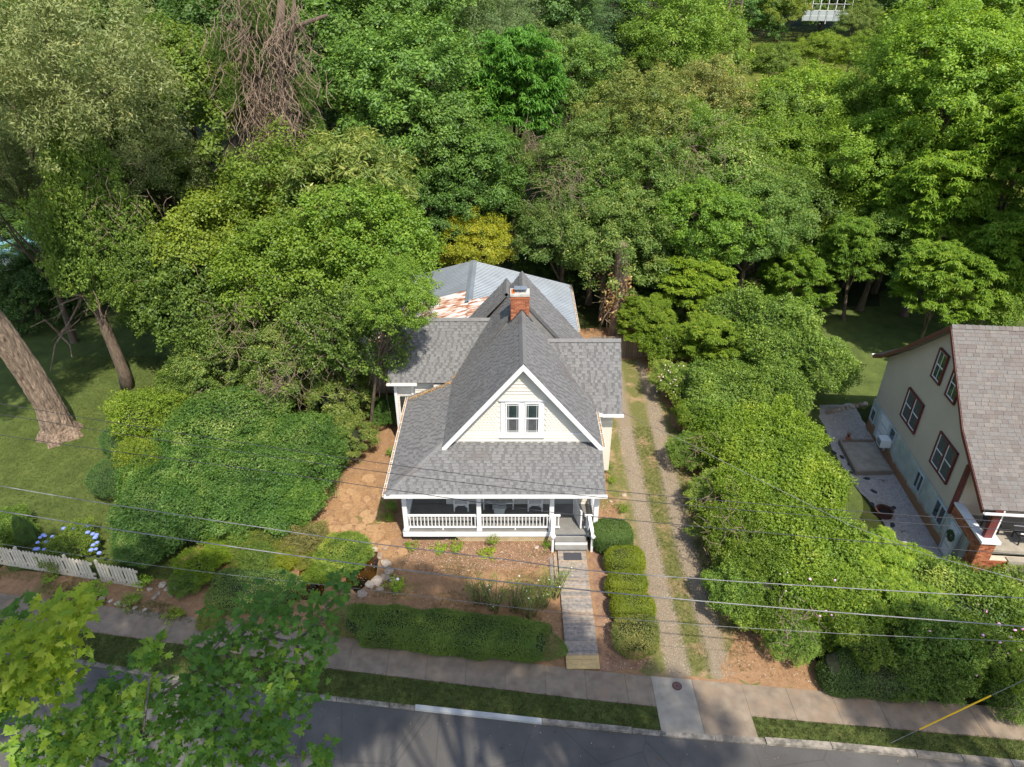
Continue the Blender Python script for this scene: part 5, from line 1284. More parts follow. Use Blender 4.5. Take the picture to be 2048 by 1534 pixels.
T('grey-green crown at the top centre behind the feathery tree', 960, 70, 66, 5.0, 'fine', (.85, 1.05, .95))
T('feathery blue-green tree standing tall at top centre', 1030, 190, 56, 4.2, 'frond1', (.5, .85, .85), 1.25)
T('olive tree with pale tips behind the feathery tree', 1110, 150, 64, 4.0, 'olive1', (.95, 1.1, .95))
T('green tree between the feathery tree and the large chestnut', 1140, 160, 60, 3.6, 'broad1', (1.15, 1.3, 1.05))
T('large chestnut crown with creamy tips behind the cottage, the broadest in the wood', 1275, 250, 54, 4.9, 'olive1', (1.15, 1.12, .9), .85)
T('lower crown of the chestnut group nearest the metal roof', 1150, 320, 50, 3.4, 'olive2', (.95, 1.15, .85))
T('chestnut crown directly behind the shaded gap right of the roof', 1300, 385, 48, 3.9, 'olive1', (.9, 1.12, .8))
T('chestnut crown at the right end of the chestnut group', 1450, 340, 50, 4.2, 'olive2', (.95, 1.15, .8))
T('olive crown under the right end of the chestnut group', 1500, 460, 46, 3.8, 'olive1', (.85, 1.1, .75))
T('bare-twigged olive tree right of the broadest chestnut', 1410, 210, 60, 4.0, 'olive2', (1.3, 1.1, 1.1))
T('leaning green crown left of the shaded gap behind the roof', 950, 350, 49, 3.6, 'broad2', (.85, 1.1, .8))
T('dark green crown low behind the yellow-green tree', 960, 420, 50, 3.2, 'broad1', (.7, .9, .7))
T('small dark crown between the vine mass and yellow-green tree', 870, 400, 48, 3.2, 'broad1', (.75, 1, .8))
T('yellow-green round tree directly behind the metal roof', 955, 486, 46.5, 2.8, 'bright2', (1.75, 1.3, .8), .85)
T('green crown touching the right corner of the metal roof', 1120, 450, 46.5, 3.4, 'olive2', (.85, 1.05, .85))
T('green crown over the ivy-wrapped trunk right of the metal roof', 1215, 480, 45.5, 3.8, 'olive2', (.95, 1.1, .85))
T('shaded crown right of the ivy-wrapped trunk', 1330, 510, 46, 3.4, 'broad2', (.85, 1.0, .8))
T('bright feathery tree in the upper right wood, left one', 1600, 235, 60, 4.6, 'bright1', (.95, 1.05, .8))
T('bright crown right of the upper right feathery tree', 1740, 215, 58, 4.4, 'bright2', (.85, .95, .8))
T('bright green crown below the hilltop lawn', 1650, 340, 54, 4.4, 'bright2', (.8, .95, .65))
T('bright crown with yellowish tips in the middle right wood', 1760, 310, 51, 3.8, 'bright1', (.9, 1.03, .75))
T('tall bright leafy crown filling the upper right corner', 1930, 150, 51, 4.8, 'bright1', (.92, 1.05, .75), 1.0)
T('walnut crown at the right edge of the photo, upper one', 2050, 300, 46, 4.0, 'frond1', (.85, 1.0, .7))
T('walnut crown hanging above the shaded back lawn', 1880, 400, 46, 3.7, 'frond1', (.85, .98, .7))
T('bright rounded crown between the upper right trees', 1850, 120, 56, 4.2, 'bright2', (.85, 1.0, .7))
T('leafy crown at the right edge under the corner tree', 2020, 200, 50, 3.8, 'bright2', (.88, 1.02, .7))
T('walnut crown at the right edge above the beige roof', 2010, 520, 42, 3.6, 'frond1', (.85, 1.0, .7))
T('drooping walnut crown just behind the beige house ridge', 1880, 560, 40, 2.6, 'frond1', (.85, .98, .7), trunk=.12)
T('green crown between chestnut group and back lawn', 1560, 420, 50, 3.8, 'broad2', (1.0, 1.1, .8))
T('small crown low above the back lawn, right of the thin trunk', 1760, 470, 47, 3.0, 'bright1', (.65, .8, .65))
T('green crown filling the gap left of the back lawn trees', 1540, 330, 54, 4.2, 'bright2', (.8, .9, .8))
T('bright crown in the deep middle of the right wood', 1690, 430, 53, 4.2, 'bright1', (1.1, 1.15, .8))
T('bright crown between the walnut trees, upper right', 1830, 260, 56, 5.0, 'bright2', (1.1, 1.15, .8))
T('walnut crown in front of the dark gap, right wood', 1800, 400, 50, 3.6, 'frond1', (.85, 1.0, .7))
T('fresh green crown between the two upper chestnut crowns', 1370, 290, 55, 3.4, 'bright2', (.7, .9, .7))
T('fresh green crown left of the broadest chestnut, lower side', 1190, 400, 48, 3.0, 'broad2', (1.05, 1.2, .9))
T('bright crown in front of the chestnut group on the right', 1400, 440, 45, 3.2, 'bright1', (.72, .9, .7))
T('rounded fresh crown right of the chestnut group', 1560, 250, 58, 3.6, 'broad1', (1.2, 1.3, .9))
T('bright low crown behind the beige house ridge, left part', 1960, 600, 41, 2.6, 'bright1', (.8, .9, .7), trunk=.14)
T('low bright crown beneath the walnut trees at the right edge', 2040, 450, 46, 4.0, 'bright2', (.75, .88, .7))
T('slender tree with a feathery low crown standing on the back lawn, left one', 1585, 560, 45.5, 2.3, 'frond1', (.7, .85, .6), base=(19.4, 45.3), trunk=.13, zs=1.2)
T('slender tree on the back lawn with a straight visible trunk, right one', 1700, 500, 45.5, 2.2, 'frond1', (.65, .8, .6), base=(23.4, 45.3), trunk=.13, zs=1.2)
# left masses
T('vine-smothered tree crown left of the cottage, topmost of the bright mass', 590, 420, 42, 5.0, 'bright2', (.75, .8, .75))
T('pale-tasselled crown at the top of the bright vine mass', 700, 380, 41, 4.0, 'long', (1.15, 1.2, .95))
T('bright vine-covered crown hanging over the rusty roof', 745, 490, 36.5, 3.7, 'vinetree', (.78, .92, .8))
T('bright vine-covered tree in the centre of the left mass', 600, 560, 36, 4.0, 'vinetree', (.85, .92, .8))
T('leafy branches reaching over the left wing roof of the cottage', 788, 598, 29.8, 1.9, 'vinetree', (.8, .92, .85), trunk=.10, base=(-7.6, 31.0), nl=14)
T('yellow-green crown left of the vine mass centre', 450, 500, 40, 4.2, 'vinetree', (1.0, .95, .9))
T('olive twiggy crown beneath the bright vine mass', 590, 690, 33.5, 3.0, 'olive2', (1.0, 1.1, .9), trunk=.14)
T('small crown beside the left wing corner of the cottage', 700, 670, 32.5, 2.5, 'vine2', (1.05, 1.1, .9), trunk=.12)
T('mid green crown behind the leaning second trunk', 380, 600, 37, 3.2, 'vine2', (1.0, 1.05, .85), trunk=0.1)
T('olive green crown right of the second trunk near the lawn', 430, 700, 34.5, 2.6, 'olive2', (1.0, 1.15, .85), trunk=.12)
T('dark bushy tree at the left edge behind the lawn', 60, 580, 46, 3.4, 'broad1', (.6, .75, .6))
T('dark bushy tree left of the second trunk behind the lawn', 170, 470, 50, 4.0, 'broad1', (.6, .75, .6), trunk=.14)
T('dark crown in the gap right of the second trunk', 320, 480, 46, 3.4, 'broad1', (.6, .75, .6))
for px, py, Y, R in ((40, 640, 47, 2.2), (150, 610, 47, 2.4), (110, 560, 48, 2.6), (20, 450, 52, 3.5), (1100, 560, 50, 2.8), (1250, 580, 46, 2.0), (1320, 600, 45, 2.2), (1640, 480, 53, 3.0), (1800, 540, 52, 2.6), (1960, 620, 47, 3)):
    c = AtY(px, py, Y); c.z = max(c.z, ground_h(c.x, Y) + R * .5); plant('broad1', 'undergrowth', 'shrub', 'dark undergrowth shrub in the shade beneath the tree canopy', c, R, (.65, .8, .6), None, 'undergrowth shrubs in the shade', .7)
# trees beside and behind the viewpoint; their shadows fall on the street
for (x, y, z, R, k, tr) in ((-30, 33, 16, 5, 'broad1', None), (33, 38, 14, 5, 'frond2', None)):
    plant(k, 'tree', 'tree', 'tree standing outside the picture whose shade reaches the lawns', (x, y, z), R, (.8, .9, .8), None, 'shade trees outside the picture', 1, .3)
SH = [(-12, -0.8, 30, 5.0), (-5.6, -.2, 31, 3.6), (1.6, -2.6, 31, 3.6), (5.2, -1.2, 31, 3.4), (9.2, -2.2, 30, 3.3), (13.0, -4.2, 30, 2.6), (-19, 0.5, 29, 5.0), (22.4, -2.4, 30, 2.6)]
for x, y, z, R in SH:
    plant('broad2', 'tree', 'tree', 'tall street tree behind the viewpoint shading the road', (x, y, z), R, (.8, .9, .8), (x, y - 3), 'tall street trees behind the viewpoint', .8, .3)

# the great leaning trunk on the left lawn
bx, by = -24.2, 31.25
t = root('leaning_tree', (bx, by, 0), 'massive furrowed brown trunk leaning out of the frame on the left lawn', 'tree')
mb = MB(); pts = [(bx, by, -.2), (bx, by, .15), (bx, by, .6), (bx + .05, by - .1, 2), (bx, by - .5, 4.2), (bx - .1, by - 1.3, 7.4), (bx - .4, by - 2.4, 11), (bx - .9, by - 3.6, 14.5), (bx - 1.2, by - 4, 17.5)]
n_ = 44; q_ = random.Random(2); P_ = [Vector(p) for p in pts]; R_ = [1.12, .95, .72, .62, .60, .57, .5, .4, .25]; rg = [q_.uniform(-.07, .07) + .05 * (k % 3 == 0) for k in range(n_)]; base = 0; rings = []
for i in range(len(P_) - 1):
    for s_ in range(10):
        u = s_ / 10; c = P_[i].lerp(P_[i + 1], u); r_ = R_[i] * (1 - u) + R_[i + 1] * u; fl = max(0, 1 - c.z / 1.2)
        rings.append([c + Vector((math.cos(k * 2 * math.pi / n_), math.sin(k * 2 * math.pi / n_), 0)) * r_ * (1 + rg[k] + .16 * fl * math.cos(5 * k * 2 * math.pi / n_ + 1) + q_.gauss(0, .02) + (.12 * math.exp(-((c.z - 3.6) ** 2) / .05 - ((k - 12) / 3) ** 2) if True else 0)) for k in range(n_)])
mb.v = [tuple(p) for r_ in rings for p in r_]
for i in range(len(rings) - 1):
    for k in range(n_): mb.f.append((i * n_ + k, i * n_ + (k + 1) % n_, (i + 1) * n_ + (k + 1) % n_, (i + 1) * n_ + k)); mb.m.append(0); mb.lv.append(.5)
for c in ((-27, 26, 20), (-23, 28, 20), (-25, 30, 19), (-28, 29, 17)): mb.tube([(bx - .6, by - 3, 12.5), Vector((bx - .8, by - 3.4, 14)).lerp(Vector(c), .5), c], [.3, .2, .08], 8)
mb.build('trunk', bark_big, t)
me, C, R0 = PROTO['broad1']; o = link('crown', me, t, Matrix.LocRotScale(Vector((-24.2, 26.2, 20)), Matrix.Rotation(1, 3, 'Z').to_euler(), Vector((1.0, 1.0, .8)))); o.color = (.9, 1, .85, 1)
# second, ivy-clad trunk
t = root('ivy_clad_tree', (-22.9, 36.2, 0), 'slim second trunk draped in ivy at the edge of the left lawn', 'tree')
mb = MB(); q = [G(252, 778, 0)]; P2 = [Vector((-22.9, 36.2, -.2)), AtY(248, 745, 36.1), AtY(225, 690, 36.2), AtY(198, 625, 36.4), AtY(185, 560, 36.8), AtY(170, 440, 37.2)]
mb.tube(P2, [.42, .34, .29, .26, .24, .2], 10, rough=.08); mb.build('trunk', bark, t, smooth=True)
def twig_tangle(mb, c, R, n, r, ln=1.2, hang=.6, thick=.022, seg=4):
    for i in range(n):
        p = Vector(c) + Vector([r.gauss(0, 1) for _ in range(3)]) * R * .5; d = Vector((r.uniform(-1, 1), r.uniform(-1, 1), r.uniform(-1, .4))).normalized(); pts = [p]
        for k in range(seg): d = (d + Vector([r.uniform(-.5, .5) for _ in range(3)]) - UP * hang * .35).normalized(); p = p + d * ln / seg; pts.append(p)
        mb.tube(pts, [thick * (1 - .7 * k / seg) for k in range(seg + 1)], 4, cap=False)
r5 = random.Random(9); mb = MB()
for a, b_, c in (((170, 590), (130, 605), (100, 620)), ((165, 595), (135, 650), (118, 668)), ((135, 650), (110, 690), (100, 745)), ((118, 668), (140, 690), (144, 715)), ((190, 600), (160, 590), (120, 595)), ((120, 668), (90, 640), (60, 655))):
    mb.tube([AtY(*a, 36.4), AtY(*b_, 35.6), AtY(*c, 35.0)], [.07, .045, .015], 6, rough=.1)
twig_tangle(mb, AtY(170, 600, 36), 1.2, 40, r5, 1.5); mb.build('dead_branches', deadwood, t)
for px, py, Y, R, zs, tn in ((185, 480, 37, 2.2, 1.5, 1.3), (250, 565, 36.6, 1.9, 1.3, 1.15), (170, 350, 37.5, 1.6, 1.6, 1.35)):
    me, C, R0 = PROTO['vine2']; o = link('ivy', me, t, Matrix.LocRotScale(AtY(px, py, Y), Matrix.Rotation(px, 3, 'Z').to_euler(), Vector((R / R0, R / R0, R / R0 * zs)))); o.color = (tn, tn * 1.03, tn * .75, 1)

# dead trees hung with dry vines
def dead_tree(label, base_px, top_px, Y, r0, seed, forks=()):
    rr = random.Random(seed); p0 = AtY(*base_px, Y); p1 = AtY(*top_px, Y); g0 = ground_h(p0.x, Y); t = root('dead_tree', (p0.x, Y, g0), label, 'tree', 'dead trees hung with dry vines')
    mb = MB(); pts = [Vector((p0.x, Y, g0 - .3))] + [p0.lerp(p1, s) + Vector((rr.uniform(-.15, .15), 0, 0)) for s in (0, .25, .5, .75, 1)]
    mb.tube(pts, [r0 * 1.3, r0 * 1.1, r0, r0 * .9, r0 * .8, r0 * .6], 12, rough=.1, rr=rr)
    for f in forks: mb.tube([AtY(*q, Y - .3 * i) for i, q in enumerate(f)], [r0 * .5, r0 * .4, r0 * .25][:len(f)], 8, rough=.1, rr=rr)
    mb.build('trunk', bark, t, smooth=True)
    mb = MB()
    for i in range(430):
        s = rr.random(); c = pts[1].lerp(pts[-1], s); spread = 1.5 + 1.2 * (1 - abs(s - .6))
        p = c + Vector((rr.gauss(0, .36) * spread, rr.gauss(0, .35) * spread - .4, rr.uniform(-.5, .5))); d = Vector((rr.uniform(-.5, .5), rr.uniform(-.5, .5), -1)); q = [p]
        for k in range(5): d = (d + Vector((rr.uniform(-.8, .8), rr.uniform(-.8, .8), -.12))).normalized(); p = p + d * rr.uniform(.2, .55); q.append(p)
        mb.tube(q, [rr.uniform(.012, .028)] * 6, 4, cap=False, lv=rr.random())
    mb.build('hanging_vines', deadwood, t, kind='stuff')
    for s_ in (.1, .35, .6, .85):
        me, C, R0 = PROTO['plantlet']; me, C, R0 = PROTO['vine2']; c = pts[1].lerp(pts[-1], s_) + Vector((rr.choice((-1, 1)) * rr.uniform(1.2, 1.8), rr.uniform(-.4, .6), 0))
        o = link('ivy', me, t, Matrix.LocRotScale(c, Matrix.Rotation(s_ * 9, 3, 'Z').to_euler(), Vector((.3, .3, .5)))); o.color = (.9, 1, .75, 1)
dead_tree('dead trunk wrapped in brown hanging vines, left of the forked one', (530, 300), (490, -40), 46, .42, 1)
dead_tree('forked grey dead tree with a branch reaching right through dry vines', (565, 285), (560, 0), 45, .34, 2, forks=[((565, 80), (600, 50), (655, 30)), ((575, 150), (585, 60), (590, -30))])
# leaf-wrapped stump by the metal roof
x, y = G(1237, 640, 0); t = root('ivy_stump', (x, y, 0), 'thick trunk wrapped in dry brown leaves right of the metal roof', 'tree')
p0, p1 = AtY(1235, 630, 43), AtY(1238, 545, 43)
mb = MB(); mb.tube([(p0.x, 43, 0), (p0.x + .1, 43, 3), p1 + UP * 2], [.6, .45, .35], 12, rough=.12); twig_tangle(mb, p0 + UP * .8, 1.2, 60, r5, 1.6); mb.build('trunk', deadwood, t)
Q = np.random.RandomState(5); n = 900; P = np.array([p0.lerp(p1, 0.5)[:]]) + Q.normal(size=(n, 3)) * [.4, .3, .8]
link('dry_foliage', leaves_mesh('dry', P, udir(Q, n), udir(Q, n), np.full(n, .25), np.full(n, .13), Q.rand(n), leaf_b), t)
# bare twigs by the left wing
t = root('bare_branches', (*G(775, 800), 0), 'tangle of bare pale twigs hanging beside the left wing roof', 'branches'); mb = MB()
for i in range(70): 
    a = AtY(760 + r5.uniform(-20, 10), 680 + r5.uniform(-15, 25), 31.5); b_ = AtY(775 + r5.gauss(0, 22), 745 + r5.gauss(0, 30), 31 + r5.uniform(-.6, .3)); m = a.lerp(b_, .5) + Vector((r5.uniform(-.2, .4), 0, r5.uniform(0, .5)))
    mb.tube([a, m, b_], [.02, .014, .006], 4, cap=False)
mb.tube([(*G(775, 800)[:2], 0), AtY(760, 690, 31.6)], [.07, .03], 6); mb.build('twigs', deadwood, t, kind='stuff')
for i, (px, py, Y, R) in enumerate(((500, 640, 33, 2.0), (640, 680, 31.5, 1.6), (560, 760, 31, 1.2), (430, 800, 31, 1.0), (1400, 300, 47, 2.4), (1080, 300, 50, 2), (1450, 1060, 21.4, .9), (1440, 985, 24.0, .9), (215, 420, 37, 2.5), (1130, 370, 45, 2.2), (1400, 900, 27.5, .9), (1590, 1240, 16.6, .7))):
    c = AtY(px, py, Y); t = root('dry_brush', (c.x, Y, 0), ['bare brown twigs in the middle of the left green mass', 'bare brown twigs left of the wing roof', 'bare brown twigs above the terraced shrub', 'bare brown twigs above the yellow-green lawn shrub', 'bare pale twigs in the chestnut group', 'bare pale twigs left of the chestnut group', 'bare twigs poking from the vine bank beside the driveway', 'dry twiggy patch on the vine bank above the right wheel track', 'bare twigs under the silvery corner tree', 'bare twigs at the left foot of the chestnut group', 'dry twigs at the upper end of the vine bank', 'dark bare twigs in the hollow above the clay bank'][i], 'brush', 'patches of bare twigs'); mb = MB(); twig_tangle(mb, c, R, 110 if R > 1 else 32, r5, 1.3 if R > 1 else .7, .3, .016); mb.build('twigs', deadwood, t, kind='stuff')

# shrubs left of the cottage
S = shrub
S('broad terraced dark green shrub, the largest left of the clay path', 470, 850, 1.6, 3.0, 'terrace', (.66, .95, .62), .75)
S('terraced shrub touching the clay path, nearest the porch corner', 610, 900, 1.4, 2.3, 'terrace', (.66, .98, .62), .85)
S('terraced shrub in the middle of the left shrub mass', 500, 965, 1.5, 2.4, 'terrace', (.60, .9, .6), .8)
S('terraced shrub at the lower left above the blue hydrangea', 330, 1030, 1.1, 2.2, 'terrace', (.52, .8, .58), .75)
S('low front lobe of the terraced shrub behind the picket fence end', 300, 1078, .8, 1.4, 'terrace', (.52, .8, .58), .7)
S('rounded green shrub lobe beside the clay path above the pond', 570, 1010, 1.0, 1.6, 'terrace', (.75, 1.1, .6), .8)
S('yellow-green shrub at the lawn edge in front of the second trunk', 290, 840, 1.3, 1.8, 'bush3', (.95, .95, .8))
S('bright yellow-green narrow shrub between two dark rounded ones', 290, 935, 1.2, 1.15, 'bush3', (1.1, 1.0, .8), 1.1)
S('dark blue-green rounded shrub at the lawn edge', 225, 960, .9, 1.05, 'yew', (1.2, 1.5, 1.1))
S('small dark shrub just above the bright narrow one', 245, 880, .9, 1.1, 'yew', (1.2, 1.5, 1.1))
S('long-leaved pale shrub behind the terraced shrub, near the wing', 680, 790, 1.8, 1.9, 'long', (1.1, 1.15, .9))
S('long-leaved shrub right of its pale twin beside the bare ground', 690, 880, 1.2, 1.4, 'long', (1.05, 1.1, .85))
S('olive shrub in the middle between vine mass and terraced shrub', 560, 770, 1.8, 1.8, 'bush2', (1.1, 1.15, .9))
S('green shrub under the vine mass left of the terraced shrub', 380, 770, 1.5, 1.7, 'bush1', (1.3, 1.3, .9))
S('glossy dark green shrub against the left wall of the cottage', 778, 822, .9, .95, 'bush1', (.85, 1.15, .9), 1.1)
S('small shrub under the left porch eave', 790, 905, .3, .45, 'plantlet', (.9, 1.2, .9), core=0)
S('low dark plant in the shade of the porch corner', 780, 1012, .3, .42, 'plantlet', (.8, 1.1, .8), .8, core=0)
S('low yellow-green hosta beside the left porch post', 775, 1035, .15, .38, 'plantlet', (1.1, 1.15, .8), .6, core=0)
S('hosta clump under the left railing', 822, 1092, .1, .33, 'plantlet', (1.0, 1.05, .7), .5, core=0)
S('small green perennial in the mulch below the porch floor', 880, 1098, .1, .36, 'plantlet', (1.1, 1.2, .8), .5, core=0)
S('pale hosta clump in the mulch, largest of the three', 912, 1094, .12, .38, 'plantlet', (1.1, 1.15, .8), .5, core=0)
S('spindly weed growing up against the lattice', 985, 1082, .3, .28, 'plantlet', (1.0, 1.0, .7), 1.4, core=0)
S('grassy weed clump between mulch and roses', 975, 1105, .1, .42, 'plantlet', (1.3, 1.2, .8), .4, core=0)
S('strappy plant at the left foot of the porch steps', 1095, 1090, .25, .25, 'plantlet', (.8, 1.0, .6), 1.4, core=0)
S('pink-brown flowering low shrub above the pond', 610, 1075, .45, 1.0, 'bush2', (1.7, 1.2, 1.5), .6)
S('green low shrub left of the pink-brown flowering one', 530, 1075, .4, .9, 'bush2', (1.2, 1.15, .8), .6)
S('drooping green weeping shrub over the dark pond', 690, 1110, .55, 1.15, 'terrace', (1.1, 1.25, .65), .75)
S('brown-tinged low shrub between pond and yellow-green ball', 570, 1105, .3, .9, 'bush2', (1.6, 1.3, .9), .5)
S('yellow-green mounded shrub left of the flat clipped hedge', 400, 1132, .45, .8, 'bush3', (1.1, 1.1, .45), .8)
S('second yellow-green mound touching the flat clipped hedge', 440, 1110, .35, .6, 'bush3', (1.1, 1.1, .45), .8)
S('white rose bush standing at the edge of the pond stones', 793, 1172, .45, .42, 'plantlet', (1.3, 1.35, .9), 1.3, name='rose_bush', core=0)
S('ornamental grass tuft beside the sidewalk at the left', 350, 1228, .15, .42, 'plantlet', (1.1, 1.0, .5), .6, core=0)
S('sprawling green weeds in front of the picket fence gap', 193, 1178, .25, .45, 'plantlet', (1.2, 1.35, 1.0), .9, core=0)
S('leafy weeds climbing the end of the short picket fence', 288, 1165, .3, .38, 'plantlet', (1.4, 1.5, .9), 1.1, core=0)
S('small weed clump below the long picket fence', 98, 1158, .15, .32, 'plantlet', (1.1, 1.2, .8), .7, core=0)
S('green shrub row behind the picket fence at the left edge', 10, 1058, .6, 1.1, 'bush1', (1.15, 1.25, .8), .7)
S('rounded green bush between the yellow-green mound and the pond', 520, 1120, .45, .85, 'bush1', (1.2, 1.2, .8), .75)
S('rounded low bush right behind the rubble stones', 375, 1165, .35, .62, 'bush1', (1.2, 1.3, .8), .75)
S('low green bush between pond and flat clipped hedge', 645, 1145, .35, .62, 'bush3', (.9, .95, .6), .7)
S('green bush filling the corner between terraced shrub and pond', 455, 1070, .5, 1.0, 'bush1', (1.25, 1.25, .8), .7)
T('pale shrubby tree on the left part of the hilltop lawn', 1545, 125, 82, 2.8, 'broad2', (1.3, 1.3, .9), .8, trunk=.12)
T('yellow-green shrubby tree below the hilltop enclosure', 1640, 100, 84, 2.8, 'bright1', (1.0, 1.0, .8), .8, trunk=.12)
T('pale shrubby tree on the right part of the hilltop lawn', 1720, 110, 84, 3.0, 'bright2', (.95, 1.0, .8), .8, trunk=.12)
S('low leafy plant between the flat hedge and rubble stones', 480, 1105, .25, .7, 'bush2', (1.1, 1.1, .7), .6)
S('brown and green groundcover beside the dark pond', 625, 1120, .2, .6, 'bush2', (1.3, 1.1, .7), .5)
S('grassy tuft row along the pavement under the maple', 420, 1235, .15, .5, 'long', (1.1, 1.0, .6), .5, core=0)
S('dark leafy weeds among the rubble stones', 262, 1200, .2, .45, 'plantlet', (.9, 1.0, .7), .6, core=0)
S('yellow flowering perennial above the flat clipped hedge', 560, 1120, .3, .7, 'bush3', (1.2, 1.0, .4), .6)
x, y = G(62, 1100, .2)
plant('yew', 'cypress', 'shrub', 'dark narrow upright cypress behind the picket fence', (x + .1, y, 1.1), .36, (.9, 1.1, .9), None, None, 3.3)
# hydrangea
x, y = G(140, 1098, .6); t = plant('vine2', 'hydrangea', 'shrub', 'hydrangea bush with round blue flower heads behind the picket fence', (x, y + .3, .5), .95, (1.3, 1.25, .8), None, None, .75, core=.7)
def ball(name, mat, sub=2):
    import bmesh
    bm = bmesh.new(); bmesh.ops.create_icosphere(bm, subdivisions=sub, radius=1.0); r = random.Random(8)
    for v in bm.verts: v.co *= r.uniform(.8, 1.1)
    me = bpy.data.meshes.new(name); bm.to_mesh(me); bm.free(); me.materials.append(mat); return me
hb = ball('flower_head', bluefl)
for px, py in ((75, 1085), (80, 1075), (90, 1072), (92, 1084), (75, 1098), (88, 1099), (70, 1098), (86, 1070), (127, 1057), (148, 1057), (168, 1053), (176, 1052), (175, 1065), (185, 1068), (190, 1075), (194, 1085), (186, 1090), (192, 1098), (182, 1100), (198, 1106), (193, 1070), (104, 1073)):
    z = .95; xx, yy = G(px, py, z); s = tree_r.uniform(.075, .11); link('flower_head', hb, t, Matrix.LocRotScale(Vector((xx, yy, z)), None, Vector((s, s, s * .7))))

# (see below)
# clipped hedges, each a leaf-covered box
def hedge(label, c, size, mat, tint=(1, 1, 1), dens=1500, LL=.055, LW=.028, seed=1, rz=0.0, k=4.5, cat='hedge', amp=.05, name='hedge', sparse=0.0, rough=.03, core_s=.93):
    Q = np.random.RandomState(seed); sx, sy, sz = size; area = 2 * (sx + sy) * sz + sx * sy; n = int(area * dens)
    d = udir(Q, n * 2); d = d[d[:, 2] > -.75][:n]; n = len(d)
    # spread over a rounded box
    q = d * np.array([sx, sy, sz]) / 2; w = Q.rand(n); face = w * area
    P = np.zeros((n, 3)); N = np.zeros((n, 3)); a = Q.uniform(-1, 1, n); b = Q.uniform(-1, 1, n); t1 = sx * sy; t2 = t1 + 2 * sx * sz
    top = face < t1; fb = (face >= t1) & (face < t2); sd_ = face >= t2; sg = np.where(Q.rand(n) < .5, -1, 1)
    P[top] = np.stack([a, b, np.ones(n)], 1)[top]; P[fb] = np.stack([a, sg, b], 1)[fb]; P[sd_] = np.stack([sg, a, b], 1)[sd_]
    pn = (np.abs(P) ** k).sum(1) ** (1 / k); P = P / pn[:, None] * 1.0; N = np.sign(P) * np.abs(P) ** (k - 1) / np.array([sx, sy, sz])
    N = nrmz(N); bumpy = lobed(P * np.array([sx, sy, sz]) * .5, Q, amp, 4.0, 6); P = P * np.array([sx, sy, sz]) / 2 * bumpy[:, None]
    P += N * (Q.normal(size=(n, 1)) * rough - .01) + Q.normal(size=(n, 3)) * rough * .5
    if rough > .05: b2 = lobed(P, Q, .5, 2.6, 8) - 1; b3 = lobed(P, Q, .5, 6, 10) - 1; P += N * (b2 * .30 + b3 * .14)[:, None]
    if sparse:
        m = lobed(P, Q, .5, 5, 5) > sparse; P, N = P[m], N[m]; n = len(P)
    NN = N * .7 + np.array([0, 0, .35]) + Q.normal(size=(n, 3)) * .55
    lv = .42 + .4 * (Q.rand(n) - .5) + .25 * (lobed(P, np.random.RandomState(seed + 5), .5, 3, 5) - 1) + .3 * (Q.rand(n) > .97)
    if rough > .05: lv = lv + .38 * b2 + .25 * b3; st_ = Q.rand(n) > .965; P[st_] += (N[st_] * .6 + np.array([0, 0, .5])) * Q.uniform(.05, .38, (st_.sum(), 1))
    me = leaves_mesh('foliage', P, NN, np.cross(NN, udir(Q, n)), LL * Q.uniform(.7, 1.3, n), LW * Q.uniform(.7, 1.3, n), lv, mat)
    t = root(name, (c[0], c[1], 0), label, cat); M = Matrix.LocRotScale(Vector((c[0], c[1], sz / 2)), Matrix.Rotation(rz, 3, 'Z').to_euler(), None)
    o = link('foliage', me, t, M); o.color = (*tint, 1)
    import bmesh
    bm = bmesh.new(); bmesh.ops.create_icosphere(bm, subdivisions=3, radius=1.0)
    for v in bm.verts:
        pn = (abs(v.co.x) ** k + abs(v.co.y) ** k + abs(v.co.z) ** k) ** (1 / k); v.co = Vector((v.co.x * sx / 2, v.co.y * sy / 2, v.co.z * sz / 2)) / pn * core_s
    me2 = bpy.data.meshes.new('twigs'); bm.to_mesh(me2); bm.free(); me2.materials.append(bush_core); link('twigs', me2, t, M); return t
hedge('long low clipped hedge beside the sidewalk, left of the plank walk', (-2.5, 17.82), (8.7, 1.45, 1.05), leaf_g, (1.05, 1.1, .8), 1900, seed=31, rz=-.13, k=3.6, amp=.07, core_s=.86)
hx = [(1224, 1066, .95, 1.75, 1.45, leaf_g, (.75, .85, .8), 'tallest green clipped bush beside the porch steps'),
      (1250, 1118, .8, 1.65, 1.12, leaf_y, (1.0, .86, .42), 'yellow-topped clipped bush, second from the porch'),
      (1254, 1166, .8, 1.6, 1.02, leaf_y, (.98, .84, .42), 'yellow-topped clipped bush, third from the porch'),
      (1267, 1212, .8, 1.6, 1.02, leaf_y, (.96, .82, .4), 'yellow-topped clipped bush, fourth from the porch')]
for i, (px, py, z, sx, sy, m, tn, lb) in enumerate(hx):
    x, y = G(px, py - 8, z); hedge(lb, (x, y - .05), (sx, sy, z + .25), m, tn, 2300, seed=40 + i, k=2.9, cat='bush', name='clipped_bush')
x, y = G(1272, 1262, .75); hedge('thin brownish clipped bush at the sidewalk end of the bush row', (x, y), (1.7, 1.3, .95), leaf_o, (1.1, .95, .85), 1200, seed=47, core_s=.74, cat='bush', name='clipped_bush', sparse=.5, amp=.1)
x, y = G(508, 1172, .6); hedge('broad flat-topped clipped hedge above the pavement, left of the pond', (x, y), (3.3, 1.9, .75), leaf_o, (.8, 1.0, .75), 1500, seed=48, rz=-.1, amp=.09)
x, y = G(1735, 1345, .7); hedge('dark clipped hedge at the pavement edge below the thicket', (x, y), (3.0, 1.4, 1.1), leaf_o, (.55, .7, .5), 1300, seed=49, rz=-.12, amp=.12)

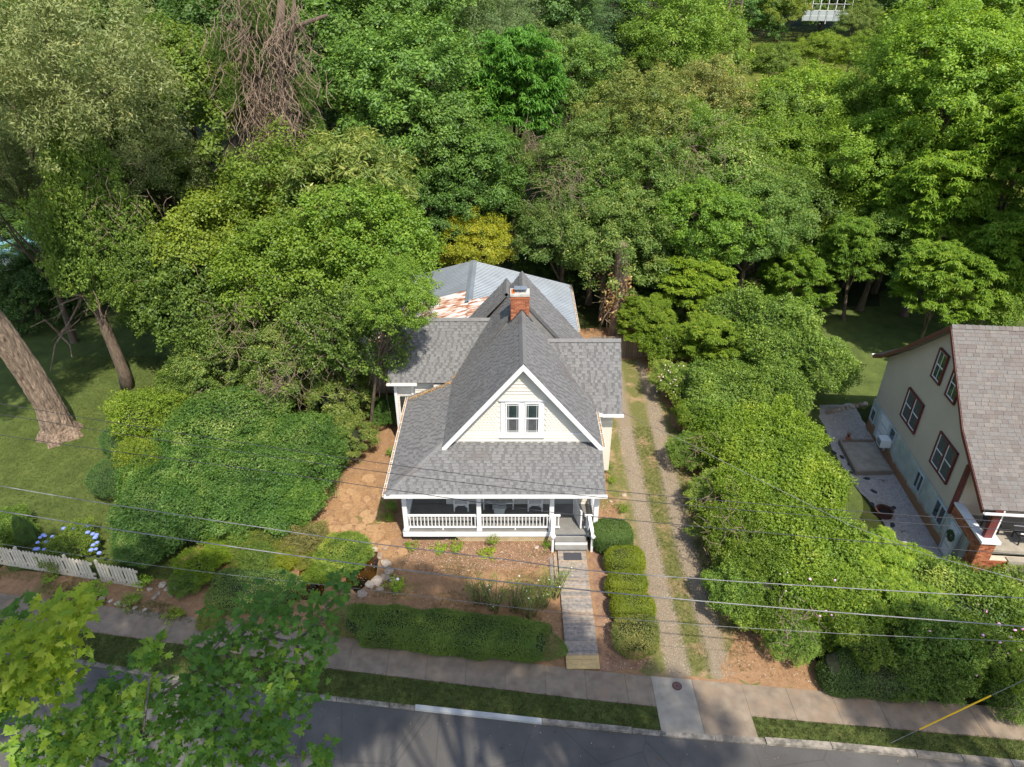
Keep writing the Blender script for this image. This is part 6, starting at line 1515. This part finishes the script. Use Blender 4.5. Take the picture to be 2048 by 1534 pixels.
hedge('huge dark green layered shrub bank filling the left garden beside the clay path', (-13.1, 26.6), (9.4, 7.6, 2.3), leaf_o, (.58, .92, .6), 620, .085, .05, 55, -.15, 2.7, 'shrub', .10, 'shrub_bank', 0, .09, .82)
# thicket between the driveway and the beige house
TH_ = [(1330, 690, 1.6, 1.7, 'bush3', .85, 'bright leafy bush where the thicket meets the board fence'), (1300, 640, 2.6, 1.9, 'frond2', .7, 'feathery sapling behind the board fence'),
  (1400, 560, 4.2, 2.4, 'frond2', .85, 'tall feathery sapling at the top of the thicket'), (1350, 760, 1.3, 1.3, 'bush2', 1.2, 'pale pink flowering shrub at the thicket edge by the driveway'),
  (1420, 680, 2.4, 2.3, 'frond2', .8, 'feathery green shrub right of the board fence'), (1430, 830, 1.4, 1.5, 'bush1', 1.3, 'green shrub below the pink flowering one beside the driveway'),
  (1510, 660, 3.0, 2.6, 'vine2', 1.15, 'tall vine-draped mound, the highest in the thicket'), (1590, 720, 2.4, 2.3, 'vine2', 1.15, 'vine mound reaching right over the back lawn'), (1540, 790, 1.8, 2.0, 'vine2', 1.0, 'dark-sided vine mound under the tallest one'),
  (1460, 900, 1.5, 1.6, 'vine1', .82, 'bright vine mound beside the bend of the driveway'), (1560, 880, 1.6, 1.9, 'vine1', .82, 'bright vine mound left of the grey patio top'), (1610, 960, 1.2, 1.5, 'vine1', .85, 'bright vine mound beside the narrow lawn strip'),
  (1480, 990, 1.4, 1.7, 'bush3', .75, 'yellowish shrub with bare twigs facing the driveway'), (1570, 1040, 1.3, 1.7, 'vine1', .8, 'bright mound in the middle of the lower thicket'), (1500, 1090, 1.3, 1.6, 'bush3', .68, 'green mound where the hedge shades the driveway'),
  (1640, 1110, 1.2, 1.6, 'vine1', .78, 'bright mound below the fire ring'), (1540, 1180, 1.2, 1.6, 'bush3', .62, 'green mound above the dark hollow in the thicket'), (1640, 1200, 1.2, 1.5, 'bush3', .66, 'mound with pink roses under the thick cable'),
  (1590, 1270, .8, 1.0, 'bush1', 1.0, 'low dark shrub at the bare clay bank'), (1750, 1130, 1.7, 1.5, 'frond2', .85, 'feathery locust shrub right of the patio corner'), (1780, 1210, 1.4, 1.6, 'frond2', .75, 'feathery locust shrub below its brighter twin'),
  (1700, 1270, 1.0, 1.4, 'bush3', .6, 'green shrub above the dark clipped hedge'), (1840, 1140, 1.0, 1.0, 'frond1', .85, 'feathery shrub in front of the basement door'), (1840, 1280, 1.2, 1.5, 'vine2', 1.0, 'green vine mound with pink roses above the sidewalk'),
  (1940, 1200, 1.0, 1.4, 'bush3', .7, 'rose-dotted shrub at the right edge below the brick pier'), (2020, 1150, .7, 1.1, 'bush2', 1.0, 'olive shrub below the white porch step'), (1960, 1300, 1.1, 1.5, 'bush3', .68, 'rose-dotted shrub nearest the guy wire'),
  (2050, 1280, 1.0, 1.4, 'bush3', .7, 'rose-dotted shrub cut by the right edge'), (1850, 1350, .7, 1.0, 'vine2', .8, 'dark vine mound over the sidewalk edge'), (2010, 1380, .6, 1.0, 'bush1', .8, 'dark green shrub beside the guy wire foot'),
  (1385, 900, 1.0, 1.1, 'bush1', 1.1, 'green shrub at the driveway edge beside the beige patch'), (1430, 985, 1.0, 1.2, 'bush2', 1.2, 'twiggy olive shrub where the hedge meets the driveway'),
  (1445, 1060, 1.1, 1.25, 'bush3', .7, 'bright shrub lobe leaning toward the right wheel track'), (1480, 1180, 1.1, 1.3, 'bush1', 1.1, 'green shrub lobe above the bare clay bank'),
  (1545, 980, 1.3, 1.5, 'vine1', .9, 'bright vine lobe left of the narrow lawn strip'), (1380, 830, 1.0, 1.0, 'bush3', .7, 'small bright shrub under the flowering one'), (1680, 1200, 1.5, 1.4, 'bush3', .8, 'yellowish mound between the locust shrubs and pink roses')]
rose_at = {}
hedge('long vine-smothered bank forming the upper half of the thicket beside the driveway', (12.0, 27.2), (4.6, 7.6, 2.5), leaf_y, (.85, .92, .62), 520, .12, .08, 51, .12, 3.2, 'shrub', .08, 'thicket_bank', 0, .11, .80)
hedge('long vine-smothered bank forming the lower half of the thicket above the clay bank', (12.0, 20.8), (4.7, 6.4, 2.3), leaf_y, (.8, .88, .6), 520, .12, .08, 52, .05, 3.2, 'shrub', .08, 'thicket_bank', 0, .11, .80)
hedge('green bank of mixed shrubs under the roses beside the sidewalk', (16.2, 18.4), (6.0, 4.6, 1.9), leaf_g, (1.1, 1.15, .75), 520, .11, .07, 53, -.1, 3.0, 'shrub', .08, 'thicket_bank', 0, .11, .80)
hedge('vine bank between the flowering shrub and the vine-draped mound', (11.6, 33.2), (4.6, 5.0, 2.6), leaf_g, (1.2, 1.25, .8), 520, .12, .08, 54, .2, 2.8, 'shrub', .08, 'thicket_bank', 0, .11, .78)
for px, py, z, R, k, tn, lb in TH_:
    tn = tn * (1.2 if k in ('vine1', 'bush3', 'frond1', 'frond2') else 1.35); tint = (tn * .95, tn, tn * .7)
    o = shrub(lb, px, py, z, R, k, tint, .85, name='thicket_shrub', core=.0 if k.startswith('frond') else .64)
    rose_at[lb] = (o, px, py, z, R)
fm_ = ball('flower', pinkfl, 1)
def flowers(lb, spots, mat_me, s0, s1, z=None, name='flower'):
    o, px0, py0, z0, R = rose_at[lb]; c = Vector((*G(px0, py0, z0), z0))
    for px, py in spots:
        rr_ = Vector(ray(px, py)).normalized(); oc = Vector((0, 0, HC)) - c; b_ = oc.dot(rr_); disc = b_ * b_ - (oc.length_squared - (R * .98) ** 2)
        t_ = -b_ - math.sqrt(max(disc, 0)); p = Vector((0, 0, HC)) + rr_ * t_; s = tree_r.uniform(s0, s1)
        link(name, mat_me, o, Matrix.LocRotScale(p, Matrix.Rotation(tree_r.uniform(0, 3), 3, 'X').to_euler(), Vector((s, s, s * .6))))
flowers('mound with pink roses under the thick cable', [(1652, 1222), (1668, 1236), (1664, 1230), (1640, 1232), (1620, 1158), (1670, 1160)], fm_, .04, .07)
flowers('green vine mound with pink roses above the sidewalk', [(1782, 1307), (1790, 1308), (1735, 1272), (1860, 1262)], fm_, .04, .07)
flowers('rose-dotted shrub at the right edge below the brick pier', [(1956, 1208), (1950, 1236), (1952, 1262), (1972, 1222), (1962, 1248), (1940, 1268)], fm_, .04, .075)
flowers('rose-dotted shrub nearest the guy wire', [(1998, 1248), (2000, 1285), (2022, 1274), (1953, 1350), (2016, 1307), (1966, 1270)], fm_, .04, .07)
flowers('rose-dotted shrub cut by the right edge', [(2042, 1300), (2040, 1324), (2030, 1260), (2045, 1258)], fm_, .04, .07)
flowers('pale pink flowering shrub at the thicket edge by the driveway', [(1345 + tree_r.gauss(0, 22), 765 + tree_r.gauss(0, 30)) for _ in range(34)], ball('blossom', plain('pale_blossom', (.72, .55, .55), .8), 1), .03, .05, name='blossom')
flowers('green mound above the dark hollow in the thicket', [(1560, 1148), (1575, 1145), (1582, 1170), (1572, 1182), (1613, 1125)], ball('blossom', plain('pale_blossom2', (.66, .5, .5), .8), 1), .03, .05, name='blossom')
# roses along the inner side of the long hedge
def cane_bush(label, px, py, h, w, n, seed, wf=4):
    rr = random.Random(seed); x, y = G(px, py, 0); t = root('rose_bush', (x, y, 0), label, 'shrub', None); mb = MB(); tips = []
    for i in range(n):
        a = rr.uniform(0, 6.28); q = Vector((x + math.cos(a) * w * .3 * rr.random(), y + math.sin(a) * w * .25 * rr.random(), 0)); e = q + Vector((math.cos(a) * w * rr.uniform(.2, .7), math.sin(a) * w * .4 * rr.random(), h * rr.uniform(.6, 1.1))); m = q.lerp(e, .5) + UP * .1
        mb.tube([q, m, e], [.022, .017, .009], 5); tips += [q.lerp(e, s) + Vector([rr.uniform(-.1, .1) for _ in range(3)]) for s in (.35, .5, .65, .8, .9, 1, 1, 1.02)]
    mb.build('canes', pieces_mat('green_brown_cane', [(0, (.16, .15, .06)), (1, (.26, .22, .11))]), t)
    R = np.random.RandomState(seed); P = np.repeat(np.array([tuple(v) for v in tips]), 4, 0) + R.normal(size=(len(tips) * 4, 3)) * .07; k = len(P)
    link('foliage', leaves_mesh('foliage', P, udir(R, k) + [0, 0, .8], udir(R, k), np.full(k, .06), np.full(k, .035), .5 + .5 * (R.rand(k) - .4), leaf_g), t).color = (1.3, 1.3, .9, 1)
    for i in range(wf): v = rr.choice(tips); link('bloom', wb, t, Matrix.LocRotScale(v + UP * .06, None, Vector((.035, .035, .025))))
wb = ball('bloom', whitefl, 1)
for i, (px, py) in enumerate(((960, 1210), (990, 1222), (1030, 1222), (1060, 1235), (1085, 1215), (1105, 1195))):
    cane_bush(['thin cane rose, leftmost behind the long hedge', 'tall cane rose, second from the left behind the hedge', 'cane rose in the middle of the rose row', 'cane rose right of the middle of the row', 'leafy cane rose close to the plank walk', 'short cane rose touching the plank walk'][i], px, py, 1.45 + .15 * (i % 2), .8, 20, 60 + i)
x_, y_ = G(793, 1160, .9); o = link('white_bloom', wb, None, Matrix.LocRotScale(Vector((x_ + .05, y_, .95)), None, Vector((.07, .07, .05)))); meta(o, 'single white bloom atop the rose bush by the pond stones', 'flower')
for i, (px, py, R, tn) in enumerate(((1215, 935, .3, 1.1), (1222, 960, .3, 1.2), (1245, 1018, .33, .95))):
    S(['small green plant by the right wall of the cottage, nearest the gutter', 'yellow-green plant by the right porch wall', 'leafy green plant beside the driveway behind the tallest bush'][i], px, py, .15, R, 'plantlet', (tn * .8, tn * .85, .6), .9, core=0)

# grass blades: too many to count
def tufts(name, region, n, h, mat, seed, z=0.02, wid=.012, keep=None):
    Q = np.random.RandomState(seed); xs = [p[0] for p in region]; ys = [p[1] for p in region]; pts = []
    while len(pts) < n:
        c = (Q.uniform(min(xs), max(xs)), Q.uniform(min(ys), max(ys)))
        if inpoly(c, region) and (keep is None or keep(*c)): pts.append(c)
    P = np.repeat(np.array([(x, y, z) for x, y in pts]), 5, 0) + np.hstack([Q.normal(size=(n * 5, 2)) * .035, np.zeros((n * 5, 1))]); k = len(P)
    D = Q.normal(size=(k, 3)) * [.5, .5, 0] + [0, 0, 1.0]; N = udir(Q, k) * [1, 1, .2]
    L = h * Q.uniform(.5, 1.3, k); P[:, 2] += L * .4
    me = leaves_mesh(name, P, N, D, L, np.full(k, wid), .5 + .8 * (Q.rand(k) - .5), mat, fold=.1); o = link(name, me); o['kind'] = 'stuff'; return o
blade = pieces_mat('grass_blade', [(0, (.05, .08, .015)), (.5, (.085, .12, .022)), (1, (.16, .17, .05))])
blade_d = pieces_mat('verge_blade', [(0, (.025, .045, .010)), (.6, (.06, .09, .018)), (1, (.14, .13, .05))])
vg = [p for p in WS if -22 < p[0] < 20] + [(x, y) for x, y in reversed(RN) if -22 < x < 20]
tufts('verge_tufts', vg, 9000, .09, blade_d, 71, keep=lambda x, y: not (DR0 - .02 < x < DR2 + .02))
tufts('lawn_tufts', [(-27, 21.3), (-12, 20.3), (-11, 26), (-13, 40), (-28, 40)], 30000, .075, blade, 72, wid=.014)
tufts('track_tufts', [(6.4, 16.5), (7.2, 16.5), (7.3, 24), (7.6, 32), (6.5, 32), (6.3, 24)], 2600, .06, blade, 73, z=.015)
tufts('track_tufts', [(7.9, 16.5), (8.6, 16.5), (8.8, 24), (9, 32), (8.4, 32), (7.9, 24)], 1400, .06, blade, 74, z=.015)
tufts('yard_tufts', [(-6, 19), (1.8, 18.6), (1.8, 22.5), (-4.5, 22.6)], 1500, .06, blade, 75, z=.01, keep=lambda x, y: math.sin(x * 2.1) + math.cos(y * 2.7 + x) > .4)
tufts('border_tufts', [(-20, 19.9), (-12, 18.6), (-7, 18), (-7, 19.2), (-12, 19.6), (-19, 21)], 1500, .10, blade, 76, keep=lambda x, y: math.sin(x * 1.7) + math.cos(y * 3.7 + x) > .1)
def chips(name, region, n, seed, mat, s0=.012, s1=.04):
    r = random.Random(seed); xs = [p[0] for p in region]; ys = [p[1] for p in region]; mb = MB()
    while len(mb.f) < n:
        c = (r.uniform(min(xs), max(xs)), r.uniform(min(ys), max(ys)))
        if not inpoly(c, region): continue
        s_ = r.uniform(s0, s1) * (2 if r.random() > .985 else 1); a = r.uniform(0, 6); dx, dy = math.cos(a) * s_, math.sin(a) * s_; h = .02 + r.uniform(0, .02)
        mb.face([(c[0] - dx, c[1] - dy, h - .004), (c[0] + dy * .5, c[1] - dx * .5, h + .008), (c[0] + dx, c[1] + dy, h), (c[0] - dy * .5, c[1] + dx * .5, h)], lv=r.random())
    mb.build(name, mat, None, kind='stuff')
chipm = pieces_mat('mulch_chip', [(0, (.09, .05, .03)), (.4, (.24, .14, .08)), (.8, (.40, .27, .16)), (1, (.55, .45, .33))])
chips('mulch_chips', [(-5.2, 22), (-4.8, 23.1), (1.9, 23.1), (1.9, 21.6), (-3, 21.2)], 5000, 91, chipm)
chips('leaf_litter', [(-12, 18.6), (1.9, 18.2), (1.9, 22), (-4.8, 24), (-5.3, 33), (-7.5, 33), (-8.5, 26), (-12, 22)], 5000, 92, chipm)
chips('leaf_litter', [(3.3, 16.6), (5.2, 16.6), (5.0, 26), (4.2, 26)], 2500, 93, chipm); chips('leaf_litter', [(8.2, 16.2), (10.8, 16), (9.6, 18), (9.3, 30), (8.4, 30)], 2500, 94, chipm)
chips('leaf_litter', [(-22, 15.5), (20, 11.8), (20, 15), (-22, 20)], 600, 95, chipm, .01, .03)
# gravel stones on the wheel tracks
def pebbles(seed, region, n):
    Q = np.random.RandomState(seed); xs = [p[0] for p in region]; ys = [p[1] for p in region]; mb = MB(); r = random.Random(seed)
    for i in range(n):
        c = (r.uniform(min(xs), max(xs)), r.uniform(min(ys), max(ys)))
        if not inpoly(c, region): continue
        s = r.uniform(.012, .032); a = r.uniform(0, 6); q = [(c[0] + math.cos(a + k * 2.09) * s, c[1] + math.sin(a + k * 2.09) * s, .017) for k in range(3)]
        mb.raw(q + [(c[0], c[1], .02 + s * .9)], [(0, 1, 3), (1, 2, 3), (2, 0, 3)], lv=r.random())
    mb.build('gravel_stones', pieces_mat('gravel_stone', [(0, (.19, .15, .11)), (.5, (.31, .26, .20)), (1, (.44, .39, .31))]), None, kind='stuff')
pebbles(81, [(5.5, 16.4), (6.45, 16.4), (6.4, 22), (6.6, 32), (5.75, 32), (5.55, 22)], 7000)
pebbles(82, [(7.1, 16.3), (7.95, 16.3), (8.0, 23), (8.5, 34), (7.65, 34), (7.1, 23)], 6500)
pebbles(83, [(16.9, 23), (18.5, 21.2), (19.2, 31), (19.4, 34), (17.8, 34), (16.7, 29)], 7000)

# ------------------------------------------------------------------ maple reaching in from the bottom left
mt = root('maple_tree', (-9.5, 1.5, 0), 'maple reaching up from the bottom left corner in front of the road', 'tree')
def maple_leaf(sz=1.0, seed=0):
    r = random.Random(seed); out = []
    spec = [(-90, .0), (-62, .42), (-25, .55), (-12, .30), (12, .78), (22, .46), (48, .50), (66, .62), (90, 1.0)]
    right = [(math.cos(math.radians(a)) * l, math.sin(math.radians(a)) * l) for a, l in spec]
    pts = right + [(-x, y) for x, y in reversed(right[1:-1])]
    v = [(0, 0, 0.0)] + [(x * sz, y * sz, -.16 * (x * x + y * y) * sz + r.uniform(-.05, .05) * sz) for x, y in pts]; n = len(pts)
    return v, [(0, 1 + i, 1 + (i + 1) % n) for i in range(n)]
ml = []
for i in range(5):
    v, f = maple_leaf(.097, i); b = MB(); b.raw(v, f, lv=.2 + .15 * i); ml.append((v, f, b.mesh('leaf', leaf_m)))
mr = random.Random(12)
spr = [  # px, py, forward distance, radius px, leaves, lv (leaf tone: sunlit and shaded sprays put into colour)
 (95, 1260, 7.5, 70, 120, .9), (150, 1215, 7.3, 40, 60, .95), (30, 1330, 7.5, 80, 170, .9), (100, 1350, 7.6, 60, 120, .85), (20, 1240, 8.2, 40, 40, .3), (10, 1410, 7.6, 45, 60, .35),
 (305, 1305, 9.0, 30, 34, .6), (240, 1380, 9.3, 50, 70, .3), (200, 1410, 9.4, 40, 40, .2), (285, 1385, 9.0, 32, 40, .65), (215, 1420, 9.0, 30, 30, .7),
 (470, 1250, 9.6, 70, 120, .28), (540, 1210, 9.8, 55, 70, .25), (600, 1240, 9.7, 60, 90, .3), (640, 1270, 9.6, 40, 50, .25), (690, 1170, 9.9, 34, 46, .25), (655, 1200, 9.8, 30, 26, .25),
 (430, 1310, 9.4, 60, 110, .3), (520, 1340, 9.4, 70, 140, .35), (590, 1390, 9.2, 60, 110, .4), (400, 1390, 9.2, 70, 130, .35), (330, 1440, 9.0, 80, 150, .35), (440, 1450, 8.8, 80, 170, .4), (540, 1460, 8.8, 60, 100, .45),
 (150, 1440, 8.6, 60, 90, .6), (170, 1480, 8.4, 50, 80, .65), (40, 1500, 8.4, 60, 90, .5), (110, 1520, 8.4, 60, 90, .45), (250, 1510, 8.6, 80, 140, .35), (380, 1515, 8.6, 80, 140, .35), (500, 1520, 8.6, 60, 80, .35),
 (640, 1515, 9.0, 30, 40, .35), (115, 1465, 9, 40, 40, .25), (620, 1330, 9.4, 35, 40, .4)]
hubs = []; cand = []
for px, py, fd, rp, n, lv in spr:
    rv = Vector(ray(px, py)); c = Vector((0, 0, HC)) + rv * fd; R = rp / FPX * fd; hubs.append(c)
    for i in range(int(n * (1.15 if lv > .5 else .78))):
        o = Vector([mr.gauss(0, .5) for _ in range(3)]); o = o if o.length < 1.2 else o.normalized() * 1.1
        cand.append((c + Vector((o.x * R, o.y * R * 1.3, o.z * R * .8)), min(1, max(0, lv + mr.gauss(0, .12)))))
mr.shuffle(cand); cand.sort(key=lambda q: (q[0] - Vector((0, 0, HC))).length)
mass = MB()
for i, (p, lv) in enumerate(cand):
    nrm = Vector((mr.gauss(.15, .38), mr.gauss(-.25, .38), 1)).normalized(); yaw = mr.uniform(0, 6.28)
    d = Vector((math.cos(yaw), math.sin(yaw), -.35)); d = (d - nrm * d.dot(nrm)).normalized(); x_ax = d.cross(nrm); s = mr.uniform(.75, 1.2); k = mr.randrange(5)
    M = Matrix(((x_ax.x * s, d.x * s, nrm.x * s, p.x), (x_ax.y * s, d.y * s, nrm.y * s, p.y), (x_ax.z * s, d.z * s, nrm.z * s, p.z), (0, 0, 0, 1)))
    if i % 9 == 0 and i // 9 < 300: o = link('leaf', ml[min(4, int(lv * 5))][2], mt, M)
    else: v, f, _ = ml[k]; mass.raw([M @ Vector(q) for q in v], f, lv=lv)
mass.build('foliage', leaf_m, mt, kind='stuff')
mb = MB(); fork = Vector((-8.2, 2.6, 11.0)); mb.tube([(-9.5, 1.5, 0), (-9.2, 1.8, 5), fork], [.32, .27, .2], 12, rough=.06)
seen = [fork, Vector((-6.0, 3.6, 12.6)), Vector((-4.6, 4.6, 13.2)), Vector((-7.0, 4.2, 14.6))]
for q in seen[1:]: mb.tube([fork, fork.lerp(q, .5) + UP * .15, q], [.12, .08, .05], 8)
for c in hubs:
    a = min(seen, key=lambda q: (q - c).length + (0 if q.z < c.z else 1)); m = a.lerp(c, .5) + Vector((0, 0, -.12)); mb.tube([a, m, c], [.024, .018, .007], 6); seen.append(m)
mb.build('branches', barkm('maple_bark', (.12, .10, .08), (.30, .26, .22)), mt, smooth=True)
